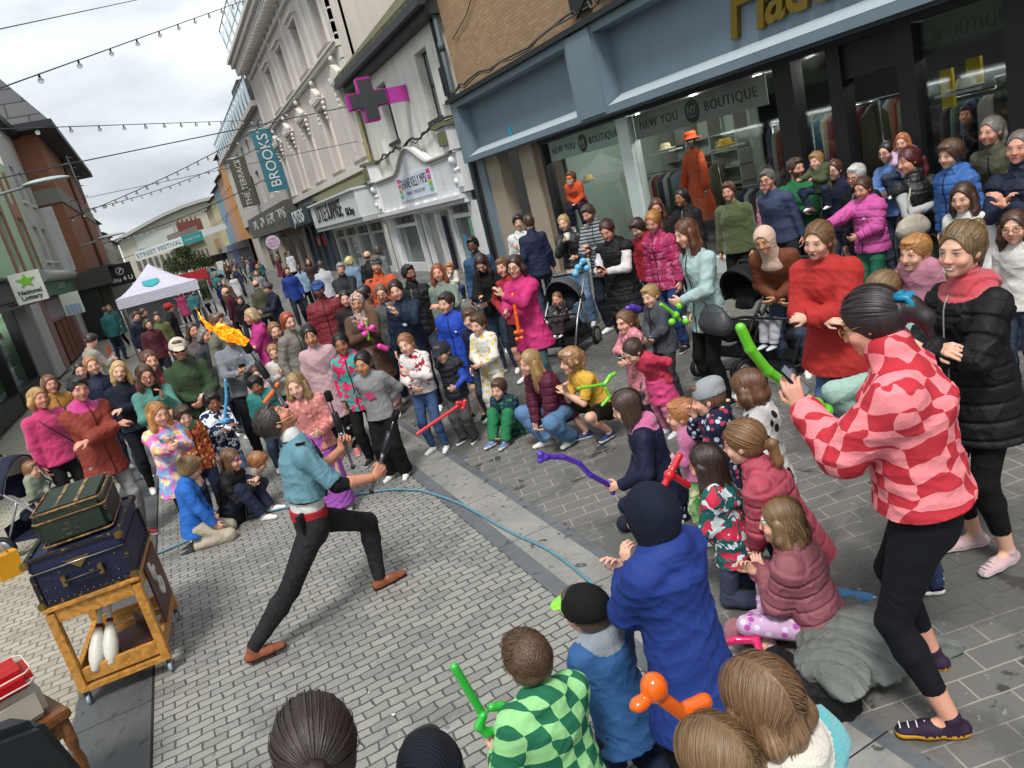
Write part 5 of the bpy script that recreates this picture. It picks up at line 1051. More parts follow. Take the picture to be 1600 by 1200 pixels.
# leg poses: hip height, lean, [(foot x, y, z, toe dir deg, knee hint)] in units of body height (right, left); facing +y
LEGS = {
 'stand': (.52, 2, [(.06, .0, .045, -12, (.1, 1, 0)), (-.06, .0, .045, 12, (-.1, 1, 0))]),
 'wide': (.50, 4, [(.11, .03, .045, -18, (.2, 1, 0)), (-.11, -.02, .045, 18, (-.2, 1, 0))]),
 'step': (.51, 4, [(.05, .12, .045, -5, (0, 1, 0)), (-.06, -.12, .06, 8, (0, 1, 0))]),
 'crouch': (.20, 28, [(.09, .12, .045, -20, (.5, 1, .8)), (-.09, .06, .06, 15, (-.4, 1, .8))]),
 'kneel': (.165, 10, [(.06, -.03, .035, 0, (.2, 1, -.6)), (-.06, -.03, .035, 0, (-.2, 1, -.6))]),
 'kneelup': (.282, 6, [(.07, -.19, .035, 0, (.1, 1, -.3)), (-.07, -.19, .035, 0, (-.1, 1, -.3))]),
 'cross': (.085, 12, [(-.09, .17, .04, 60, (1, .5, .35)), (.09, .19, .04, -60, (-1, .5, .35))]),
 'sitknees': (.085, 16, [(.07, .25, .045, -8, (.15, .4, 1)), (-.07, .25, .045, 8, (-.15, .4, 1))]),
 'sitside': (.085, 8, [(.16, .12, .04, -40, (.7, 1, .3)), (-.1, .2, .04, 40, (-1, .6, .3))]),
 'chair': (.30, 6, [(.06, .3, .1, 0, (.1, 1, .6)), (-.06, .3, .1, 0, (-.1, 1, .6))]),
 'carried': (.30, 4, [(.15, .12, .10, 0, (.5, .8, .3)), (-.15, .12, .10, 0, (-.5, .8, .3))]),
 'shoulders': (.30, 10, [(.09, .2, .02, 0, (.1, 1, .3)), (-.09, .2, .02, 0, (-.1, 1, .3))]),
}
# arm poses: wrist target relative to own shoulder in torso axes (x outward), elbow hint, hand direction
ARMS = {
 'down': ((.035, .03, -.30), (.4, -1, 0), (0, .25, -1)), 'bent': ((-.02, .15, -.17), (.5, -.8, -.4), (-.3, 1, .1)),
 'front': ((-.09, .13, -.20), (.9, -.3, -.4), (-.8, .6, -.1)), 'crossed': ((-.17, .115, -.125), (1, .2, -.7), (-1, .05, .1)),
 'phone': ((-.075, .20, -.015), (.5, -.1, -1), (-.15, .3, 1)), 'phonelow': ((-.08, .19, -.13), (.7, -.3, -.8), (-.2, .7, .6)),
 'up': ((.03, .08, .25), (1, .1, .1), (0, .2, 1)), 'clap': ((-.095, .16, -.07), (.8, -.2, -.8), (-.25, .35, 1)), 'hip': ((.02, .02, -.21), (1, -.7, 0), (-.8, .3, -.4)),
 'pocket': ((.0, .05, -.26), (.7, -1, 0), (-.2, .4, -1)), 'face': ((-.085, .115, .035), (.7, .1, -1), (-.2, .0, 1)), 'hold': ((-.12, .14, -.12), (1, -.1, -.5), (-1, .2, .2)),
 'reach': ((.0, .30, -.06), (.4, -.3, -.9), (0, 1, .3)), 'knee': ((-.03, .2, -.24), (.7, -.2, -.4), (-.6, .9, -.3)), 'floor': ((.05, .17, -.31), (.5, -.7, 0), (0, .8, -.5)),
 'lap': ((-.08, .14, -.23), (.8, -.4, -.2), (-.9, .7, -.1)), 'back': ((-.05, -.06, -.22), (1, -.6, 0), (-.9, -.2, -.3)), 'sword': ((.03, .16, -.17), (.5, -.8, -.5), (0, 1, .2)),
 'mouth': ((-.10, .13, .02), (.6, .1, -1), (-.6, -.2, .9)), 'side': ((.17, .10, -.14), (.5, -.8, -.6), (.5, .8, .2)), 'thigh': ((.02, .14, -.24), (.7, -.8, -.1), (-.2, 1, -.3)),
}
class Rig: pass
def rig(h, legs='stand', lean=None, side=0, twist=0, armR='down', armL='down', hyaw=0, hpitch=0, hroll=0, build=1.0, legsdef=None, hipz=None):
    r = Rig(); r.h = h; r.hh = .147+.048*h; r.s = r.hh/.225; r.b = build; kid = max(0, (1.5-h)/.6)
    hz, ln, F = legsdef or LEGS[legs]; hz = hipz or hz; ln = ln if lean is None else lean
    if hz > .4: hz -= .025*kid
    P = np.array([0, 0, hz*h]); T = rotz(R_(-twist)*.5) @ rotx(R_(-ln)) @ roty(R_(side)); T2 = rotz(R_(-twist)) @ rotx(R_(-ln)) @ roty(R_(side))
    r.P, r.T, r.T2 = P, T, T2; tl = (.82-.52)*h*(1-.02*kid)
    r.tl = tl; r.neck = P+T@np.array([0, 0, tl]); r.chest = P+T@np.array([0, 0, tl*.72])
    sw = .090*h*(1.0-.05*kid)*(.55+.45*build); r.sw = sw
    r.sh = {s: r.neck+T2@np.array([s*sw, 0, -.022*h]) for s in (1, -1)}; r.hipj = {s: P+rotz(R_(-twist)*.2)@np.array([s*.052*h, 0, -.005*h]) for s in (1, -1)}
    r.leg = {}; r.arm = {}; tk, sk = .245*h*(1-.05*kid), .24*h*(1-.05*kid)
    for s, f in ((1, F[0]), (-1, F[1])):
        kn, an = ik(r.hipj[s], np.array(f[:3])*h, tk, sk, f[4]); r.leg[s] = (r.hipj[s], kn, an, rotz(R_(f[3]))@np.array([0, 1, 0]))
    ua, fa = .162*h, .142*h
    for s, a in ((1, armR), (-1, armL)):
        w, e, hd = ARMS[a] if isinstance(a, str) else a
        m = np.array([s, 1, 1]); el, wr = ik(r.sh[s], r.sh[s]+T2@(np.array(w)*m*h), ua, fa, T2@(np.array(e)*m)); r.arm[s] = (r.sh[s], el, wr, nrm(T2@(np.array(hd)*m)))
    Rh = rotz(R_(-hyaw)) @ rotx(R_(hpitch)) @ roty(R_(hroll)); r.Rh = Rh
    nb = r.neck+T@np.array([0, .006*h, .0]); nd = nrm(.5*(T@np.array([0, 0, 1.]))+.5*(Rh@np.array([0, 0, 1.])))
    nl = h-.82*h-r.hh; top = nb+nd*(nl+.04*r.s); r.nt = top; r.hc = top+Rh@np.array([0, .018, .082])*r.s   # head centre
    r.top = r.hc+Rh@np.array([0, 0, .107])*r.s
    return r
def head_sdf(F, r, full=True):
    s = r.s; C = r.hc; R = r.Rh; g = np.random.RandomState(getattr(r, 'seed', 1)).uniform(-1, 1, 9)
    def p(x, y, z): return C+R@np.array([x*(1+.03*g[0]), y, z*(1+.02*g[1])])*s
    F.ell(p(0, -.012, .02), np.array([.074*(1+.03*g[0]), .094, .086])*s, R, k=.02*s); F.ell(p(0, .02, -.02), np.array([.066, .073, .075])*s, R, k=.02*s)
    F.ell(p(0, .03, -.068), np.array([.052*(1+.10*g[2]+.06*(r.b-1)*3), .052, .045*(1+.06*g[3])])*s, R, k=.02*s); F.ell(p(0, .066+.004*g[4], -.1), np.array([.02*(1+.25*g[5]), .018, .016])*s, R, k=.025*s)
    if full:
        for q in (1, -1):
            F.ell(p(q*.033, .103, -.003), np.array([.017, .019, .011])*s, R, k=.014*s, neg=True)
            F.ell(p(q*.0325, .0745, -.003), np.array([.0145, .0125, .012])*s, R, k=.004*s)
            F.ell(p(q*.042, .062, -.04), np.array([.022, .02, .02])*s, R, k=.02*s)
            F.ell(p(q*.073, -.004, -.016), np.array([.009, .019, .03])*s, R @ rotz(q*.35), k=.008*s)
        F.cone(p(0, .086, .006), p(0, .104+.005*g[6], -.034-.004*g[7]), .0075*s, .0125*s*(1+.15*g[8]), k=.012*s)
        for q in (1, -1): F.ell(p(q*.011, .096, -.039), np.array([.0085, .009, .007])*s, R, k=.006*s)
        F.cone(p(-.017, .083, -.0645), p(.017, .083, -.0645), .0068*s, k=.006*s); F.cone(p(-.014, .084, -.0735), p(.014, .084, -.0735), .0075*s, k=.005*s)
        F.ell(p(0, .089, -.069), np.array([.021, .008, .0018])*s, R, k=.003*s, neg=True)
        F.cone(p(-.035, .077, .02), p(.035, .077, .02), .009*s, k=.015*s)
    return p
def hand_sdf(F, r, side, curl=.45, hs=1.0, fine=True, grip=None):
    sh, el, wr, hd = r.arm[side]; s = r.h*.104/.18*hs*(1 if r.h > 1.4 else 1.03)
    fa = nrm(wr-el); d = nrm(hd); x = r.T2@np.array([1., 0, 0]); up = nrm(np.cross(d, np.cross(x, d)))
    # palm normal: facing body mid line by default
    mid = -side*(r.T2@np.array([1., 0, 0])); n = nrm(mid-d*(mid@d)); w = np.cross(n, d)*side  # w: thumb side direction
    fwd = r.T2@np.array([0, 1., .6]); 
    if w@fwd < 0: w = -w
    if grip is not None: n = nrm(grip-d*(grip@d)); w = nrm(np.cross(n, d)); w = w if w@fwd > 0 else -w
    r.hand = getattr(r, 'hand', {}); pc = wr+d*.045*s; r.hand[side] = (pc+n*.02*s+d*.02*s, d, n, w)
    F.cone(wr+w*.010*s, wr+d*.078*s+w*.026*s, .015*s, .0135*s, k=.012*s); F.cone(wr-w*.010*s, wr+d*.072*s-w*.026*s, .015*s, .012*s, k=.012*s); F.cone(wr, wr+d*.075*s, .016*s, .0135*s, k=.012*s)
    if not fine: 
        F.cone(wr+d*.07*s, wr+d*.12*s+n*.03*s*curl*2, .022*s, .014*s, k=.02*s, flat=.6, side=w); F.cone(wr+w*.02*s+d*.02*s, wr+w*.045*s+d*.065*s+n*.01*s, .012*s, .009*s, k=.01*s); return
    for i, (o, L, rr) in enumerate(((.028, .92, .0088), (.0095, 1.0, .0090), (-.0095, .94, .0086), (-.028, .76, .0078))):
        b0 = wr+d*(.080-.004*abs(i-1))*s+w*o*s; c = curl+.06*i
        d1 = nrm(d*math.cos(c*.9)+n*math.sin(c*.9)+w*o*2.5); d2 = nrm(d*math.cos(c*2.0)+n*math.sin(c*2.0)); d3 = nrm(d*math.cos(c*2.9)+n*math.sin(c*2.9))
        p1 = b0+d1*.040*L*s; p2 = p1+d2*.025*L*s; p3 = p2+d3*.018*L*s
        F.cone(b0, p1, rr*1.08*s, rr*s, k=.003*s); F.cone(p1, p2, rr*s, rr*.93*s, k=.002*s); F.cone(p2, p3, rr*.93*s, rr*.8*s, k=.002*s)
    t0 = wr+d*.018*s+w*.024*s; t1 = t0+nrm(d*.75+w*.75+n*.35)*.042*s; t2 = t1+nrm(d*.9+w*.12+n*.45)*.034*s
    F.cone(t0, t1, .0135*s, .0105*s, k=.01*s); F.cone(t1, t2, .0105*s, .0085*s, k=.003*s)
def body_sdf(r, fine, sleeves=True, curl=(.45, .45), open_legs=True, grips=(None, None)):
    F = Field(); h, b = r.h, r.b; T = r.T; X = T@np.array([1., 0, 0])
    head_sdf(F, r, True)
    F.cone(r.neck+T@np.array([0, 0, -.03*h]), r.nt+r.Rh@np.array([0, .0, .02])*r.s, .034*h*.9, .029*h*.95, k=.02)
    F.cone(r.P+T@np.array([0, 0, .03*h]), r.chest, .062*h*b, .072*h*b, k=.05, flat=.66, side=X); F.cone(r.sh[-1], r.sh[1], .025*h, k=.04)
    F.cone(r.chest, r.neck+T@np.array([0, 0, -.03*h]), .06*h, .03*h, k=.04, flat=.7, side=X)
    for s in (1, -1):
        a, e, w, hd = r.arm[s]; F.cone(a, e, .027*h*b, .022*h, k=.02); F.cone(e, e+(w-e)*.35, .0225*h, .0235*h, k=.01); F.cone(e+(w-e)*.35, w, .0235*h, .0150*h, k=.01)
        hand_sdf(F, r, s, curl[0 if s > 0 else 1], fine=fine, grip=grips[0 if s > 0 else 1])
        hj, kn, an, ft = r.leg[s]; F.cone(hj, kn, .046*h*b, .030*h, k=.03); F.cone(kn, kn+(an-kn)*.3, .030*h, .031*h, k=.02); F.cone(kn+(an-kn)*.3, an, .031*h, .019*h, k=.02)
        F.cone(an-np.array([0, 0, .012*h]), an+ft*.05*h-np.array([0, 0, .024*h]), .018*h, .014*h, k=.02)
    return F
# ---- clothes ----
def torso_cut(r, z): return (r.P+r.T@np.array([0, 0, z*r.h]), -(r.T@np.array([0, 0, 1.])))
def top_sdf(r, t=.015, hem=-.04, sleeve=1.0, flare=1.0, hood=None, collar=.5, gilet=False, quilt=0):
    F = Field(); h, b = r.h, r.b; T = r.T; X = T@np.array([1., 0, 0]); Z = T@np.array([0, 0, 1.]); cp = (r.P+Z*hem*h, -Z)
    hd = -Z
    # lower torso down to the hem follows the torso when upright, hangs when bent
    hemp = r.P+Z*(hem*h)
    rw = (.076*b)*h+t; rh = (.098*b*(1.13 if hem < -.11 else 1))*h+t+.004
    F.cone(r.P+Z*(min(hem, -.02)*h), r.P+Z*max(.07, hem+.03)*h, rh*flare, rw, k=.04, flat=.88 if hem < -.11 else .8, side=X, cut=[cp]); F.cone(r.P+Z*.05*h, r.chest, rw, (.079*b)*h+t, k=.05, flat=.72, side=X, cut=[cp] if hem > .03 else None)
    F.cone(r.chest, r.neck-Z*.035*h, .078*h*b+t, .045*h+t, k=.05, flat=.74, side=X); F.cone(r.sh[-1]-Z*.012*h, r.sh[1]-Z*.012*h, .027*h*b+t*.9, k=.05, tag=0); F.cone(r.neck+Z*.004*h, r.neck-Z*.05*h, .036*h+t*.6, .06*h*b+t, k=.05)
    if collar: F.cone(r.neck-Z*.01*h, r.neck+(r.nt-r.neck)*collar, .034*h+t*.8, .036*h+t*.55, k=.015)
    for s in (1, -1):
        a, e, w, hdn = r.arm[s]
        if gilet: F.cone(a, a+(e-a)*.08, .036*h+t*.8, k=.02); continue
        ra, re, rw_ = .027*h*b+t*.9, .0245*h*b+t*.9, .018*h+t*.75
        if sleeve <= .5: q = a+(e-a)*sleeve*2; F.cone(a, q, ra, ra*1.02, k=.03, cut=[(q, nrm(e-a))]); 
        else:
            F.cone(a, e, ra, re, k=.03, tag=1+(s > 0)); f = (sleeve-.5)*2; q = e+(w-e)*f; F.cone(e, q, re, re+(rw_-re)*f, k=.02, cut=[(q, nrm(w-e))], tag=3+(s > 0))
    if hood == 'down':
        C = r.neck+T@np.array([0, -.035*h, .012*h]); F.ell(C, np.array([.062, .035, .034])*h+t*.4, T @ rotx(.5), k=.02)
        for s in (1, -1): F.cone(r.neck+T@np.array([s*.045*h, -.02*h, .012*h]), r.neck+T@np.array([s*.022*h, .045*h, -.03*h]), .02*h+t*.3, .011*h, k=.02)
    if hood == 'up':
        p = lambda x, y, z: r.hc+r.Rh@np.array([x, y, z])*r.s
        F.ell(p(0, -.015, .015), np.array([.098, .115, .108])*r.s, r.Rh, k=.03); F.cone(p(0, -.05, -.07), r.neck-Z*.01*h, .07*r.s, .06*r.s+t, k=.04)
        F.ell(p(0, .085, -.01), np.array([.068, .07, .085])*r.s, r.Rh, k=.015, neg=True)
    return F
def legs_sdf(r, t=.008, wide=0., length=1.0, waist=.07, crotch=True):
    F = Field(); h, b = r.h, r.b; T = r.T; X = T@np.array([1., 0, 0]); Z = T@np.array([0, 0, 1.])
    F.cone(r.P-np.array([0, 0, .02*h]), r.P+Z*waist*h, .078*h*b+t, .070*h*b+t, k=.05, flat=.75, side=X, cut=[(r.P+Z*waist*h, Z)])
    for s in (1, -1):
        hj, kn, an, ft = r.leg[s]; rt, rk, ra = .049*h*b+t, .033*h+t+wide*.5, .021*h+t+wide
        if length < .5: q = hj+(kn-hj)*length*2; F.cone(hj, q, rt, rk+.01, k=.03, cut=[(q, nrm(kn-hj))])
        else:
            F.cone(hj, kn, rt, rk, k=.03); f = (length-.5)*2; m = kn+(an-kn)*.3; F.cone(kn, m, rk, rk+.001*h, k=.02); q = kn+(an-kn)*f; F.cone(m, q, rk+.001*h, rk+(ra-rk)*f, k=.02, cut=[(q, nrm(an-kn))])
    return F
def skirt_sdf(r, ln, t=.015, r0=.075, r1=.12, top=.08):
    F = Field(); h = r.h; Z = r.T@np.array([0, 0, 1.]); bot = r.P*np.array([1, 1, 0])+np.array([0, 0, r.P[2]-ln*h])
    F.cone(bot, r.P+Z*top*h, r1*h+t, (r0+.012)*h+t, k=.03, flat=.95, side=r.T@np.array([1., 0, 0]), cut=[(bot, (0, 0, -1.)), (r.P+Z*top*h, Z)])
    return F
def shoe_mesh(r, s, vox, big=1.04):
    hj, kn, an, ft = r.leg[s]; h = r.h; F = Field(); a = an-np.array([0, 0, .028*h]); L = .155*h*.9*big; d = nrm(ft); base = an[2]-.045*h
    if an[2] < .042*h: d = nrm(an-kn)*.9+np.array([0, 0, -.1]); d = nrm(d); base = -1  # kneeling: toes trail behind
    sd = np.cross(d, [0, 0, 1.]); q = a-d*.02*h
    F.cone(q, a+d*L*.35, .020*h, .021*h, k=.02); F.cone(a+d*L*.3, a+d*L*.66-np.array([0, 0, .004*h]), .021*h, .0185*h, k=.02, flat=.85, side=sd); F.cone(an, a, .0215*h, .021*h, k=.02)
    def post(G, P): return np.maximum(G, -(P[..., 2]-(base+.001))) if base > -1 else G
    V, Q = F.mesh(vox, post); return V, Q, base
def hair_sdf(r, style, seed=1):
    F = Field(); s = r.s; C = r.hc; R = r.Rh; rn = np.random.RandomState(seed)
    def p(x, y, z): return C+R@np.array([x, y, z])*s
    D = np.array([0, 0, -1.]); bk = R@np.array([0, -1., 0]); bk[2] = 0; bk = nrm(bk); rt = nrm(np.cross(D, bk))*-1
    cutf = lambda: F.ell(p(0, .097, -.03), np.array([.067, .076, (.090 if style in ('short', 'mop', 'curly', 'bob') else .101)])*s, R, k=.012*s, neg=True)
    th = {'buzz': .003, 'short': .008, 'mop': .016, 'curly': .03, 'bald': .0}.get(style, .008)
    if style == 'bald': 
        F.ell(p(0, -.03, -.015), np.array([.079, .079, .055])*s, R, k=.01); F.ell(p(0, .03, .05), np.array([.09, .12, .062])*s, R, k=.01*s, neg=True); cutf(); return F, p
    F.ell(p(0, -.014, .024), (np.array([.078, .098, .090])+th)*s, R, k=.02*s); F.ell(p(0, -.03, -.02), (np.array([.074, .073, .066])+th*.7)*s, R, k=.02*s)
    if style in ('short', 'mop', 'curly'): F.ell(p(0, .058, .083), (np.array([.05, .032, .018])+th*.6)*s, R, k=.02*s)
    if style == 'curly':
        for i in range(46):
            v = nrm(rn.normal(size=3)); 
            if v[1] > .55 and v[2] < .35: continue
            v[2] = v[2]*.9-.05; F.ell(p(*(v*np.array([.108, .118, .118])+np.array([0, -.015, .005]))), np.array([.024, .024, .024])*s*rn.uniform(.7, 1.25), R, k=.01*s)
    if style in ('short', 'buzz'): F.ell(p(0, .03, -.085), np.array([.1, .09, .05])*s, R, k=.015*s, neg=True); F.ell(p(0, -.02, -.12), np.array([.1, .11, .06])*s, R, k=.02*s, neg=True)
    cutf()
    if style in ('long', 'longw', 'bob', 'wavy'):
        L = {'long': .30, 'longw': .26, 'bob': .11, 'wavy': .21}[style]
        base = [p(q*.072, -.02, -.01) for q in (-1, 1)]+[p(0, -.085, 0), p(.05, -.07, 0), p(-.05, -.07, 0), p(.078, .01, .0), p(-.078, .01, .0)]
        for i, bp in enumerate(base):
            o = nrm(bp-C); o[2] = 0; w = L*s*rn.uniform(.9, 1.08)*(1 if i < 5 else .82); m = bp+D*w*.5+o*.012*s+bk*.01; e = bp+D*w+o*(.004 if style != 'wavy' else .02)*s+bk*.018
            F.chain([bp, m, e], [.030*s, .030*s, .012*s], k=.02*s, flat=.75, side=rt)
            if style in ('wavy', 'longw'):
                for q in range(5): F.ell(bp+(e-bp)*rn.uniform(.25, 1)+rn.normal(size=3)*.012*s, np.full(3, .018*s), R, k=.012*s)
    if style in ('pony', 'ponyhigh', 'ponylow'):
        z0 = {'pony': .02, 'ponyhigh': .07, 'ponylow': -.035}[style]; y0 = {'pony': -.105, 'ponyhigh': -.085, 'ponylow': -.10}[style]; b0 = p(0, y0, z0)
        F.chain([b0, b0+bk*.04*s-D*.008*s, b0+bk*.055*s+D*.09*s, b0+bk*.035*s+D*.2*s], [.018*s, .028*s, .03*s, .008*s], k=.015*s)
    if style in ('bun', 'updo'): F.ell(p(0, -.098, .045 if style == 'bun' else -.01), np.array([.04, .035, .036])*s, R, k=.01*s)
    if style == 'buns':
        for q in (1, -1): F.ell(p(q*.07, -.03, .085), np.full(3, .034*s), R, k=.006*s)
    if style == 'bunches':
        for q in (1, -1): b0 = p(q*.075, -.05, .03); F.chain([b0, b0+rt*0+R@np.array([q*.04, -.02, 0])*s, b0+R@np.array([q*.05, -.02, 0])*s+D*.1*s], [.014*s, .03*s, .012*s], k=.012*s)
    if style == 'braids':
        for q in (1, -1):
            b0 = p(q*.06, -.06, -.03); e = b0+D*.16*s+bk*.02*s
            for k_ in range(8): F.ell(b0+(e-b0)*k_/7, np.full(3, .013*s), R, k=.004*s)
    return F, p
def hat_sdf(r, kind):
    F = Field(); s = r.s; R = r.Rh
    def p(x, y, z): return r.hc+R@np.array([x, y, z])*s
    up = R@np.array([0, 0, 1.]); fl = R@np.array([0, 1., 0])
    if kind in ('cap', 'flatcap'):
        zc = .004; F.ell(p(0, -.012, .022), np.array([.098, .1195, .106 if kind == 'cap' else .074])*s, R, k=.01*s, cut=[(p(0, 0, zc), -up)])
        F.cone(p(-.045, .09, .018), p(.045, .09, .018), .008*s, k=.01*s); F.ell(p(0, .125 if kind == 'cap' else .105, .02), np.array([.068, .062 if kind == 'cap' else .03, .009])*s, R @ rotx(-.15), k=.01*s)
    if kind == 'beanie': F.ell(p(0, -.015, .03), np.array([.09, .11, .103])*s, R, k=.01*s, cut=[(p(0, .02, .012), -nrm(up*1+fl*.1))]); F.ell(p(0, -.06, .09), np.array([.06, .06, .045])*s, R, k=.03*s)
    if kind == 'hoodup': F.ell(p(0, -.018, .008), np.array([.098, .118, .118])*s, R, k=.02*s); F.cone(p(0, -.02, -.06), r.neck, .08*s, .085*s, k=.04); F.ell(p(0, .1, -.02), np.array([.062, .07, .088])*s, R, k=.012*s, neg=True)
    if kind == 'hijab':
        F.ell(p(0, -.012, .012), np.array([.093, .112, .108])*s, R, k=.02*s); F.cone(p(0, .0, -.075), r.neck+r.T@np.array([0, .01, -.02]), .075*s, .088*s, k=.04); F.ell(r.neck+r.T@np.array([0, .03*r.h, -.045*r.h]), np.array([.075, .05, .05])*r.h, r.T, k=.04)
        F.ell(p(0, .088, -.022), np.array([.056, .06, .082])*s, R, k=.012*s, neg=True)
    return F
def strands(r, style, n, seed=0):
    """thin hair locks lying on the skull, following the style"""
    rn = np.random.RandomState(seed+5); s = r.s; R = r.Rh; C = r.hc+R@np.array([0, -.014, .024])*s; rad = np.array([.0875, .1075, .0995])*s
    if style in ('mop',): rad = rad+.007*s
    V = []; Q = []; H = []; tie = {'pony': (0, -.105, .02), 'ponyhigh': (0, -.085, .07), 'ponylow': (0, -.10, -.035), 'bun': (0, -.1, .045), 'updo': (0, -.1, -.01), 'braids': None}.get(style)
    L = {'long': .30, 'longw': .25, 'bob': .12, 'wavy': .21, 'short': .045, 'mop': .075, 'pony': .2, 'ponyhigh': .2, 'ponylow': .2, 'bun': .16, 'updo': .14, 'braids': .15, 'bunches': .14, 'buns': .12, 'curly': .05}.get(style, .05)*s
    part = rn.choice([-.02, 0, .02])
    for i in range(n):
        th = rn.uniform(0, 2*PI); ph = math.acos(rn.uniform(-.25, 1)); d = np.array([math.sin(ph)*math.sin(th), math.sin(ph)*math.cos(th), math.cos(ph)])
        if d[1] > .45 and d[2] < .42: continue
        p = d*rad; pts = []; lift = rn.uniform(.985, 1.035) if i % 9 else rn.uniform(1.03, 1.09); st = .016*s if L > .06 else .012*s; ln = 0; fall = False; wob = rn.uniform(-1, 1); q = p*lift
        if tie is not None:
            tgt = np.array(tie)*s-np.array([0, -.014, .024])*s; LL = 1
            pts = []; a = nrm(q/rad); b_ = nrm(tgt/rad); om = math.acos(np.clip(a@b_, -1, 1))
            for k in range(8): t = k/7; m = (math.sin((1-t)*om)*a+math.sin(t*om)*b_)/max(math.sin(om), 1e-3); pts.append(m*rad*lift)
        else:
            while ln < L*rn.uniform(.93, 1.02)+(.10*s if L > .1*s and d[2] > .3 else 0) and len(pts) < 26:
                pts.append(q.copy())
                if not fall:
                    nn = nrm(q/rad**2); sx = math.copysign(1, q[0]-part*s+1e-4)
                    g = np.array([sx*.9 if L > .07*s else wob*.5, (-.25 if style not in ('short', 'mop', 'curly') else (.9 if q[2] > .02*s and q[1] > -.04*s else -.5)), -.9 if L > .07*s else -.35]); g = g-nn*(g@nn)+np.array([wob, wob*.5, 0])*.12; g = nrm(g)
                    q = q+g*st; q = q/np.sqrt(((q/rad)**2).sum())*lift
                    if q[2] < -.02*s or (R@np.array([0, 0, 1.]))@g < -.95: fall = L > .09*s
                    if style in ('short', 'mop', 'curly'): q = q*1.012
                else:
                    dn = R.T@np.array([0, 0, -1.]); q = q+nrm(dn+np.array([wob*.06, -.06, 0])+(np.array([math.sin(ln/s*40+wob*3), math.cos(ln/s*37), 0])*.45 if style in ('wavy', 'longw') else 0))*st
                ln += st
        if len(pts) < 3: continue
        k0 = len(V); w = rn.uniform(.0009, .0024)*s if n > 1000 else rn.uniform(.0016, .0042)*s; m = len(pts); off = rn.uniform(-.5, .5)
        for j, q in enumerate(pts):
            t = nrm(pts[min(j+1, m-1)]-pts[max(j-1, 0)]); nn = nrm(q/rad**2) if not (j > 9 and tie is None) else nrm(np.array([q[0], q[1], 0])); sd = nrm(np.cross(t, nn)); ww = w*(.3+.7*math.sin(PI*min(1, (j+.6)/m)**.7))
            for a in (-1, 1): V.append(C+R@(q+sd*ww*a)); H.append([off+a*.01, .3, j*.01])
            V.append(C+R@(q+nn*ww*.5)); H.append([off, .3, j*.01])
        for j in range(m-1):
            a, b_ = k0+3*j, k0+3*j+3; Q += [(a, a+2, b_+2, b_), (a+2, a+1, b_+1, b_+2)]
    return np.array(V), np.array(Q), np.array(H)
TOPS = {'tee': dict(t=.007, sleeve=.42, hem=-.03, collar=0), 'shirt': dict(t=.010, hem=-.03, collar=.25), 'sweater': dict(t=.018, hem=-.03, collar=.2), 'hoodie': dict(t=.021, hem=-.04, hood='down', collar=.35),
        'jacket': dict(t=.026, hem=-.075, collar=.45), 'hoodjacket': dict(t=.028, hem=-.09, hood='down', collar=.45), 'puffer': dict(t=.038, hem=-.06, collar=.5), 'hoodpuffer': dict(t=.038, hem=-.06, collar=.45, hood='down'),
        'coat': dict(t=.028, hem=-.2, flare=1.12, collar=.4), 'gilet': dict(t=.034, hem=-.05, gilet=True, collar=.5), 'longgilet': dict(t=.036, hem=-.2, gilet=True, collar=.45, hood='down', flare=1.1), 'cardigan': dict(t=.02, hem=-.12, collar=.1, flare=1.05)}
PERF = (0.35, 5.7)
CAMP = np.array([0, 0, CAMH])
def seg_d(P, a, b):
    d = b-a; t = np.clip(((P-a)@d)/(d@d), 0, 1); return np.linalg.norm(P-a-t[:, None]*d, axis=1), t*np.linalg.norm(d)
PEOPLE = {}
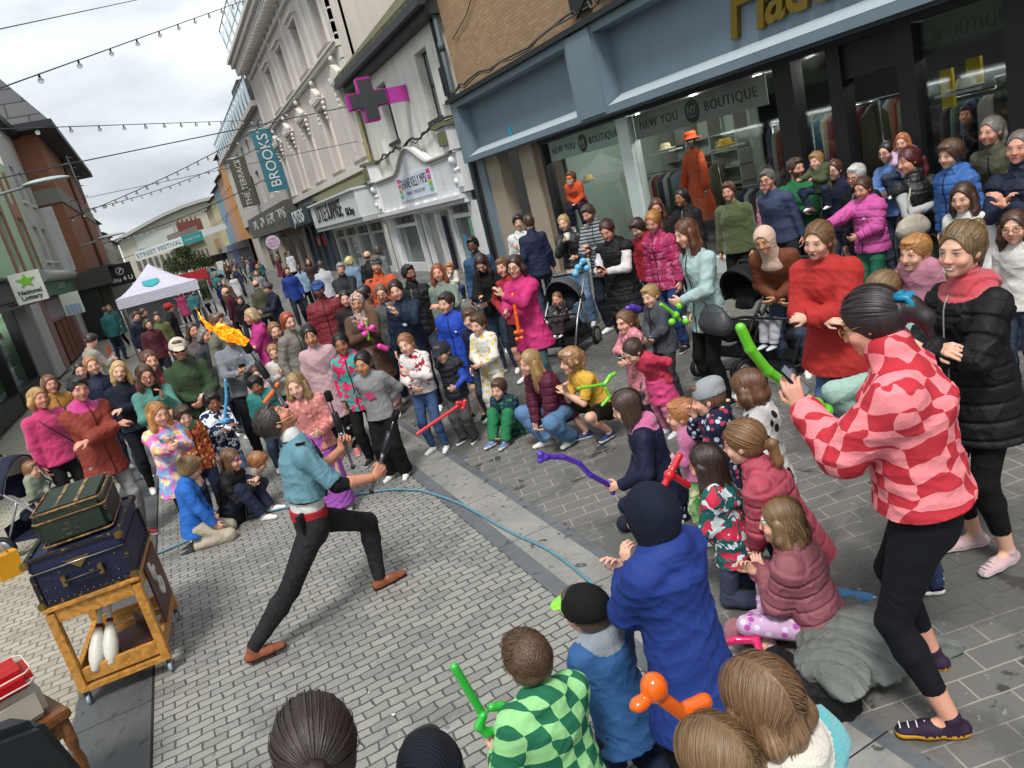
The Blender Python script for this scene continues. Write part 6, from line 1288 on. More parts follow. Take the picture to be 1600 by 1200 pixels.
def person(label, px, py, h, face=None, look=None, legs='stand', arms=('down', 'down'), lean=None, side=0, twist=0, hyaw=0, hpitch=-4, hroll=0, build=1.0, skin='#e2b29a', top=('sweater', '#888888'), top2=None, bottom=('jeans', '#2e3a4e'),
           shoes='#e8e8e8', hair=('short', '#3a281c'), hat=None, glasses=None, beard=0, paint=None, mouth=0, z0=0., legsdef=None, hipz=None, curl=(.5, .5), group='people watching the street show', sole='#dcdcd8', depth=None, pos=None, key=None, topkw=None, vx=1.0, lowdetail=False, grips=(None, None), brow=None, hood_c=None, mx=7.2, emblem=None):
    armR, armL = arms; seed = zlib.crc32(label.encode()) % 100000; jr = random.Random(seed)
    if group: hyaw += jr.uniform(-12, 12); hroll += jr.uniform(-7, 7); hpitch += jr.uniform(-6, 3); build *= jr.uniform(.95, 1.06); armR, armL = [(tuple(c+jr.uniform(-.018, .018) for c in ARMS[a][0]), *ARMS[a][1:]) if isinstance(a, str) else a for a in (armR, armL)]
    if not mouth and jr.random() < .4: mouth = jr.choice([1, 2, 2])
    r = rig(h, legs, lean, side, twist, armR, armL, hyaw, hpitch, hroll, build, legsdef, hipz)
    tz = r.top[2]+z0
    if pos is None: hx, hy = atg(px, py, tz)
    else: hx, hy = pos
    z0 += gz(hx)
    if pos is None and hx > mx:   # stands against the shop front
        q = onwall(px, py, mx); hx, hy = q.x, q.y; tz = q.z-gz(hx)
        if z0: z0 = tz-r.top[2]
        else: h = h*tz/r.top[2]; r = rig(h, legs, lean, side, twist, armR, armL, hyaw, hpitch, hroll, build, legsdef, hipz)
    tgt = look or PERF
    az = math.atan2(tgt[0]-hx, tgt[1]-hy) if face is None else R_(face)
    Rz = rotz(-az); o = Rz@np.array([r.top[0], r.top[1], 0]); 
    loc = np.array([hx-o[0], hy-o[1], z0]) if pos is None else np.array([hx, hy, z0])
    D = np.linalg.norm(loc+Rz@r.top-CAMP); vox = float(np.clip(D*.00115, .0055, .03))*vx; fine = vox < .0125; r.seed = seed
    F = body_sdf(r, fine, curl=curl, grips=grips); V, Q = F.mesh(vox); V = relax(V, Q, 1, .35)
    hp = ((V-r.hc)@r.Rh)/r.s; far = np.linalg.norm(hp, axis=1) > .16; hp[far, 1] = -9
    bc = brow or {'#': None}.get(0) or tuple(c*.8 for c in srgb(hair[1])[:3])+(1,)
    body = to_obj('person', V, Q, skin_mat(skin, tuple(round(c, 3) for c in bc), paint, beard, mouth=mouth), attrs={'hp': hp}, loc=Vector(loc.tolist())); body.rotation_euler = (0, 0, -az)
    props(body, label, 'person', group)
    cvx = vox*1.25
    def put(name, F, mat, amp=.004, seedo=0, quilt=0, mats=None, rule=None, post=None, hp=False, sm=1, vv=None):
        V, Q = F.mesh(vv or cvx, post); 
        if len(Q) == 0: return None
        V = relax(V, Q, sm, .4)
        if amp or quilt:
            Nn = vnormals(V, Q); dsp = foldnoise(V, seed+seedo, .8)*amp
            if quilt:
                best = np.full(len(V), 9.); ct = (V-r.P)@(r.T@np.array([0, 0, 1.]))
                for s in (1, -1):
                    a, e, w, _ = r.arm[s]
                    for p0, p1, of in ((a, e, 0), (e, w, np.linalg.norm(e-a))):
                        dd, tt = seg_d(V, p0, p1); m = (dd < .068*h) & (dd < best); ct[m] = (tt+of)[m]; best[m] = dd[m]
                dsp = dsp-.012*np.clip(1-np.abs(np.sin(PI*ct/quilt))*2.2, 0, 1)
            V = V+Nn*dsp[:, None]
        at_ = {}
        if hp: at_['hp'] = ((V-r.hc)@r.Rh)/r.s
        fm = None
        if rule is not None: c = V[Q].mean(1); fm = rule(c)
        return to_obj(name, V, Q, mats or mat, body, at_, fm)
    # trousers
    kind, col = bottom[0], bottom[1]; ck = bottom[2] if len(bottom) > 2 else None; c2 = bottom[3] if len(bottom) > 3 else None; c3 = bottom[4] if len(bottom) > 4 else None
    if kind == 'jeans': put('trousers', legs_sdf(r, .010, .012), cloth(col, ck or 'denim', c2, c3), .008, 1)
    elif kind == 'skinny': put('trousers', legs_sdf(r, .007, .002), cloth(col, ck or 'denim', c2, c3), .004, 1)
    elif kind == 'leggings': put('leggings', legs_sdf(r, .004, .0), cloth(col, ck or 'plain', c2, c3), .0025, 1)
    elif kind == 'capri': put('leggings', legs_sdf(r, .004, .0, length=.86), cloth(col, ck or 'plain', c2, c3), .0025, 1)
    elif kind == 'wide': put('trousers', legs_sdf(r, .014, .035), cloth(col, ck or 'plain', c2, c3), .007, 1)
    elif kind == 'track': put('trousers', legs_sdf(r, .014, .016), cloth(col, ck or 'plain', c2, c3), .007, 1)
    elif kind == 'shorts': put('shorts', legs_sdf(r, .02, .0, length=.44), cloth(col, ck or 'plain', c2, c3), .006, 1)
    elif kind == 'skirt': put('skirt', skirt_sdf(r, .2, r1=.12), cloth(col, ck or 'plain', c2, c3), .012, 1); put('tights', legs_sdf(r, .003, .0), cloth(bottom[5] if len(bottom) > 5 else '#d8c6c4'), .001, 2)
    elif kind == 'longskirt': put('skirt', skirt_sdf(r, .46, r1=.11), cloth(col, ck or 'plain', c2, c3), .014, 1)
    elif kind == 'dress': put('dress', skirt_sdf(r, .34, r0=.08, r1=.11), cloth(col, ck or 'plain', c2, c3), .012, 1); put('tights', legs_sdf(r, .003, .0), cloth(bottom[5] if len(bottom) > 5 else '#4a4a4c'), .001, 2)
    # shoes
    if D < 22 or True:
        sm_, so_ = cloth(shoes, 'shell'), plain(sole, .7, name='sole')
        for s in (1, -1):
            V, Q, base = shoe_mesh(r, s, max(vox, .009))
            if len(Q):
                c = V[Q].mean(1); fm = (c[:, 2] < base+.026).astype(int) if base > -1 else None
                so2 = to_obj('shoe', V, Q, [sm_, so_], body, {}, fm)
                if D < 6 and base > -1 and group:
                    a = r.leg[s][2]-np.array([0, 0, .028*h]); d = nrm(r.leg[s][3]); sd = np.cross(d, [0, 0, 1.]); mb = MB()
                    for k in range(5): q = a+d*(.035+.017*k)*h+np.array([0, 0, (.0225-.0008*k)*h]); mb.tube([Vector((q-sd*.012*h-np.array([0, 0, .006*h])).tolist()), Vector(q.tolist()), Vector((q+sd*.012*h-np.array([0, 0, .006*h])).tolist())], .0028, 5)
                    mb.build('laces', cloth('#d8d4d2'), so2, fixn=False)
    # tops
    def dotop(tp, so, nm=None):
        k, col = tp[0], tp[1]; ck = tp[2] if len(tp) > 2 else {'puffer': 'puffer', 'hoodpuffer': 'puffer', 'gilet': 'puffer', 'longgilet': 'puffer', 'jacket': 'shell', 'hoodjacket': 'shell', 'coat': 'plain', 'sweater': 'knit', 'cardigan': 'knit'}.get(k, 'plain')
        c2 = tp[3] if len(tp) > 3 else None; c3 = tp[4] if len(tp) > 4 else None; kw = dict(TOPS[k]); kw.update(topkw or {}); 
        q = (.075*h/1.7+.01) if k in ('puffer', 'hoodpuffer', 'gilet', 'longgilet') else 0
        mats = None; rule = None
        if hood_c and kw.get('hood'):
            mats = [cloth(col, ck, c2, c3), cloth(hood_c, 'fleece')]; hc = r.neck+r.T@np.array([0, -.01*h, .012*h]); rule = lambda c: (np.linalg.norm((c-hc)/np.array([.085*h, .09*h, .055*h]), axis=1) < 1).astype(int)
        if k == 'shirt' and False: pass
        nm = nm or {'tee': 't_shirt', 'hoodie': 'hoodie', 'sweater': 'sweater', 'shirt': 'shirt', 'gilet': 'gilet', 'longgilet': 'gilet', 'cardigan': 'cardigan', 'coat': 'coat'}.get(k, 'jacket')
        jo = put(nm, top_sdf(r, **kw), cloth(col, ck, c2, c3), {'tee': .006, 'shirt': .008, 'sweater': .008, 'hoodie': .009, 'puffer': .006, 'hoodpuffer': .006}.get(k, .010), so, q, mats=mats, rule=rule)
        if jo and nm == 'jacket' and D < 13:
            co = np.empty(len(jo.data.vertices)*3, np.float32); jo.data.vertices.foreach_get('co', co); lc = (co.reshape(-1, 3)-r.P)@r.T; m = (np.abs(lc[:, 0]) < .014*h+vox) & (lc[:, 1] > 0); pl = []
            for z in np.arange(kw['hem']*h+.01, r.tl+.02*h, .035):
                q = lc[m & (np.abs(lc[:, 2]-z) < .022)]
                q = q[q[:, 1] < .085*h+kw['t']*1.4]
                if len(q) and (not pl or abs(q[:, 1].max()-ly) < .03): ly = q[:, 1].max(); pl.append(Vector((r.P+r.T@np.array([0, q[:, 1].max()+.0015, z])).tolist()))
            if len(pl) > 3: mb = MB(); mb.tube(pl, .0045, 5); mb.build('zip', plain('#101114' if sum(srgb(col)[:3]) > .06 else '#8a8c90', .4, .3, name='zip'), jo, fixn=False)
    tk = topkw; 
    if top2: topkw = dict(t=.011, hood=None) if top2[0] in ('hoodie', 'sweater') and top[0] != 'jacket' else None
    if top2 and (tk or {}).get('hem', 0) > .05: topkw = dict(hem=.1, sleeve=.66, t=.008)
    if top2: dotop(top2, 7)
    topkw = tk; dotop(top, 3)
    if emblem:
        jo = [c for c in body.children if c.name.split('.')[0] in ('sweater', 'jacket', 't_shirt', 'shirt', 'hoodie')][-1]
        co = np.array([v.co[:] for v in jo.data.vertices]); lc = (co-r.P)@r.T; txt, ec, es, ex, ez = emblem; m = (np.abs(lc[:, 0]-ex) < .03) & (np.abs(lc[:, 2]-ez*h) < .03) & (lc[:, 1] > 0); y = lc[m][:, 1].max()+.003 if m.any() else .12
        M = Matrix([list(q)+[0] for q in np.stack([-r.T[:, 0], r.T[:, 2], r.T[:, 1]], 1)]+[[0, 0, 0, 1]]); M.translation = Vector((r.P+r.T@np.array([ex, y, ez*h])).tolist())
        if txt: text_mesh('printed_lettering', txt, es, cloth(ec), M, jo, .002, offset=.002)
        else: mb = MB(); mb.prism([(-es, -es*.5), (es*.5, -es*.6), (es, es*.4), (-es*.3, es*.7)], 0, .003, 0, M @ Matrix.Rotation(PI/2, 4, 'X')); mb.build('emblem', cloth(ec), jo)
    # hair and hats
    style = hair[0]; hm = hair_mat(hair[1], hair[2] if len(hair) > 2 else None, style == 'curly')
    if style != 'none' and (topkw or {}).get('hood') != 'up':
        Fh, p = hair_sdf(r, style, seed); V, Q = Fh.mesh(max(vox, .006)*1.0); V = relax(V, Q, 1, .4); Nn = vnormals(V, Q); V = V+Nn*(foldnoise(V, seed+9, 2.0)*(.0016 if style != 'curly' else .004))[:, None]
        hp2 = ((V-r.hc)@r.Rh)/r.s; ho = to_obj('hair', V, Q, hm, body, {'hp': hp2})
        if D < 9.5 and hat is None and style not in ('buzz', 'bald'):
            V2, Q2, H2 = strands(r, style, 2600 if D < 3.6 else (1000 if D < 6 else 260), seed)
            if len(Q2): to_obj('hair_locks', V2, Q2, hm, ho, {'hp': H2})
    if hat:
        hk, hc = hat[0], hat[1]; Fh = hat_sdf(r, hk); V, Q = Fh.mesh(max(vox, .006)); V = relax(V, Q, 1, .4)
        mt = [cloth(hc, hat[2] if len(hat) > 2 and isinstance(hat[2], str) and not hat[2].startswith('#') else 'plain', *(hat[3:5] if len(hat) > 3 else ())), cloth(hat[2] if len(hat) > 2 and hat[2].startswith('#') else hc)]
        c = (V[Q].mean(1)-r.hc)@r.Rh/r.s; to_obj({'hijab': 'headscarf', 'hoodup': 'raised_hood', 'beanie': 'beanie', 'cap': 'cap', 'flatcap': 'cap'}[hk], V, Q, mt, body, {}, ((c[:, 1] > .088) & (c[:, 2] < .06)).astype(int) if hk == 'cap' else None)
    if glasses:
        mb = MB(); p = lambda x, y, z: Vector((r.hc+r.Rh@np.array([x, y, z])*r.s).tolist())
        for q in (1, -1):
            ring = [p(q*.033+.022*math.cos(a), .104-.004*abs(math.cos(a)), -.005+.017*math.sin(a)) for a in np.linspace(0, 2*PI, 15)]
            mb.tube(ring, .0022*r.s*(1.4 if D > 6 else 1), 5, caps=False); mb.tube([p(q*.054, .1, 0), p(q*.078, .02, 0), p(q*.078, -.01, -.005)], .002*r.s, 4)
            if glasses == 'sun': mb.add(ring[:-1], [tuple(range(14))])
        mb.tube([p(-.012, .106, 0), p(.012, .106, 0)], .002*r.s, 4)
        g = mb.build('glasses' if glasses != 'sun' else 'sunglasses', plain('#15110f' if glasses != 'gold' else '#8a6a3a', .25, name='frame'), body, fixn=False)
    r.loc = loc; r.Rz = Rz; r.az = az; r.obj = body; r.D = D; r.vox = vox; r.fine = fine
    r.w = lambda v, r=r: Vector((r.loc+r.Rz@np.asarray(v, float)).tolist())
    if key: PEOPLE[key] = r
    return r
# ---- things people hold ----
def balloon(name, label, pts, col, r=.022, cat='balloon', group=None, vox=.007, ends=True, bulbs=()):
    F = Field(); pts = [np.array(p, float) for p in pts]
    for i in range(len(pts)-1): F.cone(pts[i], pts[i+1], r, r, k=.012)
    for c, rx in bulbs: F.ell(c, rx if isinstance(rx, (list, tuple)) else [rx]*3, k=.006)
    V, Q = F.mesh(vox); V = relax(V, Q, 2, .5); c0 = V.mean(0)
    def m():
        b = NB('balloon_rubber'); return b.fin(b.mix(b.noise(b.coord(), 6), srgb(col), tuple(min(1, x*1.12) for x in srgb(col)[:3])+(1,)), .22, spec=.6, coat=.4)
    return props(to_obj(name, V-c0, Q, mk(('bal', col), m), loc=Vector(c0.tolist())), label, cat, group)
def phone(r, side, label, up=(0, 0, 1), col='#15161a', s=1.0, tilt=0):
    c, d, n, w = r.hand[side]; c = c+n*.004; D_ = nrm(d*.5+np.array(r.T2@np.array([0, -.2, 1.]))); N_ = nrm(n-D_*(n@D_)); W_ = np.cross(D_, N_)
    face_ = r.Rz@D_; c2 = r.loc+r.Rz@(c+D_*.035+n*.012)
    # the screen looks back at the holder's face
    ey = r.loc+r.Rz@(r.hc); nz = nrm(ey-c2); u = nrm(np.array([0, 0, 1.])-nz*nz[2]); x = np.cross(u, nz)
    M = Matrix((Vector(x.tolist()), Vector(nz.tolist()), Vector(u.tolist()))).transposed().to_4x4(); M.translation = Vector(c2.tolist())
    root = empty('phone', M.translation, label, 'phone'); root['_abs'] = 1
    mb = MB(); mb.box(-.037*s, .037*s, -.0045, .0045, -.075*s, .075*s, 0, M); mb.build('phone_case', plain(col, .35, name='phone_case'), root, bevel=.003)
    mb = MB(); mb.box(-.033*s, .033*s, .0047, .0055, -.07*s, .07*s, 0, M); mb.build('screen', NB('screen').fin((.02, .02, .025, 1), .1, emis=(.35, .4, .45, 1), es=.25), root)
    mb = MB()
    for k in range(2): mb.lathe([(.007, -.008), (.007, -.0045)], (0, 0, 0), 10, axis='x'); q = len(mb.v)-20; mb.v[q:] = [tuple(M @ Vector((y-.02, x, z+.055-.018*k))) for x, y, z in mb.v[q:]]
    mb.build('camera_lens', M_blk, root)
    return root
# ================= the crowd =================
FAIR, PINK, TAN, BRN, DBR, OLV = '#dfb39b', '#d79f88', '#c4926f', '#96664a', '#6f4a36', '#cfa283'
P = person
def crowd_left():
    P('older woman in a bright pink fleece with short blonde hair and black shoulder bag', 55, 607, 1.62, top=('hoodie', '#d0246e', 'fleece'), topkw=dict(hood=None, t=.024), hair=('bob', '#b98a55'), arms=('down', 'down'), skin=PINK, bottom=('skinny', '#15161a', 'plain'), shoes='#1a1a1a', key='pinkfleece', build=1.08)
    P('older woman with short brown hair in a mustard jacket behind the pink fleece', 73, 587, 1.60, pos=None, top=('hoodjacket', '#a56d1c'), hair=('bob', '#6a4028'), skin=PINK, build=1.05, bottom=('jeans', '#22252b', 'plain'))
    P('man in a rust red jacket over a pink hood with folded arms and grey jeans', 118, 589, 1.74, top=('hoodjacket', '#8e3527'), hood_c='#d02a86', hair=('short', '#1c1613'), arms=('crossed', 'crossed'), skin=PINK, bottom=('skinny', '#7d7f80'), shoes='#7c1a28', key='rust', build=1.12, hyaw=12)
    P('dark haired girl in a charcoal sweatshirt behind the man in rust red', 120, 567, 1.60, top=('sweater', '#4d4b4f'), hair=('long', '#1d1513'), skin=FAIR, arms=('bent', 'bent'))
    P('woman with tied back fair hair in a navy jacket left of the blonde woman', 137, 558, 1.70, top=('jacket', '#1e2740'), hair=('ponylow', '#9a6b42'), skin=FAIR, mouth=2)
    P('long haired blonde woman in a navy top smiling with arms folded', 184, 565, 1.62, top=('sweater', '#19202f'), hair=('long', '#c9a062', '#e6cf98'), arms=('crossed', 'crossed'), skin=FAIR, mouth=2, bottom=('skinny', '#14161c', 'plain'), hroll=-10)
    P('young man in a cream sweater looking down at his phone by the dark column', 145, 522, 1.75, face=60, top=('sweater', '#b5aa9c'), topkw=dict(t=.024), hair=('short', '#33211a'), arms=('phonelow', 'phonelow'), hpitch=-28, bottom=('jeans', '#16181c', 'plain'), key='creamphone')
    P('woman with glasses in a teal cardigan filming with her phone held up', 222, 572, 1.60, top=('cardigan', '#4f8d80'), hair=('longw', '#4a3224'), glasses='yes', arms=('hold', 'phone'), skin=PINK, bottom=('skinny', '#2b3a52'), key='tealphone', mouth=1)
    P('woman with pulled back brown hair smiling behind the teal cardigan', 230, 549, 1.68, top=('jacket', '#8c2338'), hair=('bun', '#5a3a28'), skin=PINK, mouth=2)
    P('man in a dark green hoodie with cream cap and sunglasses holding a cup', 275, 530, 1.74, top=('hoodie', '#35492f'), hat=('cap', '#c9bfa8'), hair=('short', '#4a3626'), glasses='sun', arms=('front', 'front'), skin=PINK, bottom=('jeans', '#20304a'), key='greenhood', build=1.12, beard=.35)
    P('woman with dark wavy hair talking on a phone held to her ear', 297, 505, 1.66, top=('coat', '#5b514d'), hair=('wavy', '#3b261b'), arms=('face', 'down'), skin=PINK, face=150, key='calling')
    P('man with cropped brown hair in an olive jacket just behind the flame', 338, 489, 1.78, top=('jacket', '#6e7060'), hair=('short', '#5b3b28'), skin=PINK, face=120)
    P('woman with grey hair in a dark coat beyond the green hoodie', 318, 512, 1.60, top=('coat', '#3c3f45'), hair=('bob', '#6b625c'), skin=PINK, face=130)
    P('man in a grey quarter zip sweater reading his phone, face behind the flame', 357, 512, 1.70, top=('sweater', '#7c828a'), top2=('shirt', '#e6e6e8'), hair=('short', '#17110f'), arms=('phonelow', 'hold'), skin=TAN, bottom=('jeans', '#23252a', 'plain'), key='greyphone', hpitch=-22, build=1.08)
    P('girl in a pastel tie dye coat and fluffy pink ear muffs', 243, 630, 1.38, top=('coat', '#d86fae', 'tiedye', '#6fa8d8', '#f0d7a0'), topkw=dict(t=.024, hem=-.16), hair=('long', '#a9763f'), arms=('reach', 'clap'), skin=FAIR, bottom=('leggings', '#141517'), shoes='#cfc7b8', key='tiedye', mouth=2)
    P('small boy in an orange animal print jacket with a green hood', 283, 636, 1.2, top=('hoodjacket', '#b5531c', 'floral', '#e6a86a', '#5a2a12'), hood_c='#2f9b72', hair=('mop', '#3a281c'), skin=FAIR, bottom=('jeans', '#2b3a55'), mouth=2)
    P('boy in a navy and white patterned jacket holding a blue balloon sword', 328, 614, 1.20, top=('hoodjacket', '#1e2a4d', 'camo', '#dfe3ea'), hair=('mop', '#15110f'), skin=BRN, arms=('hold', 'phonelow'), bottom=('jeans', '#3b5878'), key='boyblue')
    P('boy in a bright blue jacket kneeling on the ground by the rope', 300, 714, 1.34, legs='kneel', top=('jacket', '#1668c4'), hair=('mop', '#7a5c3c', '#b99866'), skin=FAIR, arms=('floor', 'lap'), bottom=('track', '#b3a892'), shoes='#2a2a2c', face=95, hpitch=-22, key='boyfloor')
    P('girl in a black puffer jacket with purple face paint and two hair bunches', 360, 702, 1.34, legs='sitknees', top=('puffer', '#15161a'), hair=('bunches', '#6a4a32'), skin=FAIR, arms=('clap', 'clap'), bottom=('track', '#1f2740'), paint=[('#8a3b6a', (.03, .004, .028, .018, .4)), ('#c77aa8', (.0, .03, .03, .012, .5))], face=120, hpitch=-8)
    P('toddler with ginger hair in a cream coat crouching to touch the ground', 406, 708, .98, legs='crouch', top=('jacket', '#cfc0b2', 'fleece'), hair=('mop', '#a9683a', '#cf9a66'), skin=FAIR, arms=('floor', 'floor'), bottom=('track', '#44464e'), face=105, hpitch=-25, lean=42)
    P('dark haired boy in a teal hooded jacket behind the performer', 394, 590, 1.16, top=('hoodjacket', '#1f7f7a'), top2=None, hair=('mop', '#14100f'), skin=BRN, arms=('down', 'down'))
    P('little girl with animal face paint in a pale pink top', 396, 573, 1.18, top=('sweater', '#d8b3b4'), hair=('ponylow', '#54382a'), skin=FAIR, paint=[('#e8e8e8', (.03, -.02, .03, .03, .4)), ('#3b3b3b', (.032, .0, .02, .012, .4))])
    P('girl with long wavy blonde hair in a pink patterned coat over a violet dress', 455, 586, 1.38, top=('coat', '#c77a74', 'floral', '#d89a90', '#a85c5c'), topkw=dict(hem=-.04, t=.026), hair=('longw', '#94744a', '#cdb083'), skin=FAIR, arms=('down', 'bent'), bottom=('longskirt', '#a04fb4'), shoes='#c0c0c0', key='blondegirl')
    P('blonde bobbed woman in a hot pink hoodie turned to the left', 388, 483, 1.66, face=265, top=('hoodie', '#c22b86'), hair=('bob', '#a98b62', '#d8c193'), arms=('crossed', 'crossed'), skin=PINK, build=1.1)
    P('girl in a maroon zip jacket with folded arms behind the white top girl', 425, 505, 1.52, top=('jacket', '#5b1f30'), hair=('ponylow', '#7a5636'), arms=('crossed', 'crossed'), skin=FAIR, hroll=8)
    P('red haired woman in a grey fleece lined jacket', 446, 489, 1.64, top=('jacket', '#7f7a72'), hair=('ponylow', '#8d3b1c'), skin=FAIR, face=150)
    P('small girl in a white top with her hair tied back', 423, 540, 1.30, top=('sweater', '#d5cfc8'), hair=('ponylow', '#8f6c44'), skin=FAIR, arms=('clap', 'clap'), bottom=('leggings', '#3a3f55'))
    P('dark haired girl in a long dusty pink coat over a plaid shirt dress', 478, 511, 1.55, top=('coat', '#c09aa0'), topkw=dict(hem=-.2, t=.022), top2=('shirt', '#3a3034', 'plaid', '#c8b0b4'), hair=('ponylow', '#15100f'), skin=TAN, arms=('down', 'down'), bottom=('leggings', '#101114', 'spots', '#b8b8bc'), shoes='#d4606c', key='coatgirl')
    P('girl in a turquoise and hot pink block jacket with a silver headband', 527, 523, 1.45, top=('hoodjacket', '#2aa39b', 'camo', '#cc2a5e'), hair=('ponylow', '#17110f'), skin=BRN, bottom=('jeans', '#121317', 'plain'), shoes='#222222')
    P('girl in a grey sweatshirt with a pink emblem and black wide trousers', 562, 552, 1.33, top=('sweater', '#85868a'), topkw=dict(t=.024), hair=('ponylow', '#17110f'), skin=TAN, bottom=('wide', '#0e0f12'), shoes='#e2e2e2', arms=('back', 'back'), key='greygirl', emblem=('', '#c2306c', .06, .0, .17))
    P('woman in a rose patterned headscarf and brown coat holding up her phone', 555, 459, 1.66, top=('coat', '#5c4234'), hat=('hijab', '#b3938a', 'floral', '#6f4844', '#d9c4ba'), hair=('none', '#111111'), skin=TAN, arms=('hold', 'phone'), bottom=('longskirt', '#a07c74'), key='hijab')
    P('bearded man in a red quilted jacket with a blue cap and glasses', 494, 440, 1.80, top=('puffer', '#7d2630'), topkw=dict(t=.026), hat=('cap', '#2b4f94'), hair=('short', '#231915'), glasses='yes', beard=.75, skin=PINK, build=1.22, key='cap')
    P('young woman with dark tied hair in a dark top beside the red quilted jacket', 536, 455, 1.60, top=('sweater', '#2a2426'), hair=('ponylow', '#1a1412'), skin=FAIR)
    P('woman with a dark topknot and green hair band seen from the side', 568, 446, 1.62, face=80, top=('jacket', '#6d4a36'), hair=('bun', '#1d1512'), skin=TAN)
    P('grey haired man in a dark jacket with arms folded behind the crowd', 531, 411, 1.78, top=('jacket', '#23262b'), hair=('short', '#7d7b78'), skin=PINK, arms=('crossed', 'crossed'), mouth=2, build=1.08)
    P('man in an orange high visibility vest and grey beanie', 586, 402, 1.86, top=('gilet', '#c8501c', 'plain'), topkw=dict(t=.026, gilet=True, hem=-.03), top2=('hoodie', '#1d2433'), hat=('beanie', '#5a5e5e', 'knit'), hair=('short', '#3a281c'), skin=PINK, mouth=2, build=1.08, beard=.3)
    P('man with black hair in a black puffer over a red tee', 635, 414, 1.75, top=('puffer', '#17181b'), top2=('tee', '#a02a24'), hair=('short', '#0f0d0c'), skin=BRN, beard=.7, hyaw=-35)
    P('young woman in a navy track top filming with a phone', 613, 440, 1.70, top=('jacket', '#17263c'), hair=('ponylow', '#2a1d17'), arms=('down', 'phone'), skin=FAIR, bottom=('track', '#14161b'), key='tracktop', emblem=('', '#b8c4d0', .03, -.06, .19))
    P('woman with glasses in a grey top half hidden by the navy track top', 592, 446, 1.62, top=('hoodie', '#54575a'), hair=('ponylow', '#5b4234'), glasses='yes', skin=PINK)
    P('woman with auburn hair in a sage cardigan carrying a toddler', 680, 413, 1.66, top=('cardigan', '#74877a'), top2=('shirt', '#e2dcd6'), hair=('long', '#7a4326'), arms=('down', 'hold'), skin=PINK, mouth=2, key='sage')
    P('toddler with ginger hair in a cream sweater on the arm of the auburn haired woman', 701, 411, .86, z0=.80, legs='carried', top=('sweater', '#d3ccc0'), hair=('short', '#a0643a'), skin=FAIR, arms=('mouth', 'hold'), bottom=('jeans', '#2b3f66'), shoes='#8a6a4a')
    P('boy in a royal blue zip jacket and blue shorts', 694, 458, 1.50, top=('jacket', '#1744b4'), hair=('short', '#2e2019'), skin=FAIR, bottom=('shorts', '#16308a'), shoes='#141416', key='boyroyal', emblem=('', '#dddddd', .018, -.07, .2))
    P('brown haired child in navy behind the boy in royal blue', 731, 484, 1.30, top=('sweater', '#1d2440'), hair=('mop', '#4f3626'), skin=FAIR)
    P('boy in white pyjamas printed with yellow lemons', 744, 492, 1.27, top=('sweater', '#d8d5cc', 'spots', '#d8b52a'), hair=('short', '#4d3424'), skin=FAIR, arms=('front', 'front'), bottom=('track', '#d8d5cc', 'spots', '#d8b52a'), shoes='#222222')
    P('girl in a cream and red sweatshirt with jeans and a pink bag strap', 627, 524, 1.32, top=('sweater', '#d6d0cc', 'camo', '#d6d0cc', '#9a2436'), topkw=dict(t=.024, hem=-.0), hair=('ponylow', '#8a6440'), skin=FAIR, bottom=('skinny', '#33507c'), shoes='#e4e4e4', arms=('front', 'clap'), hroll=10, key='creamred')
    P('small boy in a navy cap and quilted gilet holding a red balloon sword', 685, 537, 1.14, top=('gilet', '#24262e'), top2=('sweater', '#1f4db0'), hat=('cap', '#272b38'), hair=('short', '#4a3222'), skin=FAIR, bottom=('track', '#4a4a4c'), shoes='#1c2430', arms=('down', 'sword'), key='boycap')
    P('boy with cropped hair sitting on the ground in green trousers', 777, 593, 1.18, legs='sitknees', top=('jacket', '#1b3340', 'floral', '#3b7a48', '#23506a'), hair=('short', '#4a3326'), skin=FAIR, arms=('knee', 'knee'), bottom=('track', '#187a4c'), shoes='#5a83c4', key='sitgreen')
    P('girl with long straight fair hair crouching in a maroon puffer and jeans', 824, 549, 1.45, legs='crouch', top=('puffer', '#571a33'), hair=('long', '#a5814f', '#cfae79'), skin=FAIR, arms=('knee', 'knee'), bottom=('wide', '#4a6f96', 'denim'), shoes='#ddd8cc', mouth=2, hipz=.24)
    P('curly haired child in a yellow football shirt crouching with hands over mouth', 887, 547, 1.42, legs='crouch', top=('tee', '#d8a818'), topkw=dict(t=.016), hair=('curly', '#8a6444', '#b48a5c'), skin=FAIR, arms=('mouth', 'mouth'), bottom=('shorts', '#15130f'), shoes='#2a3a6a', key='yellow', emblem=('8', '#1a1612', .14, .0, .14))
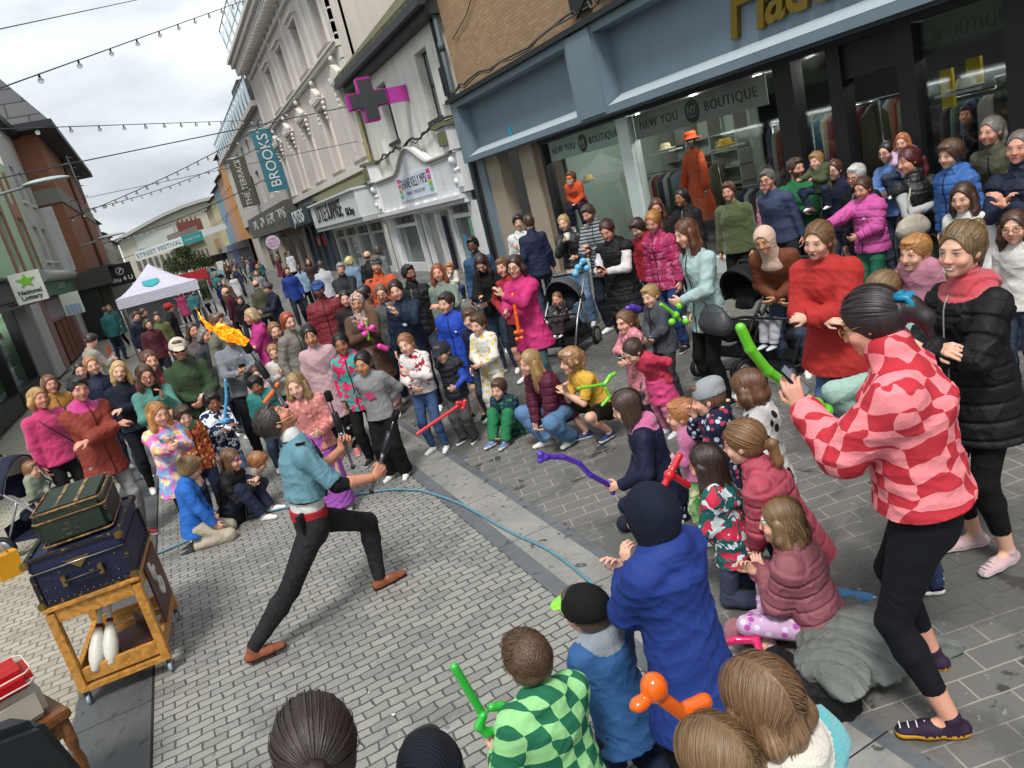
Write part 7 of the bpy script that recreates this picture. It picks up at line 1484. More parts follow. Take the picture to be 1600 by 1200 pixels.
def crowd_mid():
    P('dark haired man in glasses and a blue jacket by the pharmacy door', 735, 371, 1.78, top=('jacket', '#2b4f70'), hair=('short', '#100d0c'), glasses='yes', skin=DBR, mouth=2)
    P('woman in black with long dark hair falling over her face, looking at a phone', 747, 402, 1.68, top=('sweater', '#141417'), hair=('long', '#2a1714'), skin=FAIR, arms=('phonelow', 'front'), hpitch=-35, key='darklong')
    P('boy in a red zip sweater and black shorts beside the pink raincoat', 781, 404, 1.58, top=('hoodie', '#a3222b'), hair=('short', '#6a4a30'), skin=PINK, bottom=('shorts', '#1a1a1d'), arms=('hip', 'down'), hyaw=-10)
    P('woman in a hot pink raincoat and glasses filming, orange balloon in hand', 802, 400, 1.68, top=('coat', '#c8176e', 'shell'), topkw=dict(hem=-.14, t=.03, collar=.4, hood='down'), hair=('bob', '#2e1e18'), glasses='yes', skin=FAIR, arms=('phonelow', 'phone'), bottom=('jeans', '#31525e'), key='raincoat')
    P('young man with wavy dark hair in a white graphic sweatshirt', 808, 336, 1.80, top=('sweater', '#d2d2cf', 'camo', '#d2d2cf', '#8d8f90'), topkw=dict(t=.028), hair=('mop', '#211713'), skin=FAIR, arms=('down', 'clap'), bottom=('jeans', '#1c1d22', 'plain'), hyaw=-25, mouth=1)
    P('person in navy standing in the entrance recess behind the white sweatshirt', 824, 336, 1.78, face=20, top=('jacket', '#1b2542'), hair=('short', '#3b281d'))
    P('blonde woman with a high ponytail drinking from a white mug', 877, 337, 1.70, top=('jacket', '#191a1c', 'leather'), topkw=dict(hem=.02), top2=('shirt', '#cdb9ae'), hair=('ponyhigh', '#a8834f', '#d9c08d'), skin=FAIR, arms=('mouth', 'bent'), bottom=('wide', '#5c7b9a', 'denim'), shoes='#c9cdd4', key='mug')
    P('bearded man in a striped sleeve track top carrying a boy on his shoulders', 913, 322, 1.82, top=('jacket', '#8f949a', 'hstripe', '#2a2c31'), topkw=dict(t=.024), hair=('short', '#3b2a20'), skin=PINK, beard=.7, arms=('phonelow', 'phonelow'), bottom=('jeans', '#1b2230', 'plain'), hpitch=-20, key='shoulderdad', build=1.1)
    P('boy with orange tiger face paint in an orange hoodie riding on the bearded man', 895, 288, 1.12, z0=1.42, legs='shoulders', top=('hoodie', '#d2490f'), hair=('short', '#5b3a24'), skin=FAIR, glasses='yes', arms=('front', 'front'), bottom=('track', '#141a2c'), lean=28, paint=[('#d8701c', (.0, .02, .06, .06, .3)), ('#ece4da', (.0, -.06, .05, .03, .4))], key='tigerkid')
    P('woman in a long black gilet over a white hoodie with tied red hair', 943, 347, 1.70, top=('longgilet', '#131417'), top2=('hoodie', '#cfc9ca'), hair=('bun', '#3d1a16'), skin=PINK, arms=('phonelow', 'phonelow'), bottom=('skinny', '#1a2230'), shoes='#111111', hpitch=-25, key='gilet', build=1.18)
    P('boy in a red hooded top looking down beside the purple scarf', 989, 345, 1.55, top=('hoodie', '#a5142a'), hair=('mop', '#2c1a16'), skin=FAIR, hpitch=-22, bottom=('jeans', '#2b3a55'))
    P('woman with tied fair hair, lilac scarf and a pink and navy jacket', 1017, 332, 1.68, top=('puffer', '#a42a5c', 'camo', '#a42a5c', '#b85f7c'), topkw=dict(t=.028), top2=('hoodie', '#8a6cc0'), hair=('ponylow', '#a2703a'), skin=PINK, arms=('down', 'down'), hpitch=-20, bottom=('jeans', '#1f3a6a'), shoes='#16181c', key='lilac')
    P('woman with brown hair over her face behind the lilac scarf', 1024, 311, 1.68, top=('coat', '#231f20'), hair=('long', '#4a2a1e'), skin=PINK, hpitch=-15, face=220)
    P('dark haired woman in a black coat in front of the boutique window', 1062, 296, 1.66, top=('hoodjacket', '#17181c'), hair=('ponylow', '#0d0b0b'), skin=BRN)
    P('woman with very long auburn hair in a mint denim jacket and black leggings', 1064, 345, 1.74, top=('jacket', '#9db9b8'), topkw=dict(hem=-.1, t=.022), hair=('long', '#4a2618', '#8a5630'), skin=FAIR, arms=('down', 'front'), bottom=('leggings', '#0c0c0e'), shoes='#1b1b1d', hpitch=-14, key='mint')
    P('blond small boy in a grey zip jacket holding his hands together', 1011, 447, 1.20, top=('jacket', '#4b4f58'), hair=('short', '#a88452', '#d3b27c'), skin=FAIR, arms=('front', 'front'), bottom=('track', '#3c3e42'), shoes='#e0e0e0', key='greyboy')
    P('little girl with curly ponytail and red eye mask paint in a pink velvet dress', 972, 487, 1.10, top=('sweater', '#cf7f8c', 'floral', '#e0a0aa', '#b86070'), hair=('pony', '#6f4c34', '#9a7450'), skin=FAIR, paint=[('#b02a4a', (.032, .004, .024, .016, .3))], arms=('hold', 'sword'), bottom=('dress', '#cf7f8c', 'floral', '#e0a0aa', '#b86070', '#55565c'), shoes='#c8c8d8', key='maskgirl')
    P('small girl leaning forward in a bright pink jumper and pink skirt, hands behind her', 979, 537, 1.04, top=('sweater', '#c4284c'), hair=('bun', '#3a2820'), skin=FAIR, arms=('back', 'back'), lean=32, hpitch=-28, bottom=('skirt', '#d83a7c', 'plain', None, None, '#c8708c'), shoes='#c6c6d6', face=265, key='pinkskirt')
    P('man in an olive green fleece standing by the boutique window', 1131, 256, 1.84, top=('sweater', '#4f5a30', 'fleece'), topkw=dict(t=.03), hair=('short', '#4a3224'), skin=PINK, mx=6.9, bottom=('jeans', '#121316', 'plain'), build=1.12)
    P('grey haired man in glasses and a slate blue sweater leaning forward', 1196, 266, 1.72, top=('sweater', '#3f4a68'), topkw=dict(t=.022), hair=('short', '#5c5650'), glasses='yes', skin=PINK, mx=6.9, lean=16, bottom=('jeans', '#22252e', 'plain'), build=1.15)
    P('girl with tied hair in pale pink behind the slate blue sweater', 1190, 243, 1.50, top=('jacket', '#c97f95'), hair=('bun', '#3f2a20'), skin=FAIR)
    P('bearded man in a bright green hoodie kissing the toddler he carries', 1237, 214, 1.82, top=('hoodie', '#1f6b3e'), hair=('short', '#3a2a20'), skin=PINK, mx=7.0, beard=.8, arms=('hold', 'hold'), bottom=('jeans', '#1b2230', 'plain'), hyaw=-40, face=230, key='greendad', build=1.1)
    P('blond toddler in an olive hooded top on the arm of the man in green', 1268, 204, .88, z0=.97, legs='carried', top=('hoodie', '#4a5236'), hair=('short', '#9a7448', '#c9a46e'), skin=FAIR, mx=6.85, face=265, arms=('reach', 'hold'), bottom=('jeans', '#1f2a40'))
    P('girl in glasses and a navy top with red stripes, behind the carried toddler', 1297, 215, 1.58, top=('hoodie', '#1b2138'), hair=('ponylow', '#4a2a20'), glasses='yes', skin=FAIR, mouth=2)
    P('white haired man with glasses in a black jacket and blue shirt collar', 1332, 222, 1.74, top=('jacket', '#191a1d'), top2=('shirt', '#9fb3cc'), hair=('short', '#c9c5bd'), glasses='yes', skin=PINK, mx=6.9, build=1.08)
    P('girl in a bubblegum pink puffer jacket and green trousers', 1345, 279, 1.45, top=('hoodpuffer', '#cc4fa0'), hair=('ponylow', '#4a3024'), skin=PINK, arms=('reach', 'front'), bottom=('track', '#1d6a50'), build=1.12, key='bubblegum', emblem=('', '#e8d8e4', .02, -.06, .2))
    P('woman with dark red hair in a black vest and grey sleeves looking right', 1412, 195, 1.72, top=('gilet', '#141518', 'leather'), topkw=dict(t=.03, gilet=True), top2=('sweater', '#a9abae'), hair=('ponylow', '#4a1418'), skin=PINK, mx=6.5, arms=('hold', 'down'), face=200, hyaw=75, bottom=('jeans', '#4a4a38', 'plain'), key='redhair')
    P('smiling woman with glasses in a cornflower blue sweater inside the shop door', 1379, 182, 1.66, top=('sweater', '#5a80bc'), hair=('ponylow', '#1f1513'), glasses='yes', skin=FAIR, mx=7.7, mouth=2, arms=('hold', 'hold'))
    P('ginger haired small girl in lilac held by the woman in cornflower blue', 1404, 168, .95, z0=.92, legs='carried', top=('sweater', '#c7a9cc'), hair=('wavy', '#94512c'), skin=FAIR, mx=7.6, arms=('hold', 'hold'), face=250)
    P('boy in a blue puffer jacket with a brown fringe', 1479, 181, 1.62, top=('hoodpuffer', '#3566ac'), hair=('mop', '#4f3626'), skin=FAIR, mx=6.4, arms=('down', 'down'))
    P('dark haired shopper in black standing inside the dim doorway', 1507, 115, 1.80, top=('jacket', '#0d0d0f'), hair=('short', '#14100f'), skin=PINK, mx=9.6)
    P('grey haired woman with a ponytail in an olive jacket leaning toward the show', 1545, 140, 1.72, top=('jacket', '#4c4d3a'), hair=('pony', '#6e6862'), skin=PINK, mx=6.9, lean=12, face=265)
    P('man with cropped grey hair in a navy quilted gilet carrying a boy', 1590, 162, 1.84, top=('gilet', '#1b2338'), top2=('sweater', '#232b44'), hair=('buzz', '#5b544e'), skin=PINK, mx=6.0, arms=('clap', 'clap'), face=262, key='rightdad', build=1.12)
    P('boy in a navy jacket riding on the shoulders of the man in the quilted gilet', 1588, 80, 1.22, z0=1.38, legs='shoulders', top=('jacket', '#1c2648'), hair=('short', '#2a1d16'), skin=FAIR, mx=6.0, face=250, mouth=2, bottom=('track', '#2a3040'), shoes='#8a3340', lean=6, key='rightkid')
    P('girl with long wavy brown hair in a white top behind the ponytailed woman', 1502, 288, 1.46, top=('sweater', '#d8d6d2'), hair=('longw', '#3f281d'), skin=FAIR, face=262)
    P('curly haired girl with glasses in a white printed tee at the right edge', 1583, 331, 1.36, top=('tee', '#d8d4cc'), top2=None, hair=('wavy', '#4a3022'), glasses='gold', skin=FAIR, face=262, key='rightgirl')
def crowd_front():
    P('woman with highlighted ponytail in a black quilted jacket with a coral hood', 1500, 352, 1.76, top=('hoodpuffer', '#101114'), topkw=dict(t=.03, hem=-.12), hood_c='#c83c48', hair=('ponyhigh', '#5c4630', '#b0905e'), skin=FAIR, arms=('hold', 'hold'), face=285, bottom=('capri', '#0b0c10'), shoes='#c4a4a6', key='ponywoman', build=1.0, hyaw=-5)
    P('toddler with thin ginger hair in a dusty pink sweater held by the ponytailed woman', 1428, 369, .88, z0=.92, legs='carried', top=('sweater', '#b9788c'), hair=('short', '#b5793f', '#dca86a'), skin=FAIR, face=265, arms=('down', 'down'))
    P('woman in a loose red poncho with a curly ponytail bending toward a child', 1276, 350, 1.70, top=('cardigan', '#b31f1a'), topkw=dict(t=.05, flare=1.25, hem=-.12), hair=('pony', '#6b4a2e', '#a07d52'), skin=FAIR, arms=('hold', 'hold'), face=255, lean=12, hpitch=-10, bottom=('jeans', '#3f5f86'), shoes='#9a5220', key='poncho', build=1.05)
    P('woman in a peach headscarf and brown coat bending over a pushchair', 1188, 357, 1.60, top=('jacket', '#70381c'), hat=('hijab', '#d0ae9a'), hair=('none', '#111111'), skin=TAN, face=240, lean=35, hpitch=-20, arms=('front', 'front'))
    P('curly haired small boy in a blue gilet sitting in the double pushchair', 1210, 428, .92, z0=.26, legs='chair', top=('gilet', '#1c459a'), top2=('sweater', '#9aa2ac'), hair=('curly', '#120e0d'), skin=TAN, face=265, arms=('lap', 'down'), bottom=('track', '#a9abb2'), shoes='#9fbad6', key='buggyboy')
    P('small girl in a cream fur coat, pink net skirt and pink glasses', 1238, 399, 1.12, top=('jacket', '#cfc2b4', 'fleece'), hair=('long', '#54382a'), skin=FAIR, glasses='gold', face=255, arms=('front', 'front'), bottom=('skirt', '#cfa39c', 'plain', None, None, '#cbb9bd'), shoes='#5a3a2a', key='furgirl')
    P('sandy haired boy in a dark green top smiling in profile', 1303, 413, 1.30, top=('sweater', '#33463a'), hair=('mop', '#6a4a2e'), skin=FAIR, face=262, mouth=2)
    P('girl with green clips in her ponytail and a mint green tee behind the phone woman', 1372, 430, 1.42, top=('tee', '#a9c9bb', 'rib'), topkw=dict(t=.014), hair=('ponyhigh', '#7a5c3c', '#a5865c'), skin=FAIR, face=285, legsdef=(.52, 2, [(.13, .10, .30, 0, (.2, 1, .3)), (-.05, 0, .045, 0, (0, 1, 0))]), bottom=('wide', '#9dbfb0', 'rib'), shoes='#17181a', arms=('down', 'down'), key='mintgirl')
    P('woman in a red and pink patterned fleece and black leggings filming with a phone', 1340, 459, 1.84, look=(0.9, 4.2), top=('hoodie', '#c41c30', 'warp', '#e8888e', None, 1.5), topkw=dict(t=.046, hem=.02, collar=.75, hood=None), hair=('none', '#1a1213'), skin=PINK, glasses='gold', legs='wide', arms=('down', 'phone'), hpitch=-18, bottom=('capri', '#0c1018'), shoes='#2b1d33', sole='#e0a020', build=1.1, key='redpat')
    P('child in a blue hooded winter coat with a navy hood up, clapping', 1006, 760, 1.37, top=('hoodjacket', '#1b3784', 'shell'), topkw=dict(hood='down', t=.045, hem=-.22, flare=1.1), hair=('none', '#222222'), hat=('hoodup', '#10182b'), skin=FAIR, arms=('clap', 'clap'), bottom=('track', '#12141c'), key='bluecoat')
    P('boy in a black and lime green cap wearing a blue jacket with striped hood', 905, 922, 1.22, legs='kneelup', top=('hoodjacket', '#2a5d94'), hood_c='#8e98a4', hat=('cap', '#0e0f10', '#84cf2a'), hair=('short', '#4a3626'), skin=FAIR, arms=('lap', 'lap'), key='limecap', bottom=('track', '#1d2a44'))
    P('boy with short brown hair in a green chequered fleece holding a green balloon', 812, 990, 1.32, legs='kneelup', top=('hoodie', '#0f6b4a', 'checker', '#8fc987'), topkw=dict(t=.032), hair=('short', '#4a3222', '#7a5c40'), skin=FAIR, arms=('lap', 'sword'), key='checker', bottom=('track', '#3a3c44'))
    P('girl with straight light brown hair in a turquoise fleece, front right corner', 1168, 1036, 1.32, top=('hoodjacket', '#4fb5bd', 'fleece'), hood_c='#dcd6c8', hair=('bob', '#6b4c32', '#a98662'), skin=FAIR, arms=('hold', 'sword'), key='frontgirl', bottom=('track', '#c8c4bc'))
    P('child with light brown hair at the bottom edge below the orange balloon dog', 1095, 1132, 1.24, top=('hoodie', '#d8cfc4'), hair=('bob', '#75583c', '#a5855c'), skin=FAIR, key='fronthair')
    P('girl with dark hair in a tight ponytail at the bottom edge', 478, 1098, 1.56, top=('sweater', '#6d5a54'), hair=('pony', '#241813', '#4a382e'), skin=PINK, key='frontpony')
    P('child in a ribbed navy top bending down at the bottom edge', 655, 1160, 1.30, lean=25, top=('sweater', '#151820', 'rib'), hat=('beanie', '#161a24', 'rib'), hair=('short', '#222222'), key='frontbeanie')
    P('girl with two braids in a navy jacket and skirt holding a purple balloon', 966, 614, 1.52, legs='kneel', top=('hoodjacket', '#161c38'), hood_c='#cf5f96', hair=('braids', '#3b2a20'), skin=FAIR, arms=('lap', 'sword'), bottom=('skirt', '#141a30', 'floral', '#c9d2da', '#5a7a9a', '#1c2238'), key='braids', hpitch=-14)
    P('toddler with ginger hair and red face paint in a pink fleece', 1060, 626, 1.0, top=('sweater', '#c9699c', 'fleece'), hair=('short', '#b5713c', '#d99a66'), skin=FAIR, arms=('front', 'front'), bottom=('leggings', '#86a870', 'camo', '#4f9a48', '#d8cfa8'), paint=[('#a83a4e', (.032, .002, .022, .016, .3))], key='gingerpink')
    P('child in a grey slouchy beanie resting a hand on the cheek', 1100, 597, 1.14, top=('hoodjacket', '#1b2440', 'floral', '#b9c4d0', '#b03a55'), hat=('beanie', '#8f959a'), hair=('short', '#5a4230'), skin=FAIR, arms=('face', 'lap'), key='beanie')
    P('girl with a brown bob in a white coat printed with black hearts', 1160, 580, 1.22, top=('coat', '#d2cccc', 'hearts', '#1d1d20'), topkw=dict(hem=-.08, t=.03, collar=.5), hair=('bob', '#5a3624', '#8a5c3c'), skin=FAIR, paint=[('#ececec', (.03, -.01, .035, .04, .3)), ('#2a2a2a', (.032, -.0, .02, .014, .3))], key='hearts')
    P('girl with a long light brown ponytail in a maroon and pink bomber jacket', 1152, 660, 1.48, legs='kneelup', top=('puffer', '#b04a5c', 'camo', '#b04a5c', '#9c3e50'), topkw=dict(t=.03), hair=('ponylow', '#6f4f36', '#a97c4c'), skin=FAIR, arms=('lap', 'lap'), lean=20, bottom=('skinny', '#3f78a8'), key='bomber')
    P('girl with curly fair hair and white eye paint in a pink puffer, sitting cross legged', 1212, 781, 1.36, legs='cross', top=('puffer', '#94525e'), hair=('wavy', '#6e5238', '#a98a5c'), skin=FAIR, arms=('clap', 'clap'), bottom=('leggings', '#c9a2c8', 'floral', '#a64fa0', '#d8c8dc'), shoes='#d8b4b8', paint=[('#f0f0f0', (.03, .016, .024, .014, .3)), ('#c8303c', (.034, -.03, .016, .02, .3))], key='pinkpuffer')
    P('girl with long dark brown hair in a colourful teal floral jacket', 1096, 697, 1.22, legs='kneelup', top=('jacket', '#12605f', 'camo', '#c8324e', '#cfe0e4'), hair=('long', '#2b1c15'), skin=FAIR, paint=[('#c8303c', (.03, -.02, .02, .02, .4))], arms=('lap', 'lap'), bottom=('leggings', '#3a4058'), key='floral')
    P('small child standing behind the phone woman, only the feet showing', 1418, 640, 1.0, top=('sweater', '#2a2a34'), hair=('short', '#3a281c'), bottom=('jeans', '#1b2a4a'), shoes='#15161a')
# ================= performer and props =================
def gpt(px, py, z=0.): x, y = atg(px, py, z); return Vector((x, y, z+gz(x)))
def performer():
    r = person('performer in a light blue military jacket and red sash bending back to balance a torch', 0, 0, 1.76, pos=(.32, 4.82), face=87, group=None,
               legsdef=(.405, 8, [(.055, -.34, .055, -6, (.1, 1, -.1)), (-.06, .19, .045, 4, (-.1, 1, .2))]), arms=(((.03, .235, -.135), (.3, -.2, -1), (-.1, .6, .6)), ((-.03, .17, -.05), (.5, -.3, -1), (0, .4, 1))),
               hpitch=46, hyaw=12, skin='#c98c72', hair=('short', '#1c1614', '#5a5048'), top=('jacket', '#5d8c9a', 'plain'), topkw=dict(t=.02, sleeve=.46, hem=.105, collar=0, flare=1.0), top2=('shirt', '#101116'), bottom=('skinny', '#16181c', 'denim'), shoes='#8a4a2a', sole='#2a1a12', key='performer', beard=.25, mouth=1, curl=(1.1, 1.0))
    b = r.obj; h = r.h; T = r.T; X = T@np.array([1., 0, 0]); Z = T@np.array([0, 0, 1.])
    def ring(name, z0, z1, rad, mat, fl=.76):
        F = Field(); c0 = r.P+Z*z0*h; c1 = r.P+Z*z1*h; F.cone(c0, c1, rad*h, rad*h, k=.01, flat=fl, side=X, cut=[(c0, -Z), (c1, Z)]); V, Q = F.mesh(.008); return to_obj(name, V, Q, mat, b)
    ring('sash', .02, .058, .089, cloth('#a31022')); ring('shirt_hem', .05, .11, .0815, cloth('#d8d6d4')); 
    # collar, trim, buttons and epaulette
    F = Field(); F.cone(r.neck-Z*.012*h, r.neck+(r.nt-r.neck)*.55, .04*h, .036*h, k=.01); V, Q = F.mesh(.008); to_obj('collar', V, Q, cloth('#15161c'), b)
    F = Field(); F.cone(r.neck+(r.nt-r.neck)*.5, r.neck+(r.nt-r.neck)*.7, .037*h, .036*h, k=.01); V, Q = F.mesh(.008); to_obj('shirt_collar', V, Q, cloth('#dcdcdc'), b)
    def surf(x, z, jo): # point on the jacket front
        co = np.array([v.co[:] for v in jo.data.vertices]); lc = (co-r.P)@T; m = (np.abs(lc[:, 0]-x) < .02) & (np.abs(lc[:, 2]-z) < .02) & (lc[:, 1] > 0); y = lc[m][:, 1].max() if m.any() else .12
        return r.P+T@np.array([x, y+.004, z])
    jo = [c for c in b.children if c.name.startswith('jacket')][0]
    for sx in (-.055, .055):
        mb = MB(); mb.tube([Vector(surf(sx*(1-.3*k/8), .09*h+k*.026*h, jo).tolist()) for k in range(8)], .011, 6); tr = mb.build('jacket_trim', cloth('#14151a'), jo, fixn=False)
        for k in range(7): mb = MB(); mb.sphere(Vector((surf(sx*(1-.3*k/8), .095*h+k*.026*h, jo)+T@np.array([0, .012, 0])).tolist()), .008, 8); mb.build('button', plain('#c9a24a', .3, .8, name='brass'), tr)
    for s in (1, -1):
        a = r.sh[s]+T@np.array([s*.004*h, 0, .045*h]); mb = MB(); q = r.neck+T@np.array([s*.045*h, 0, .01*h]); mb.beam(Vector(a.tolist()), Vector(q.tolist()), .05, .016, up=tuple(Z)); ep = mb.build('epaulette', cloth('#15161c'), jo)
        mb = MB(); mb.beam(Vector((a*.8+q*.2+Z*.009).tolist()), Vector((q*.85+a*.15+Z*.009).tolist()), .026, .004, up=tuple(Z)); mb.build('epaulette_stripe', cloth('#d8d8d8'), ep)
    c = r.P+T@np.array([.086*h, -.045*h, .03*h]); mb = MB(); mb.box(-.035, .035, -.015, .015, -.05, .06, 0, Matrix.Translation(Vector(c.tolist())) @ Matrix.Rotation(-.7, 4, 'Z')); mb.build('radio_pack', plain('#121316', .5), b, bevel=.004)
    mb = MB(); p = lambda x, y, z: Vector((r.hc+r.Rh@np.array([x, y, z])*r.s).tolist()); mb.tube([p(.078, 0, 0), p(.085, .03, -.03), p(.06, .085, -.07), p(.05, .1, -.075)], .0025, 5); mb.build('headset_mic', plain('#c9a27c', .5), b)
    wr = r.arm[1][2]; mb = MB(); d = nrm(r.arm[1][2]-r.arm[1][1]); n1 = nrm(np.cross(d, [0, 0, 1.])); n2 = np.cross(d, n1); mb.tube([Vector((wr-d*.02+(n1*math.cos(a)+n2*math.sin(a))*.031).tolist()) for a in np.linspace(0, 2*PI, 17)], .004, 5, caps=False); mb.build('bracelet', plain('#c9a25a', .3, .8), b)
    # torches
    m_h = plain('#23262a', .3, .3, name='torch_handle'); m_w = plain('#0c0c0d', .95, name='charred_wick'); m_m = plain('#6f7376', .25, .8, name='torch_metal')
    def torch(a, b2, label, k=1.0):
        a = Vector(a); b2 = Vector(b2); d = (b2-a).normalized()*k; L = .56; b2 = a+d*L
        rt = empty('juggling_torch', a, label, 'torch', 'juggling torches'); rt['_abs'] = 1
        mb = MB(); mb.tube([a, a+d*.01, a+d*.02, a+d*.22, a+d*.26], [.012, .014, .009, .011, .017], 10); mb.build('handle', m_m, rt)
        mb = MB(); mb.tube([a+d*.26, a+d*.27, a+d*.40, a+d*.41], [.017, .023, .023, .012], 12); mb.build('sleeve', m_h, rt)
        mb = MB(); mb.tube([a+d*.41, a+d*.5], .006, 8); mb.build('rod', m_m, rt)
        mb = MB(); mb.tube([a+d*.485, a+d*.49, a+d*.55, a+d*.56], [.014, .026, .026, .015], 12); mb.build('wick', m_w, rt)
        mb = MB(); mb.sphere(a, .016, 10); mb.build('end_knob', M_blk, rt); return b2, d
    mouth = r.w(r.hc+r.Rh@np.array([0, .11, -.02])*r.s); tip = ondepth(388, 545, mouth.y); e, d = torch(mouth, tip, 'burning torch balanced upright on the face of the performer', .84)
    # flame streaming from the wick
    F = Field(); rn = np.random.RandomState(4); base = np.array(e[:]); dirs = np.array(ondepth(322, 512, mouth.y)[:])-base; dl = np.linalg.norm(dirs); dn = dirs/dl
    up = np.array([0, 0, 1.]); sd = np.cross(dn, up)
    for i in range(16):
        L = dl*rn.uniform(.5, .98); q = base+up*.01+rn.normal(size=3)*.012; rr = rn.uniform(.009, .02); pts = [q]; off = up*rn.uniform(-.02, .07)+sd*rn.uniform(-.04, .04)
        for k in range(1, 6): t = k/5; pts.append(base+dn*L*t+off*math.sin(PI*min(t*1.2, 1))*1.0+rn.normal(size=3)*.009+up*(.03*t*t if i % 4 == 0 else 0))
        F.chain(pts, [rr*.7, rr*1.25, rr*1.3, rr, rr*.6, .003], k=.012)
    F.chain([base+dn*dl*.9, base+dn*dl*1.05+up*.05, base+dn*dl*1.1+up*.12], [.016, .01, .003], k=.01)
    V, Q = F.mesh(.006); Nn = vnormals(V, Q); V = V+Nn*(foldnoise(V, 3, 3.)*.006)[:, None]
    bm_ = NB('flame'); v = bm_.coord(); n = bm_.noise(v, 17, 5, .65, 1.6); em = bm_.n('Emission', i_0=bm_.ramp(n, (.38, (.75, .06, .003)), (.47, (.95, .20, .006)), (.56, (1, .40, .015)), (.66, (1, .72, .12))), i_1=.8)
    tr = bm_.n('BsdfTransparent'); ms_ = bm_.n('MixShader', i_0=bm_.math('MULTIPLY', bm_.rng(n, .32, .46, .25, .97), bm_.rng(bm_.n('LayerWeight', i_Blend=.5).outputs['Facing'], .55, .95, 1, .1))); bm_.t.links.new(tr.outputs[0], ms_.inputs[1]); bm_.t.links.new(em.outputs[0], ms_.inputs[2]); bm_.t.links.new(ms_.outputs[0], bm_.o.inputs[0])
    props(to_obj('flame', V-base, Q, bm_.m, loc=Vector(base.tolist())), 'bright orange flame streaming left from the balanced torch', 'flame')
    hR = r.w(r.hand[1][0]); a = ondepth(572, 762, hR.y-.02); hp_ = hR; dd = (ondepth(606, 655, hR.y)-a).normalized(); torch(hp_-dd*.16, hp_+dd, 'unlit torch gripped in the near hand of the performer')
    hL = r.w(r.hand[-1][0]); dd = Vector((-.02, .02, 1)).normalized(); torch(hL-dd*.2, hL+dd, 'unlit torch held upright in the far hand of the performer')
def woodmat(c='#b5813c', sc=1.0):
    def f():
        b = NB('oiled_wood'); v = b.coord(scale=(1, 1, 1)); n = b.noise(b.coord(scale=(2.2, 2.2, 2.2)), 5, 6, .6, 2.2); g = b.noise(b.coord(scale=(12, 12, 12)), 6, 3, .5, .6); c4 = srgb(c)
        col = b.mix(b.rng(n, .35, .68), tuple(x*.68 for x in c4[:3])+(1,), tuple(min(1, x*1.35) for x in c4[:3])+(1,)); col = b.mix(b.rng(g, .64, .7, 0, .4), col, tuple(x*.3 for x in c4[:3])+(1,))
        return b.fin(col, .45, b.bump(n, .2, .004))
    return mk(('wood', c), f)
def worn(c, edge='#a8743c', sc=9., amt=.62):
    def f():
        b = NB('worn_cover'); v = b.coord(); n = b.noise(v, sc, 7, .7, .4); c4 = srgb(c); col = b.mix(b.noise(v, 30, 3), tuple(x*.75 for x in c4[:3])+(1,), c4); s1 = b.noise(b.coord(scale=(1, 1, 5)), 14, 5, .7)
        col = b.mix(b.rng(s1, .63, .67, 0, .85), col, srgb('#8f7f5c')); col = b.mix(b.rng(n, amt, amt+.03), col, srgb(edge)); return b.fin(col, .55, b.bump(n, .15, .004))
    return mk(('worn', c, edge, amt), f)
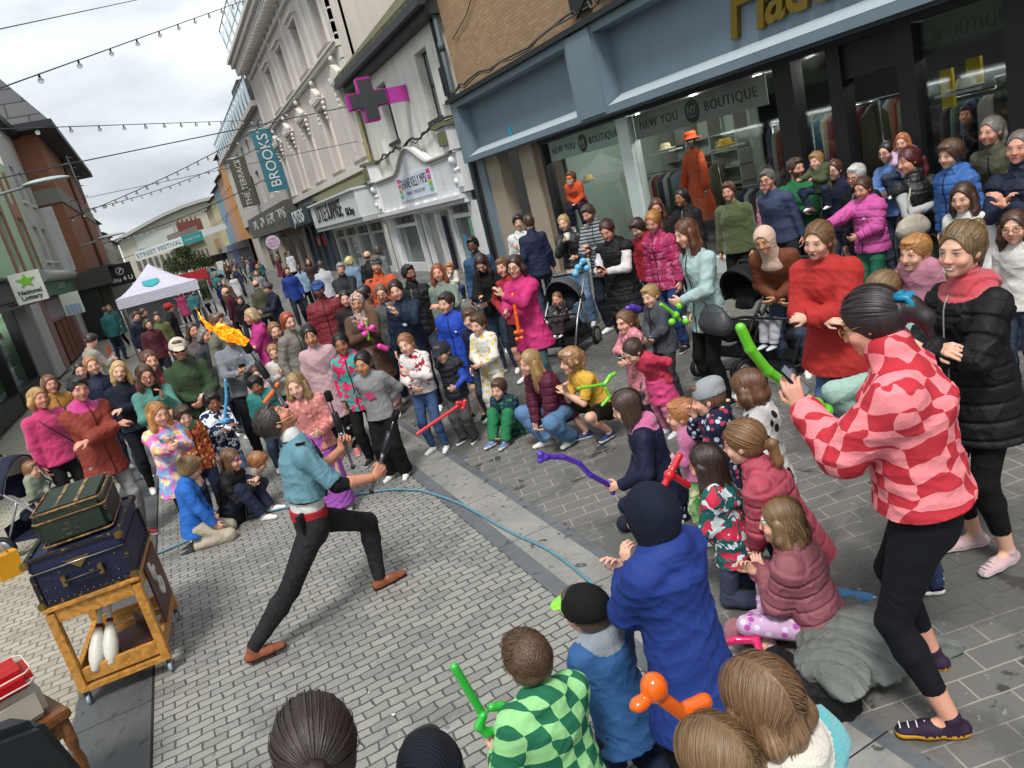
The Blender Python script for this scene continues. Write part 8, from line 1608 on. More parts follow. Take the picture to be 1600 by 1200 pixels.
def cart():
    rz = R_(-4); rt = empty('wooden_cart', (-1.01, 5.46, 0), 'wooden cart on small castors carrying an old blue trunk, left of the performer', 'cart', rz=rz); w, l = .25, .375; wd = woodmat()
    def c(name, mb, m, **k): return mb.build(name, m, rt, **k)
    for sx in (-1, 1):
        for sy in (-1, 1):
            mb = MB(); mb.box(sx*w-.027, sx*w+.027, sy*l-.03, sy*l+.03, .12, .665); c('leg', mb, wd, bevel=.004)
            mb = MB(); x, y = sx*w, sy*l; mb.tube([(x, y, .12), (x, y, .07)], .009, 6); mb.box(x-.016, x-.012, y-.02, y+.02, .02, .085); mb.box(x+.012, x+.016, y-.02, y+.02, .02, .085); ca = c('castor', mb, plain('#8f969b', .3, .8, name='steel'))
            mb = MB(); mb.lathe([(.03, -.011), (.033, -.008), (.033, .008), (.03, .011)], (x, y, .034), 16, axis='x'); mb.build('wheel', plain('#8a98a0', .35), ca)
    for z, nm in ((.64, 'top_rail'), (.20, 'bottom_rail')):
        for sx in (-1, 1): mb = MB(); mb.box(sx*w-.02, sx*w+.02, -l+.03, l-.03, z-.045, z+.045); c(nm, mb, wd, bevel=.003)
        for sy in (-1, 1): mb = MB(); mb.box(-w+.028, w-.028, sy*l-.018, sy*l+.018, z-.045, z+.045); c(nm, mb, wd, bevel=.003)
    for sy in (-1, 1): mb = MB(); mb.box(-w-.03, w+.03, sy*l-.032, sy*l+.032, .10, .135); c('foot_rail', mb, wd, bevel=.003)
    mb = MB(); mb.box(-w-.03, w+.03, -l-.035, l+.035, .686, .706); c('top_board', mb, wd, bevel=.003)
    mb = MB(); mb.box(w+.021, w+.035, -l+.2, l-.04, .25, .66); pb = c('name_board', mb, plain('#4a2414', .5, name='dark_board')); 
    for t, y, z in (('I', -.06, .58), ('T', .0, .52), ('O', .07, .42)):
        M = Matrix(((0, 0, 1), (1, 0, 0), (0, 1, 0))).to_4x4(); M.translation = (w+.04, y, z); text_mesh('white_letter', t, .17, plain('#dcd8d0', .5), M @ Matrix.Rotation(.1, 4, 'Z'), pb, .008, offset=.006)
    # the box leaning inside and the clubs
    bx = empty('wooden_tray', (-1.0, 5.4, .2), 'dark red wooden tray lying inside the cart frame', 'tray', rz=rz+.5); mb = MB(); mb.box(-.14, .14, -.2, .2, -.03, -.015); mb.box(-.14, -.125, -.2, .2, -.015, .07); mb.box(.125, .14, -.2, .2, -.015, .07); mb.build('tray_board', plain('#4a2416', .45, name='red_brown_wood'), bx)
    for i, (dx, lb) in enumerate(((-.05, 'left of the two white juggling clubs leaning inside the cart'), (.03, 'right of the two white juggling clubs leaning inside the cart'))):
        a = Vector((-1.13+dx*1.2, 5.08, .2)); b2 = Vector((-1.0+dx*.5, 5.34, .62)); M = (b2-a).to_track_quat('Z', 'Y').to_matrix().to_4x4(); M.translation = a; cl = empty('juggling_club', a, lb, 'juggling club', 'white juggling clubs in the cart'); cl['_abs'] = 1
        mb = MB(); mb.lathe([(.01, 0), (.026, .01), (.045, .08), (.048, .14), (.036, .22), (.02, .27)], (0, 0, 0), 16); mb.v = [tuple(M @ Vector(q)) for q in mb.v]; mb.build('body', plain('#c9c7bd', .4, name='white_plastic'), cl)
        mb = MB(); mb.lathe([(.02, .27), (.0205, .275), (.0185, .295)], (0, 0, 0), 16); mb.v = [tuple(M @ Vector(q)) for q in mb.v]; mb.build('band', plain('#6a1c22', .5), cl)
        mb = MB(); mb.lathe([(.0185, .295), (.013, .38), (.012, .46), (.017, .475), (.008, .49)], (0, 0, 0), 14); mb.v = [tuple(M @ Vector(q)) for q in mb.v]; mb.build('handle', plain('#bdbab0', .5), cl)
    # blue trunk
    tk = empty('old_blue_trunk', (-1.01, 5.47, .708), 'scuffed navy blue travelling trunk with brass corners standing on the cart', 'trunk', rz=rz); W2, L2, H2 = .265, .37, .31
    nv = worn('#161c3a', '#8f6f48', 7., .72); mb = MB(); mb.box(-W2, W2, -L2, L2, 0, H2*.72); mb.build('body', nv, tk, bevel=.008); mb = MB(); mb.box(-W2-.004, W2+.004, -L2-.004, L2+.004, H2*.735, H2); mb.build('lid', worn('#1b2242', '#8f6f48', 6., .7), tk, bevel=.008)
    ed = worn('#1a1a20', '#a77c50', 22., .6)
    for sx in (-1, 1):
        for sy in (-1, 1): mb = MB(); mb.box(sx*W2-.014, sx*W2+.014, sy*L2-.014, sy*L2+.014, .03, H2*.7); mb.build('edge_strip', ed, tk, bevel=.003)
    for z in (.006, H2+.002):
        for sx in (-1, 1): mb = MB(); mb.box(sx*W2-.016, sx*W2+.016, -L2, L2, z-.006, z+.012); mb.build('edge_strip', ed, tk, bevel=.003)
        for sy in (-1, 1): mb = MB(); mb.box(-W2, W2, sy*L2-.016, sy*L2+.016, z-.008, z+.012); mb.build('edge_strip', ed, tk, bevel=.003)
    br = plain('#8f7a4a', .35, .85, name='brass', var=.3)
    for sx in (-1, 1):
        for sy in (-1, 1):
            for z in (.0, H2-.03): mb = MB(); mb.box(sx*(W2+.004)-.03, sx*(W2+.004)+.018*1, sy*(L2+.004)-.026, sy*(L2+.004)+.018, z-.006, z+.04); mb.build('brass_corner', br, tk, bevel=.008)
    mb = MB(); y = -L2-.008; mb.prism([(-.07, H2*.8), (.07, H2*.8), (.0, H2*.8-.07)], y-.006, y); mb.build('hasp', br, tk)
    mb = MB(); mb.tube([(-.12, y, .135), (-.1, y-.03, .13), (.1, y-.03, .13), (.12, y, .135)], .011, 8); mb.build('handle', M_blk, tk)
    for x in (-.105, .105): mb = MB(); mb.box(x-.014, x+.014, y-.036, y+.004, .10, .165); mb.build('handle_loop', br, tk, bevel=.003)
    mb = MB(); mb.tube([(-W2, y-.003, H2*.73), (W2, y-.003, H2*.73)], .006, 6); mb.build('closing_rail', plain('#8c8c88', .3, .8), tk)
    for k in range(14): mb = MB(); mb.sphere((-W2+.03+k*.037, y+.001, .022), .005, 6); mb.build('stud', br, tk)
    for x, z in ((-.17, .1), (-.02, .05), (.19, .08), (.05, .18), (-.12, .19), (.2, .19)): mb = MB(); mb.sphere((x, y+.003, z), .005, 6); mb.build('stud', br, tk)
    # green suitcase
    su = empty('green_suitcase', (-.99, 5.47, 1.035), 'battered dark green suitcase with worn tan edges lying on the blue trunk', 'suitcase', rz=rz+.03); W3, L3, H3 = .205, .29, .235
    mb = MB(); mb.box(-W3, W3, -L3, L3, 0, H3); mb.build('shell', worn('#202e23', '#7e7448', 5., .68), su, bevel=.035)
    for z in (.0, H3*.72, H3-.012):
        pts = [(-W3+.02, -L3-.002), (W3-.02, -L3-.002), (W3+.002, -L3+.02), (W3+.002, L3-.02), (W3-.02, L3+.002), (-W3+.02, L3+.002), (-W3-.002, L3-.02), (-W3-.002, -L3+.02)]; ins = .012 if z != H3*.72 else 0
        P3 = [Vector((x*(1-ins*3), y*(1-ins*2), z+(.01 if z == 0 else 0))) for x, y in pts]; mb = MB(); mb.tube(P3+[P3[0]], .0075, 6); mb.build('edging', worn('#5d4326', '#8f6a3e', 14., .5), su)
    for x in (-.06, .06): mb = MB(); mb.box(x-.012, x+.012, -L3+.03, L3-.03, H3-.003, H3+.004); mb.build('wood_batten', worn('#5a4a30', '#9a8050', 12., .5), su)
def casey():
    # stool with cases at the bottom left corner
    cx, cy = -1.36, 3.90
    st = empty('turned_leg_stool', (cx, cy, 0), 'wooden stool with turned legs at the bottom left corner', 'stool', rz=.5); wd = woodmat('#6d4424')
    mb = MB(); mb.box(-.24, .24, -.2, .2, .60, .645); mb.build('seat', wd, st, bevel=.008); mb = MB(); mb.box(-.22, .22, -.18, .18, .52, .60); mb.build('apron', wd, st)
    for sx in (-1, 1):
        for sy in (-1, 1): mb = MB(); mb.lathe([(.018, 0), (.024, .08), (.016, .12), (.026, .2), (.02, .28), (.028, .36), (.018, .42), (.028, .46), (.028, .6)], (sx*.2, sy*.16, 0), 12); mb.build('leg', wd, st)
    for sx in (-1, 1): mb = MB(); mb.tube([(sx*.2, -.16, .15), (sx*.2, .16, .15)], .012, 8); mb.build('stretcher', wd, st)
    cs = empty('cream_case', (cx-.02, cy+.02, .647), 'cream hard case standing on the stool behind the red case', 'case', rz=.45); mb = MB(); mb.box(-.2, .2, -.17, .17, 0, .17); mb.build('shell', plain('#b7b1a2', .4, name='cream_shell', dirt=.2), cs, bevel=.03); mb = MB(); mb.box(.198, .206, -.03, .05, .09, .13); mb.build('catch', plain('#9a9a98', .2, .9), cs)
    rc = empty('red_case', (cx+.05, cy+.0, .82), 'shiny red vanity case with pale piping lying on the cream case', 'case', rz=.35); mb = MB(); mb.box(-.15, .15, -.13, .13, 0, .10); mb.build('shell', plain('#a8161e', .25, name='red_vinyl'), rc, bevel=.035)
    for z in (.03, .085): P3 = [Vector((.152*c_, .132*s_, z)) for c_, s_ in ((-.8, -1), (.8, -1), (1, -.75), (1, .75), (.8, 1), (-.8, 1), (-1, .75), (-1, -.75), (-.8, -1))]; mb = MB(); mb.tube(P3, .004, 6); mb.build('piping', plain('#d8c8bc', .4), rc)
    mb = MB(); mb.lathe([(.05, .101), (.045, .104)], (-.02, -.01, 0), 16); mb.build('badge', plain('#b86a4a', .4), rc)
    dk = empty('dark_instrument_case', (-1.22, 3.36, 0), 'dark grey instrument case standing upright in the bottom left corner', 'case', rz=.75); mb = MB(); mb.prism([(-.22, 0), (.22, 0), (.24, .5), (.17, .86), (-.05, .95), (-.2, .9)], -.1, .1); mb.build('shell', plain('#22272b', .5, name='grey_fabric', bump=.2), dk, bevel=.04)
    mb = MB(); mb.tube([(-.215, -.105, .05), (-.2, -.105, .6), (-.17, -.105, .88)], .006, 6); mb.build('red_trim', plain('#a3283a', .5), dk); mb = MB(); mb.tube([(.0, -.105, .6), (.06, -.16, .62), (.12, -.16, .56), (.14, -.105, .5)], .013, 8); mb.build('handle', M_blk, dk)
def pushchair(loc, az, label, canopy, fabric, lining=None, s=1.0, double=False):
    rt = empty('pushchair', loc, label, 'pushchair', rz=-R_(az)); al = plain('#9a9c9e', .3, .8, name='alloy'); bk = plain('#17181b', .5, name='black_tube')
    w = .25*s
    def sx_(f): return [f(1), f(-1)]
    for s_ in (1, -1):
        mb = MB(); mb.tube([(s_*w, .38, .12), (s_*w, .1, .5), (s_*w, -.28, .86), (s_*w, -.42, 1.0)], .014, 8); mb.build('frame_side', al if not double else bk, rt)
        mb = MB(); mb.tube([(s_*w, -.32, .12), (s_*w, .0, .6)], .013, 8); mb.build('rear_strut', al if not double else bk, rt)
        for y in (.42, -.34):
            rr = .10 if y > 0 else .13; mb = MB(); mb.lathe([(rr*.72, -.02), (rr, -.018), (rr, .018), (rr*.72, .02)], (s_*(w+.01), y, rr), 20, axis='x'); wh = mb.build('wheel', plain('#131315', .7, name='tyre'), rt)
            mb = MB(); mb.lathe([(rr*.3, -.024), (rr*.7, -.022), (rr*.7, .022), (rr*.3, .024)], (s_*(w+.01), y, rr), 14, axis='x'); mb.build('hub', plain('#7c7f84', .4, .5), wh)
    mb = MB(); mb.tube([(-w, -.42, 1.0), (w, -.42, 1.0)], .017, 8); mb.build('handle', bk, rt); mb = MB(); mb.tube([(-w, .42, .11), (w, .42, .11)], .012, 6); mb.tube([(-w, -.34, .13), (w, -.34, .13)], .012, 6); mb.build('axle', bk, rt)
    F = Field(); X = np.array([1., 0, 0]); F.cone((-w*.6, .16, .42), (w*.6, .16, .42), .07, k=.05); F.cone((-w*.6, -.05, .40), (w*.6, -.05, .40), .07, k=.05); F.cone((-w*.6, -.22, .72), (w*.6, -.22, .72), .06, k=.05); F.cone((0, .12, .4), (0, -.22, .72), .12, .12, k=.06, flat=.4, side=X); F.ell((0, .1, .6), (w*.75, .2, .16), k=.05, neg=True)
    V, Q = F.mesh(.014); to_obj('seat', V, Q, cloth(fabric), rt)
    def hood(name, R0, mat, a0, a1):
        vs = []; n, m = 10, 12
        for i in range(n+1):
            a = a0+(a1-a0)*i/n
            for j in range(m+1):
                b_ = -PI/2+PI*j/m; vs.append((w*1.02*R0*math.sin(b_), -.12+.36*R0*math.cos(b_)*math.cos(a), .66+.36*R0*math.cos(b_)*math.sin(a)))
        fs = [(i*(m+1)+j, i*(m+1)+j+1, (i+1)*(m+1)+j+1, (i+1)*(m+1)+j) for i in range(n) for j in range(m)]; mb = MB(); mb.add(vs, fs, 0, True); o = mb.build(name, mat, rt, fixn=False); sl = o.modifiers.new('thickness', 'SOLIDIFY'); sl.thickness = .012; return o
    hood('canopy', 1.0, cloth(canopy, 'shell'), R_(68), R_(185))
    if lining: hood('canopy_lining', .95, cloth(lining), R_(69), R_(182))
    mb = MB(); mb.box(-w+.02, w-.02, -.28, .22, .16, .18); mb.box(-w+.02, w-.02, -.28, -.27, .16, .34); mb.box(-w+.02, w-.02, .21, .22, .16, .28); mb.build('basket', cloth(fabric), rt); mb = MB(); mb.tube([(-w, .12, .56), (-w*.8, .3, .6), (w*.8, .3, .6), (w, .12, .56)], .014, 8); mb.build('bumper_bar', bk, rt)
    return rt
def handbag(c, s, col, label, strap=None, az=0, kind='leather'):
    rt = empty('handbag', c, label, 'handbag', rz=az); F = Field(); F.ell((0, 0, 0), (.15*s, .06*s, .11*s), k=.02); F.cone((-.1*s, 0, -.04*s), (.1*s, 0, -.04*s), .06*s, k=.05); V, Q = F.mesh(.009); V = V+vnormals(V, Q)*(foldnoise(V, 5, 1.)*.006)[:, None]; to_obj('bag_body', V, Q, cloth(col, kind), rt)
    rt['_abs'] = 1
    bpy.context.view_layer.update()
    if strap: mb = MB(); mb.tube(strap, .008, 6); o = mb.build('strap', cloth(col, kind), None); o.parent = rt; o.matrix_parent_inverse = rt.matrix_basis.inverted()
    return rt
def px3(l, Y): return [ondepth(x, y, Y) for x, y in l]
def props_all():
    mb = MB(); pts = [(225, 878), (250, 866), (300, 845), (375, 815), (450, 795), (560, 775), (605, 768), (650, 768), (680, 775), (720, 790), (760, 812), (800, 835), (850, 858), (890, 885), (940, 927), (985, 960), (1030, 1000)]
    P3 = [gpt(*p)+Vector((0, 0, .016)) for p in pts]; Q3 = []
    for i in range(len(P3)-1):
        a, b2, c, d = P3[max(i-1, 0)], P3[i], P3[i+1], P3[min(i+2, len(P3)-1)]
        for k in range(5): t = k/5; Q3.append(.5*((2*b2)+(c-a)*t+(2*a-5*b2+4*c-d)*t*t+(3*b2-a-3*c+d)*t**3))
    mb.tube(Q3, .0105, 8); props(mb.build('teal_rope', cloth('#47798c', 'stripe', '#6a9aac', None, 1.6), fixn=False), 'teal rope lying across the paving to mark the edge of the stage', 'rope')
    def buggy(r, az, *a, off=(0, 0), **k): d = Vector((math.sin(R_(az)), math.cos(R_(az)), 0)); q = Vector(r.loc.tolist())-d*.02; pushchair((q.x+off[0], q.y+off[1], gz(q.x)), az, *a, **k)
    r = P('baby in a sage sweater sitting in the navy pushchair', 45, 722, .84, z0=.27, legs='chair', top=('sweater', '#8f9a84'), hair=('short', '#8a5f40', '#b58a60'), skin=FAIR, face=118, arms=('down', 'lap'), bottom=('track', '#2b2f3a'), group=None)
    buggy(r, 118, 'navy pushchair with a white lined canopy holding a baby, left edge', '#1a2038', '#1b2036', '#d6d6d2', s=1.1)
    r = P('sleeping baby in a dark patterned suit in the grey hooded pushchair', 868, 457, .78, z0=.27, legs='chair', top=('sweater', '#22252e', 'floral', '#8a8f98', '#5a4030'), hair=('buzz', '#6a4a34'), skin=PINK, face=235, bottom=('track', '#3a3038'), arms=('lap', 'lap'), group=None)
    buggy(r, 235, 'grey hooded pushchair with a sleeping baby beside the hot pink raincoat', '#4b4f56', '#1f2126')
    r = PEOPLE['buggyboy']; buggy(r, 262, 'black and grey pushchair carrying the curly haired boy in the blue gilet', '#1d1e22', '#202126', '#3a3d42', double=True)
    buggy(r, 262, 'black pushchair with a large black canopy behind the boy in the blue gilet', '#121316', '#16171a', '#2b2d31', double=True, off=(-.1, .56))
    g = gpt(18, 900); mb = MB(); mb.prism([(-.1, 0), (.1, 0), (.12, .24), (-.12, .24)], -.07, .07, 0, Matrix.Translation(g) @ Matrix.Rotation(.5, 4, 'Z')); mb.tube([g+Vector((-.06, 0, .24)), g+Vector((0, 0, .34)), g+Vector((.06, 0, .24))], .008, 6); props(mb.build('yellow_bag', plain('#c98f10', .5, name='yellow_fabric')), 'bright yellow tote bag standing on the paving at the left edge', 'bag')
    # balloons
    r = PEOPLE['boyblue']; hl = r.w(r.hand[-1][0]); p1 = px3([(351, 658), (354, 620), (352, 594)], hl.y-.03); balloon('balloon_sword', 'light blue balloon sword held up by the boy in the navy patterned jacket', p1, '#4a93c4', .016, bulbs=[(p1[0]+Vector((.03, 0, 0)), .026), (p1[0]-Vector((.03, 0, 0)), .026), (p1[0]-Vector((0, .03, 0)), .026)])
    r = PEOPLE['boycap']; h_ = r.w(r.hand[-1][0]); Y = h_.y-.1; a = px3([(716, 634), (652, 678)], Y); balloon('balloon_sword', 'red balloon sword held out by the small boy in the navy cap', a, '#cc2a36', .018, bulbs=[(a[0]+Vector(v), .024) for v in ((.03, 0, .02), (.06, 0, -.01), (.0, 0, .03), (.04, 0, -.04), (.08, 0, .02))])
    r = PEOPLE['braids']; h_ = r.w(r.hand[-1][0]); Y = h_.y; a = px3([(852, 714), (880, 714), (905, 724), (922, 742)], Y-.03)+[h_, h_-Vector((0, 0, .05))]; balloon('balloon_sword', 'long curved purple balloon held by the girl with two braids', a, '#4a2aa0', .019, bulbs=[(a[0], .03), (a[0]+Vector((-.03, 0, .03)), .026), (a[0]+Vector((-.04, 0, -.01)), .022)])
    r = PEOPLE['mint']; h_ = r.w(r.hand[-1][0]); Y = h_.y-.05; a = px3([(1033, 476), (1055, 492), (1062, 500)], Y); balloon('balloon_flower', 'lime green balloon flower in the hand of the woman in mint denim', a, '#6cc22c', .018, bulbs=[(x, .034) for x in px3([(1062, 478), (1050, 503), (1072, 502), (1056, 492)], Y)])
    r = PEOPLE['greyboy']; a = px3([(981, 482), (989, 480), (998, 483)], r.loc[1]-.15); balloon('purple_balloon', 'short purple balloon behind the blond boy in grey', a, '#45289a', .03)
    r = PEOPLE['gilet']; h_ = r.w(r.hand[-1][0]); Y = h_.y-.05; a = px3([(897, 428), (905, 416), (912, 406)], Y); balloon('balloon_dog', 'light blue balloon figure beside the woman in the long black gilet', a, '#5aa6d0', .022, bulbs=[(x, .04) for x in px3([(911, 408), (899, 428), (917, 419), (903, 418)], Y)])
    r = PEOPLE['raincoat']; h_ = r.w(r.hand[1][0]); Y = h_.y-.06; a = px3([(801, 460), (806, 490), (811, 520)], Y); balloon('balloon_sword', 'orange balloon sword hanging from the hand of the woman in the pink raincoat', a, '#e0601a', .02, bulbs=[(x, .026) for x in px3([(806, 520), (815, 518), (808, 530), (815, 528)], Y)])
    r = PEOPLE['maskgirl']; Y = r.loc[1]-.25; a = px3([(903, 607), (945, 600)], Y); balloon('balloon_sword', 'lime green forked balloon held by the girl with the red eye mask', a, '#6cc22c', .015); a = px3([(945, 600), (953, 588), (960, 584)], Y); balloon('lime_balloon_loop', 'upper lime green loop of twisted balloon beside the forked one', a, '#6cc22c', .02); a = px3([(946, 606), (953, 620), (941, 633)], Y); balloon('lime_balloon_end', 'lower lime green balloon end with a round tip, near the crouching child', a, '#6cc22c', .016)
    r = PEOPLE['hijab']; Y = r.loc[1]-.45; a = px3([(572, 505), (576, 530)], Y); balloon('green_balloon_stem', 'green balloon stem of the pink flower by the headscarfed woman', a, '#6cc22c', .018); balloon('balloon_flower', 'pink balloon flower held by the headscarfed woman in brown', px3([(562, 512), (585, 516)], Y), '#d8409a', .024, bulbs=[(x, .04) for x in px3([(566, 508), (582, 512), (570, 522)], Y)]); balloon('pink_balloon', 'second pink balloon piece hanging below the pink balloon flower', px3([(593, 541), (604, 545)], Y), '#d8409a', .035)
    r = PEOPLE['checker']; h_ = r.w(r.hand[-1][0]); Y = h_.y; a = px3([(710, 1042), (755, 1118)], Y); rg = px3([(755, 1118), (748, 1135), (760, 1145), (778, 1140), (790, 1118), (785, 1103), (768, 1105)], Y-.02); balloon('balloon_sword', 'bright green balloon sword held by the boy in the chequered fleece', a, '#2fae3a', .0175); balloon('balloon_guard', 'looped green hand guard of the balloon sword at the bottom edge', rg, '#2fae3a', .0175)
    r = PEOPLE['frontgirl']; h_ = r.w(r.hand[-1][0]); Y = h_.y+.05; q = px3([(1022, 1074), (1000, 1099), (1035, 1092), (1062, 1112), (1074, 1108), (1100, 1096), (1074, 1122)], Y); F = Field(); F.ell(q[0], (.037, .037, .042), k=.004); F.ell(q[1], (.032, .024, .02), k=.004); F.cone(q[2], q[3], .021, k=.004); F.cone(q[4], q[5], .024, k=.004); F.ell(q[6], (.024, .022, .022), k=.004); V, Q = F.mesh(.005); V = relax(V, Q, 2); c0 = V.mean(0)
    props(to_obj('balloon_dog', V-c0, Q, mk(('bal', '#e0600c'), lambda: NB('balloon_rubber').fin(srgb('#e0600c'), .2, coat=.5)), loc=Vector(c0.tolist())), 'orange balloon dog held up in the foreground', 'balloon')
    r = PEOPLE['gingerpink']; Y = r.loc[1]-.35; a = px3([(1062, 712), (1046, 742), (1028, 778)], Y); balloon('red_balloon', 'red twisted balloon held by the toddler in pink fleece', a, '#c8202c', .02, bulbs=[(a[1], .033)]); a = px3([(1046, 740), (1075, 758)], Y); balloon('red_balloon', 'short red balloon crossing the twisted one held by the toddler in pink', a, '#c8202c', .02)
    a = [gpt(1130, 1005, .1), gpt(1150, 1000, .12), gpt(1182, 1000, .12), gpt(1187, 1018, .1), gpt(1186, 1035, .06)]; balloon('magenta_balloon', 'bent magenta balloon lying by the pile of coats', a, '#c41c5c', .02)
    q = gpt(1405, 925, .06); balloon('purple_balloon', 'purple balloon on the ground behind the legs of the woman in black leggings', [q, q+Vector((.04, 0, .01))], '#4a2aa0', .05)
    r = PEOPLE['redpat']; Y = r.w(r.hand[-1][0]).y+.55; a = px3([(1157, 512), (1172, 545), (1200, 580), (1245, 612), (1290, 640)], Y); balloon('balloon_sword', 'long lime green balloon sword passing behind the raised phone', a, '#62c024', .026, bulbs=[(x, .04) for x in px3([(1275, 632), (1290, 642)], Y)])
    a = px3([(414, 628), (424, 616), (434, 600)], PEOPLE['blondegirl'].loc[1]+.3); balloon('orange_balloon', 'orange balloon behind the boy in teal', a, '#d8601c', .022)
    # phones and cups
    for k, s, lb in (('redpat', -1, 'dark phone held up by the woman in the red and pink fleece'), ('tealphone', -1, 'black phone held up by the woman in the teal cardigan'), ('hijab', -1, 'pale phone held by the woman in the rose headscarf'), ('tracktop', -1, 'grey phone held up by the young woman in the navy track top'), ('raincoat', -1, 'black phone held up by the woman in the pink raincoat'), ('greyphone', 1, 'phone in the hand of the man in the grey quarter zip'), ('gilet', 1, 'phone in the hands of the woman in the long gilet'), ('darklong', 1, 'phone read by the woman with hair over her face'), ('creamphone', 1, 'white phone held by the young man in cream'), ('shoulderdad', 1, 'black phone held low by the bearded man with a boy on his shoulders'), ('calling', 1, 'phone held to the ear of the dark wavy haired woman')):
        phone(PEOPLE[k], s, lb, col='#b5aea4' if k in ('hijab', 'creamphone', 'tracktop') else '#15161a')
    for k, s, lb, c in (('mug', 1, 'white mug lifted to the lips of the blonde woman', '#d8d6d0'), ('greenhood', 1, 'white paper cup held by the man in the green hoodie', '#dcd8d0')):
        r = PEOPLE[k]; q = r.w(r.hand[s][0]); rt = empty('cup', q-Vector((0, 0, .05)), lb, 'cup'); mb = MB(); mb.lathe([(.032, 0), (.034, .005), (.042, .1), (.039, .1), (.031, .01)], (0, 0, 0), 18); mb.build('cup_body', plain(c, .4, name='ceramic'), rt); mb = MB(); mb.lathe([(.043, .1), (.043, .106), (.02, .108)], (0, 0, 0), 18); mb.build('lid', plain(c, .5), rt)
    # bags
    r = PEOPLE['pinkfleece']; f = lambda x, y, z: r.w(np.array([x, y, z])*r.h); handbag(f(-.14, .10, .47), .85, '#121214', 'black crossbody bag at the hip of the woman in pink fleece', [f(.06, .085, .80), f(.0, .115, .70), f(-.07, .12, .60), f(-.13, .11, .52)], -r.az)
    r = PEOPLE['mint']; f = lambda x, y, z: r.w(np.array([x, y, z])*r.h); handbag(f(-.15, .07, .50), 1.25, '#3c3e42', 'large charcoal shoulder bag hanging at the side of the woman in mint denim', [f(.06, .04, .81), f(0, .09, .75), f(-.1, .1, .62), f(-.15, .07, .54)], -r.az)
    r = PEOPLE['redhair']; f = lambda x, y, z: r.w(np.array([x, y, z])*r.h); handbag(f(.10, .12, .60), 1.0, '#a8a08c', 'cream backpack worn on the front of the dark red haired woman', [f(.08, .1, .8), f(.12, .12, .7), f(.1, .12, .6)], -r.az)
    r = PEOPLE['hijab']; f = lambda x, y, z: r.w(np.array([x, y, z])*r.h); c = f(-.28, .12, .36); rt = empty('carrier_bag', c, 'shiny navy plastic carrier bag hanging in front of the headscarfed woman', 'bag'); F = Field(); F.cone((0, 0, -.12), (0, 0, .1), .13, .09, k=.05, flat=.6, side=(1, 0, 0)); V, Q = F.mesh(.012); V = V+vnormals(V, Q)*(foldnoise(V, 6, 1.4)*.014)[:, None]; to_obj('bag_body', V, Q, plain('#141c3c', .2, name='shiny_plastic', bump=.3), rt); mb = MB(); mb.tube([(-.05, 0, .15), (0, 0, .26), (.05, 0, .15)], .006, 5); mb.build('handle', plain('#141c3c', .3), rt)
    # pile of coats
    g = gpt(1330, 1040); rt = empty('padded_coat', (g.x, g.y, gz(g.x)), 'grey padded coat heaped on the ground behind the woman in black leggings', 'coat'); F = Field(); rn = np.random.RandomState(2)
    for i in range(26): F.ell((rn.uniform(-.30, .26), rn.uniform(-.17, .17), rn.uniform(.04, .17)), (rn.uniform(.12, .24), rn.uniform(.07, .12), rn.uniform(.035, .06)), rotz(rn.uniform(-1.5, 1.5)) @ rotx(rn.uniform(-.3, .3)), k=.07)
    F.cone((.1, -.1, .06), (.36, -.26, .05), .06, .05, k=.05, flat=.7, side=(0, 0, 1)); V, Q = F.mesh(.010); V[:, 2] = np.maximum(V[:, 2], .004); Nn = vnormals(V, Q); u_ = V[:, 0]*.8+V[:, 1]*.6+.05*np.sin(V[:, 1]*9); w_ = V[:, 0]*.6-V[:, 1]*.8; V = V-Nn*(.014*np.clip(1-np.abs(np.sin(PI*(u_+.12*np.sin(w_*5))/.10))*2.2, 0, 1))[:, None]+Nn*(foldnoise(V, 4, .7)*.02)[:, None]; to_obj('coat_body', V, Q, cloth('#6c716d', 'puffer'), rt)
    for pl, col, lb, nm, rr in (([(1150, 988), (1190, 985), (1230, 975), (1300, 968)], '#a05c68', 'dusty pink blanket rolled beside the grey padded coat', 'pink_blanket', .065), ([(1215, 1040), (1250, 1075), (1310, 1095)], '#131417', 'flat black bag under the grey padded coat', 'black_bag', .09)):
        P4 = [gpt(x, y, .05) for x, y in pl]; F = Field(); F.chain([np.array(p[:]) for p in P4], [rr]*len(P4), k=.04); V, Q = F.mesh(.01); V = V+vnormals(V, Q)*(foldnoise(V, 8, 1.2)*.014)[:, None]; c0 = V.mean(0); props(to_obj(nm, V-c0, Q, cloth(col, 'fleece' if 'pink' in nm else 'shell'), loc=Vector(c0.tolist())), lb, 'blanket' if 'pink' in nm else 'bag')
    # hair of the woman in the patterned fleece: swept back and held by a claw clip
    r = PEOPLE['redpat']; Fh, p = hair_sdf(r, 'short', 3); Fh.p = Fh.p[:2]; p_ = p; Fh.ell(p(0, -.04, .0), np.array([.08, .085, .075])*r.s, r.Rh, k=.02); Fh.chain([p(0, -.1, -.02), p(0, -.135, -.01), p(.0, -.165, -.06), p(.01, -.15, -.13)], [.03*r.s, .042*r.s, .03*r.s, .008], k=.02); Fh.ell(p(0, .097, -.03), np.array([.0635, .076, .094])*r.s, r.Rh, k=.012, neg=True)
    V, Q = Fh.mesh(.006); V = relax(V, Q, 1, .4); ho = to_obj('hair', V, Q, hair_mat('#1c1214', '#3a262a'), r.obj, {'hp': ((V-r.hc)@r.Rh)/r.s}); V2, Q2, H2 = strands(r, 'updo', 900, 4); to_obj('hair_locks', V2, Q2, hair_mat('#1c1214', '#3a262a'), ho, {'hp': H2})
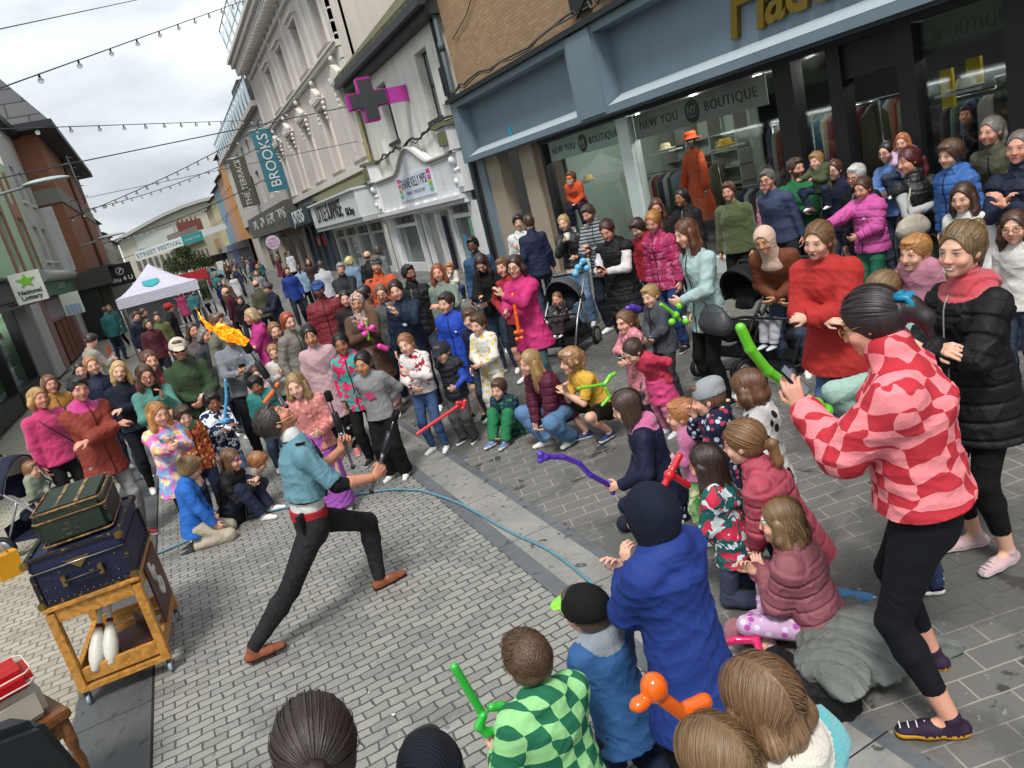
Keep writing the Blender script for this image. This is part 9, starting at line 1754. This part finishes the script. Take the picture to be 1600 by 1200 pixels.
    mb = MB(); [mb.tube([Vector(p(.03*k_, -.11, .045).tolist()), Vector(p(.036*k_, -.15, .03).tolist()), Vector(p(.03*k_, -.155, -.01).tolist()), Vector(p(.02*k_, -.13, -.045).tolist())], [.012, .014, .011, .005], 8) for k_ in (-1, -.3, .4, 1)]; mb.tube([Vector(p(-.035, -.125, .045).tolist()), Vector(p(.035, -.125, .045).tolist())], .016, 8); mb.build('claw_clip', plain('#167a9c', .35, name='blue_plastic'), ho, fixn=False)
    # bollard, far street things
    g = gpt(188, 592); rt = empty('orange_bollard', g, 'slim orange bollard leaning on the left paving near the dark column', 'bollard'); mb = MB(); mb.lathe([(.11, 0), (.11, .03), (.05, .06), (.035, .9), (.02, .97)], (0, 0, 0), 12); mb.build('post', plain('#c8401c', .5, name='orange_plastic'), rt); mb = MB(); mb.lathe([(.046, .5), (.044, .58)], (0, 0, 0), 12); mb.build('reflective_band', plain('#c9c9c4', .3), rt)
    gazebo()
def gazebo():
    Y = 25.; a = ondepth(181, 472, Y); b2 = ondepth(306, 434, Y); zc = 2.05; w = (b2.x-a.x); x0, x1 = a.x, b2.x; y0, y1 = Y, Y+w; rt = empty('gazebo', ((x0+x1)/2, Y+w/2, 0), 'white pop up gazebo with a turquoise crest halfway down the street', 'gazebo'); rt['_abs'] = 1
    z = (a.z+b2.z)/2; zp = ondepth(222, 414, Y+w*.35).z; cx, cy = (x0+x1)/2, Y+w/2; n = 14; vs = []; m_c = cloth('#c6c4d6', 'shell')
    def roof(u, v):
        d = max(abs(u), abs(v)); t = 1-d; hgt = z+(zp-z)*(t**1.35); return (cx+u*w/2, cy+v*w/2, hgt)
    vs = [roof(-1+2*i/n, -1+2*j/n) for i in range(n+1) for j in range(n+1)]; fs = [(i*(n+1)+j, (i+1)*(n+1)+j, (i+1)*(n+1)+j+1, i*(n+1)+j+1) for i in range(n) for j in range(n)]; mb = MB(); mb.add(vs, fs, 0, True); rf = mb.build('canopy', m_c, rt, fixn=False)
    for (p, q) in (((x0, y0), (x1, y0)), ((x1, y0), (x1, y1)), ((x1, y1), (x0, y1)), ((x0, y1), (x0, y0))): mb = MB(); mb.add([(*p, z), (*q, z), (*q, z-.3), (*p, z-.3)], [(0, 1, 2, 3)]); mb.build('valance', m_c, rt, fixn=False)
    for x in (x0+.04, x1-.04):
        for y in (y0+.04, y1-.04): mb = MB(); mb.tube([(x, y, 0), (x, y, z)], .025, 6); mb.build('leg', plain('#8f9296', .3, .6), rt)
    mb = MB(); mb.box(x0+.05, x1-.8, y1-.03, y1, .6, z-.3); mb.build('back_panel', plain('#9a9ca2', .6), rt)
    k = .62; c = Vector(roof(-.08, -k)); nr = Vector((0, -(zp-z)*1.35*((1-k)**.35)/(w/2), -1)).normalized(); M = Matrix((Vector((1, 0, 0)), nr, Vector((1, 0, 0)).cross(nr)*-1)).transposed().to_4x4()
    sl = math.atan2((Vector(roof(-.08, -k+.1))-Vector(roof(-.08, -k))).z, .1*w/2); M = Matrix.Translation(c+Vector((0, -.02, .02))) @ Matrix.Rotation(sl-PI/2, 4, 'X')
    mb = MB(); mb.prism([(-.24, .15), (.24, .15), (.24, -.02), (.14, -.14), (0, -.2), (-.14, -.14), (-.24, -.02)], -.012, -.002, 0, M); mb.build('crest', plain('#2aa0a4', .5), rf)
def far_crowd():
    q = [('man in a grey flat cap and navy jacket reading a phone in the street', 415, 442, 1.75, '#1b2030', 'flatcap', 250), ('bald man in an olive jacket seen from behind', 397, 438, 1.76, '#4a4a36', 'bald', 0), ('bald man in a burgundy jacket bending forward in the street', 349, 450, 1.72, '#4f1a2c', 'bald', 300), ('child in a black zip top walking left in the street', 373, 463, 1.45, '#141518', 'mop', 200), ('man walking toward the camera in a royal blue jacket over a pink shirt', 447, 417, 1.78, '#1c3a8c', 'short', 190),
         ('person in a white hooded sweatshirt walking away', 499, 408, 1.76, '#b4b6bc', 'short', 10), ('woman in a pale blue hooded jacket walking away', 466, 414, 1.62, '#7f9db4', 'ponylow', 20), ('woman with curly blonde hair in a light denim shirt walking away', 545, 402, 1.66, '#6f8aa8', 'curly', 30), ('bald man in a long dark coat by the toy shop window', 573, 392, 1.76, '#18191c', 'bald', 40), ('person in a grey hood looking into the toy shop window', 590, 384, 1.7, '#6d7276', 'bob', 50), ('woman with dark hair and a pink bag in the doorway of the stone bar', 480, 404, 1.62, '#3a2a30', 'long', 190),
         ('person in a plum plaid coat and scarf under the gazebo edge', 228, 499, 1.64, '#54202c', 'bob', 170), ('man in a navy jacket standing under the gazebo', 211, 487, 1.76, '#1c2236', 'short', 140), ('person in a red cap and black jacket at the gazebo corner', 262, 474, 1.74, '#17181b', 'redcap', 100), ('person in black in the dark space under the gazebo', 222, 482, 1.7, '#101114', 'short', 120), ('seller in an olive top behind the gazebo table', 243, 488, 1.66, '#5c6238', 'short', 180)]
    for lb, x, y, h, c, st, az in q:
        P(lb, x, y, h*.97, face=az, top=('jacket', c), hair=(st if st not in ('flatcap', 'redcap') else 'short', '#3f2e24' if st != 'curly' else '#c9a872'), hat=('flatcap', '#4a4e4c') if st == 'flatcap' else ('cap', '#b01c20') if st == 'redcap' else None, bottom=('jeans', '#1e2430', 'plain'), arms=('down', 'down') if st != 'flatcap' else ('phonelow', 'phonelow'), legs='step' if 'walking' in lb else 'stand', group='people strolling in the street', shoes='#3a3a3c')
    cols = [('#1c1d22', 'black'), ('#2b3550', 'navy'), ('#6f2030', 'dark red'), ('#8c8f94', 'grey'), ('#b8b4ac', 'cream'), ('#355a8c', 'blue'), ('#4a5238', 'olive'), ('#a0305c', 'pink'), ('#5a4638', 'brown'), ('#c8c8cc', 'white'), ('#287070', 'teal')]
    rr = random.Random(12); hs = ['short', 'long', 'bob', 'ponylow', 'short']
    for i in range(58):
        c, cn = cols[rr.randrange(len(cols))]; Y = rr.uniform(30, 78); x = rr.uniform(-1.0, 6.4) if Y > 44 else rr.uniform(1.2, 6.4)
        if i < 16: Y = rr.uniform(27, 40); x = rr.uniform(-2.4, 2.4)
        pl = 'beside the white gazebo' if Y < 40 else 'midway down the street' if Y < 60 else 'far down the street'
        h = rr.uniform(1.45, 1.82); hs_ = rr.choice(hs); hc, hn = rr.choice([('#2a1d16', 'dark'), ('#4a3224', 'brown'), ('#8a6a44', 'fair'), ('#6b6660', 'grey')]); k_ = rr.choice(['jacket', 'coat', 'sweater'])
        P('passer by in %s %s with %s %s hair %s' % (cn, k_, {'ponylow': 'tied', 'bob': 'bobbed'}.get(hs_, hs_), hn, pl), 0, 0, h, pos=(x, Y), face=rr.choice([0, 180, 200, 20, 90]), top=(k_, c), hair=(hs_, hc), bottom=('jeans', rr.choice(['#1e2430', '#2e3a4e', '#16171a']), 'plain'), legs=rr.choice(['stand', 'step']), group='passers by in the distant street %s' % pl.split()[0], shoes='#3a3a3c')
    # parked van and flower stall colours far away
    vn = empty('parked_car', (3.6, 84, 0), 'pale blue car parked at the far end of the street', 'car'); mb = MB(); mb.prism([(-2, .35), (2, .35), (2, .9), (1.5, 1.0), (.9, 1.5), (-.9, 1.55), (-1.6, 1.0), (-2, .9)], -.8, .8); mb.build('body', plain('#8fa9b0', .3), vn, bevel=.08)
    mb = MB(); mb.prism([(1.3, 1.05), (.85, 1.42), (-.8, 1.46), (-1.4, 1.05)], -.81, .81); mb.build('windows', G_D, vn)
    for x in (-1.3, 1.3):
        for y in (-.8, .8): mb = MB(); mb.lathe([(.2, -.1), (.32, -.09), (.32, .09), (.2, .1)], (x, y, .32), 16, axis='y'); mb.build('wheel', M_blk, vn)
    aw = empty('red_flower_stall', (.5, 33, 0), 'red stall with green plants beyond the gazebo', 'stall'); mb = MB(); mb.box(-.9, .9, 0, .8, .75, .85); [mb.tube([(x, y, 0), (x, y, 2.1)], .025, 6) for x in (-.9, .9) for y in (0, .8)]; mb.build('stall_frame', plain('#7c7c7c', .4), aw); mb = MB(); mb.box(-1, 1, -.05, .85, 2.05, 2.12); mb.box(-1, 1, -.06, -.04, 1.75, 2.05); mb.build('red_canopy', cloth('#b0202a'), aw)
    mb = MB(); rk = random.Random(2)
    for i in range(900): c = Vector((rk.uniform(-.85, .85), rk.uniform(.05, .75), .9+rk.random()**2*.5)); a = Vector((rk.gauss(0, 1), rk.gauss(0, 1), rk.gauss(0, 1))).normalized()*.06; b3 = a.cross(Vector((rk.random(), rk.random(), .3))).normalized()*.03; mb.add([c-a, c+b3, c+a, c-b3], [(0, 1, 2, 3)])
    mb.build('plants', m_leaf, aw, fixn=False)
crowd_left(); crowd_mid(); crowd_front(); performer(); cart(); casey(); props_all(); far_crowd()
for o in COL.objects:
    if '_abs' in o: del o['_abs']
